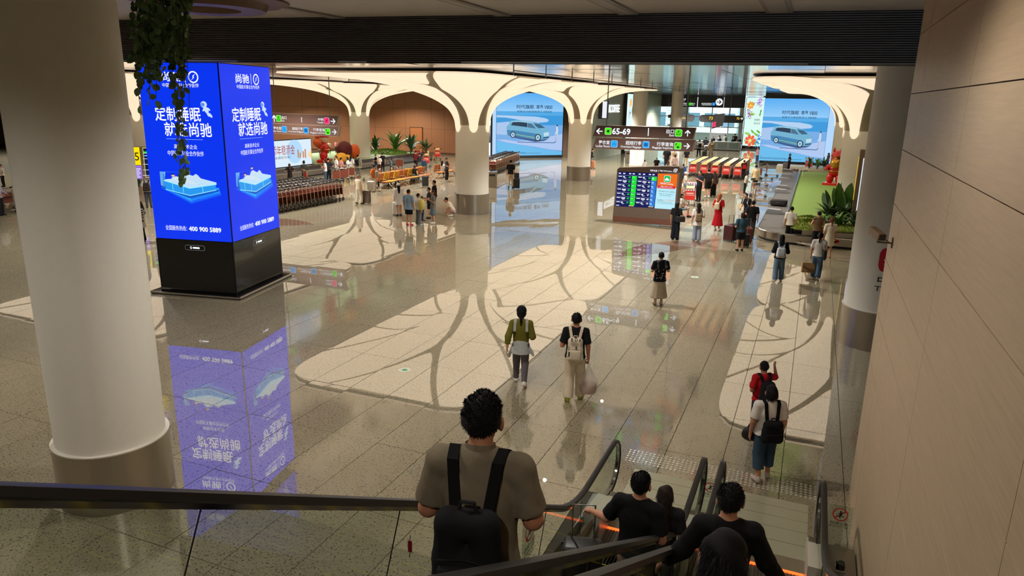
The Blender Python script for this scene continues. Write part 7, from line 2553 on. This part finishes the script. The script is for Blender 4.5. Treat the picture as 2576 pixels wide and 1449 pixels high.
# ================================================================== PLANTS
M_LEAFD = mat('leaf_dark', (58, 90, 46), .5, noise=.25, nscale=6)
M_LEAFM = mat('leaf_mid', (86, 130, 56), .5, noise=.25, nscale=6)
M_LEAFB = mat('leaf_bright', (104, 134, 52), .6, noise=.25, nscale=8)
M_VINE = mat('vine_leaf', (92, 122, 74), .55, noise=.3, nscale=8)
M_STEM = mat('plant_stem', (70, 74, 44), .7)
def blade(L, w, bend, n=5, heart=False):
    """leaf along +X rising, midrib fold"""
    rows = []
    for i in range(n + 1):
        f_ = i / n
        ww = w * (math.sin(math.pi * min(1, f_ * .92 + .08)) ** (.7 if heart else .9))
        x, z = 0.0, 0.0
        for q_ in range(12):
            th_ = 1.3 - bend * 1.15 * f_ * (q_ + .5) / 12
            x += L * f_ / 12 * math.cos(th_)
            z += L * f_ / 12 * math.sin(th_)
        rows.append([(x, -ww, z + ww * .25), (x, 0, z), (x, ww, z + ww * .25)])
    return rows
def leafy(label, P, kind, n, L, w, m, seed, parts=True, name='island_plant'):
    rr = random.Random(seed)
    t = thing(name, label, 'plant', P, rr.uniform(0, 6))
    me = MB().strip(blade(L, w, kind)).mesh('leaf', m, True)
    for k in range(n):
        s_ = rr.uniform(.65, 1.1)
        o = link('leaf', me, t, (0, 0, rr.uniform(.0, .25) * L), (rr.uniform(-.2, .2), rr.uniform(-.5, .35), 2 * math.pi * k / n * 1.618 * 2))
        o.scale = (s_, s_, s_)
    MB().tube([(0, 0, 0), (0, 0, .3 * L)], .02 + .02 * L, 5).build('stem', M_STEM, t)
    return t
def paddles(label, P, n, L, w, seed, m=M_LEAFM):
    """big paddle leaves on upright stalks"""
    rr = random.Random(seed)
    t = thing('paddle_leaf_plant', label, 'plant', P)
    rows = []
    for i in range(7):
        f_ = i / 6
        ww = w * math.sin(math.pi * min(1, f_ * .93 + .05)) ** .8
        rows.append([(-ww, -.1 * L * f_ * f_, L * f_ + 0 * ww), (0, -.1 * L * f_ * f_ - .06 * ww, L * f_), (ww, -.1 * L * f_ * f_, L * f_)])
    me = MB().strip(rows).mesh('leaf', m, True)
    for k in range(n):
        a = 2 * math.pi * k / n + rr.uniform(-.3, .3)
        tl = rr.uniform(.12, .5)
        st = rr.uniform(.5, .95) * L
        base = Vector((0, 0, 0))
        tip = Vector((math.cos(a) * st * math.sin(tl), math.sin(a) * st * math.sin(tl), st * math.cos(tl)))
        MB().tube([base, tip * .5 + Vector((0, 0, .03)), tip], .014, 5).build('stalk', M_STEM, t)
        o = link('leaf', me, t, tip, (0, tl * 1.3, a) if False else None)
        o.rotation_euler = (0, 0, 0)
        o.matrix_local = Matrix.Translation(tip) @ Matrix.Rotation(a, 4, 'Z') @ Matrix.Rotation(tl * 1.4, 4, 'Y') @ Matrix.Rotation(rr.uniform(-.8, .8), 4, 'Z')
    return t
def mound(label, P, rx, ry, rz, m, n, lw, seed):
    """moss or ground-cover mound: too many tiny leaves to count"""
    rr = random.Random(seed)
    t = thing('ground_cover', label, 'plant', P)
    t['kind'] = 'stuff'
    b = MB()
    b.lathe([(math.cos(e_), math.sin(e_)) for e_ in np.linspace(0, 1.52, 7)], 18, fn=lambda x, y, z: (x * rx, y * ry, z * rz))
    for k in range(n):
        a, e = rr.uniform(0, 6.283), rr.uniform(.05, 1.5)
        c, s_ = math.cos(e), math.sin(e)
        p = Vector((rx * c * math.cos(a), ry * c * math.sin(a), rz * s_))
        d = Vector((c * math.cos(a) + rr.uniform(-.5, .5), c * math.sin(a) + rr.uniform(-.5, .5), s_ + .4)).normalized()
        sd = d.orthogonal().normalized()
        L = lw * rr.uniform(.7, 1.6)
        b.add([p - sd * L * .25, p + d * L + sd * 0, p + sd * L * .25], [(0, 1, 2)])
    b.build('moss', m, t)
    return t
def isl(px_, py_, z=.56):
    p = at(px_, py_, z)
    return (max(p[0], .1), max(p[1], 32.15), .585 if p[1] > 33.8 else .665)
M_MOSS = mat('moss', (112, 128, 44), .9, noise=.35, nscale=5)
mound('rolling yellow green moss bank at the front of the right island', isl(2035, 590), .95, 1.0, .28, M_MOSS, 1500, .05, 1)
mound('low moss strip under the shrubs by the right column', isl(2110, 598), 1.2, .7, .2, M_MOSS, 1000, .05, 2)
mound('moss bank behind the white t-shirt man on the right island', isl(2020, 560), .7, 1.1, .25, M_MOSS, 900, .05, 3)
paddles('tall paddle leaf plant beside the lit post on the right island', isl(2112, 566), 8, 1.0, .2, 5)
paddles('paddle leaf plant with drooping leaf near the red statue', isl(2093, 562), 5, .9, .17, 6, M_LEAFD)
leafy('dark arching shrub left of the paddle leaf plant on the right island', isl(2086, 566), 1.0, 40, 1.05, .07, M_LEAFD, 7)
leafy('dark arching shrub below the lit post on the right island', isl(2124, 572), 1.1, 40, 1.0, .07, M_LEAFD, 8)
leafy('feathery green fern at the front of the right island', isl(2066, 584), 1.2, 30, .75, .04, M_LEAFM, 9)
leafy('round shrub with pale flowers at the front right of the island', isl(2108, 588), 1.0, 36, .7, .08, M_LEAFM, 10)
leafy('dark shrub beside the right column', isl(2150, 584), 1.0, 36, .85, .07, M_LEAFD, 11)
t = thing('flower_sprigs', 'tiny pink flowers on the shrubs of the right island', 'flowers', isl(2118, 575, .95))
t['kind'] = 'stuff'
b = MB()
rr = random.Random(9)
for k in range(14):
    b.ball((rr.uniform(-.5, .5), rr.uniform(-.3, .3), rr.uniform(-.05, .2)), .03, 6, 4)
b.build('flowers', mat('pink_flower', (214, 150, 130), .7), t)
for k, (x, y) in enumerate([(2035, 424), (2055, 426), (2072, 424)]):
    p = at(x, y, .3)
    leafy(['left', 'middle', 'right'][k] + ' dark shrub of the row before the right car screen', (p[0], p[1], .3), 1.0, 22, 1.0, .07, M_LEAFD if k != 1 else M_LEAFM, 20 + k)
tb = thing('planter_box', 'pale stone planter behind the right carousel belt', 'planter', (at(2055, 428)[0], at(2055, 428)[1], 0))
MB().box(-3.4, 2.4, -1.3, 1.3, 0, .31).build('box', M_STONE, tb)
# far left island plants in front of the wood wall
ql = at(1000, 396, .58)
for k, (dx, L_, n, m) in enumerate([(-1.8, 1.6, 20, M_LEAFD), (0.0, 2.2, 24, M_LEAFM), (1.4, 1.9, 22, M_LEAFD), (2.8, 1.3, 20, M_LEAFD), (-3.0, 1.0, 20, M_LEAFM)]):
    leafy(['dark bush left of the tall palm', 'tallest palm like plant', 'broad leaf plant right of the tall palm', 'low bush right of the broad leaf plant', 'small fern at the left end'][k] + ' before the wood wall', (-36.2 + dx * .9, 58.2 + dx * .5, .585), 1.0, n, L_, .13, m, 30 + k)
mound('moss bank under the palm like plants before the wood wall', (-36.6, 57.6, .585), 2.0, 1.2, .35, M_LEAFB, 700, .12, 4)
for k, (x, y) in enumerate([(350, 468), (340, 462)]):
    p = at(x, y, .55)
    leafy(['dark shrub under the yellow 65 sign', 'second shrub left under the yellow 65 sign'][k], (p[0], p[1], .5), 1.0, 24, .8, .07, M_LEAFD, 40 + k)
tb = thing('planter_box', 'stone planter with moss under the yellow 65 sign', 'planter', (at(352, 480)[0], at(352, 480)[1], 0), rad(20))
MB().box(-2.4, 2.4, -1.2, 1.2, 0, .5).build('box', M_STONE, tb)
p = at(1105, 385, .3)
leafy('small green bush beside the woman with the red hat', (at(1090, 400)[0], at(1090, 400)[1] + .6, .0), 1.0, 20, .8, .08, M_LEAFM, 50)
# cleaning sign by the striped woman
p = at(347, 612)
t = thing('floor_sign', 'yellow folding wet floor sign beside the striped woman', 'floor sign', p, rad(30))
MB().prism([(-.14, 0), (.14, 0), (.1, .62), (-.1, .62)], -.012, .012, lambda u, v, h: (u, -.16 + h + .25 * v, v)).build('front_panel', mat('sign_yellow', (226, 190, 20), .5), t)
MB().prism([(-.14, 0), (.14, 0), (.1, .62), (-.1, .62)], -.012, .012, lambda u, v, h: (u, .16 + h - .25 * v, v)).build('back_panel', mat('sign_yellow', (226, 190, 20), .5), t)
# hanging vines close to the camera, under the lobby ceiling
def vine_pt(x, y, D):
    return at_D(x, y, D)
lm = MB()
rows = []
for i in range(6):
    f_ = i / 5
    ww = .034 * math.sin(math.pi * min(1, f_ * .86 + .14)) ** .75
    rows.append([(-ww, .0 + ww * .2, -.075 * f_), (0, -.006 * math.sin(3 * f_), -.075 * f_), (ww, ww * .2, -.075 * f_)])
lm.strip(rows)
leaf_mesh = lm.mesh('leaf', M_VINE, True)
top = at_D(400, -40, 9.0)
vn = thing('hanging_vine', 'dark trailing vine hanging from the lobby ceiling before the blue pillar', 'plant', (top[0], top[1], 7.15))
To = Vector((top[0], top[1], 7.15))
rr = random.Random(21)
MB().lathe([(.16, 0), (.3, -.02), (.3, -.1), (.2, -.16), (.05, -.16)], 20).build('hanging_pot', M_BLACKM, vn, True)
strands = [(350, 282, 18), (372, 255, 14), (398, 262, 14), (428, 462, 12), (448, 440, 14), (468, 455, 12), (440, 170, 16), (412, 160, 16), (386, 150, 16), (360, 140, 16), (455, 190, 16), (465, 170, 16), (342, 60, 18), (378, 90, 16), (425, 110, 16), (450, 130, 16), (405, 120, 16), (432, 140, 16), (459, 140, 16), (447, 250, 13), (462, 300, 12)]
nleaf = 0
for (sx, ey, st) in strands:
    D = 9.0 + rr.uniform(-.35, .35)
    yq = -60
    pts = []
    xw = sx + rr.uniform(-5, 5)
    while yq < ey:
        pts.append(Vector(vine_pt(xw, yq, D)) - To)
        yq += st
        xw += rr.uniform(-3.0, 3.5)
    if len(pts) < 2:
        continue
    MB().tube([tuple(p) for p in pts], .004, 4).build('strand', M_STEM, vn)
    for p in pts:
        dens = 2 if p.z > -1.35 else 1
        for q in range(dens):
            if nleaf >= 298 or p.z > -.05:
                continue
            o = link('leaf', leaf_mesh, vn, tuple(p + Vector((rr.uniform(-.03, .03), rr.uniform(-.03, .03), rr.uniform(-.03, .03)))), (rr.uniform(-.7, .7), rr.uniform(-.9, .9), rr.uniform(0, 6.28)))
            s_ = rr.uniform(.7, 1.25)
            o.scale = (s_, s_, s_)
            nleaf += 1

# the dense upper curtain of the same vine: leaves too many to pick apart
b = MB()
for k in range(620):
    x = 330 + 142 * rr.random() ** .85
    y = rr.uniform(-60, 150) if rr.random() < .8 else rr.uniform(60, 190)
    p = Vector(vine_pt(x + rr.uniform(-4, 4), y, 9.0 + rr.uniform(-.4, .4))) - To
    if p.z > -.06:
        continue
    R3 = Matrix.Rotation(rr.uniform(0, 6.28), 3, 'Z') @ Matrix.Rotation(rr.uniform(-.9, .9), 3, 'Y') @ Matrix.Rotation(rr.uniform(-.7, .7), 3, 'X')
    s_ = rr.uniform(.7, 1.2)
    b.add([tuple(p + R3 @ (Vector(q) * s_)) for q in lm.v], lm.f)
o = b.build('foliage', M_VINE, vn)
o['kind'] = 'stuff'
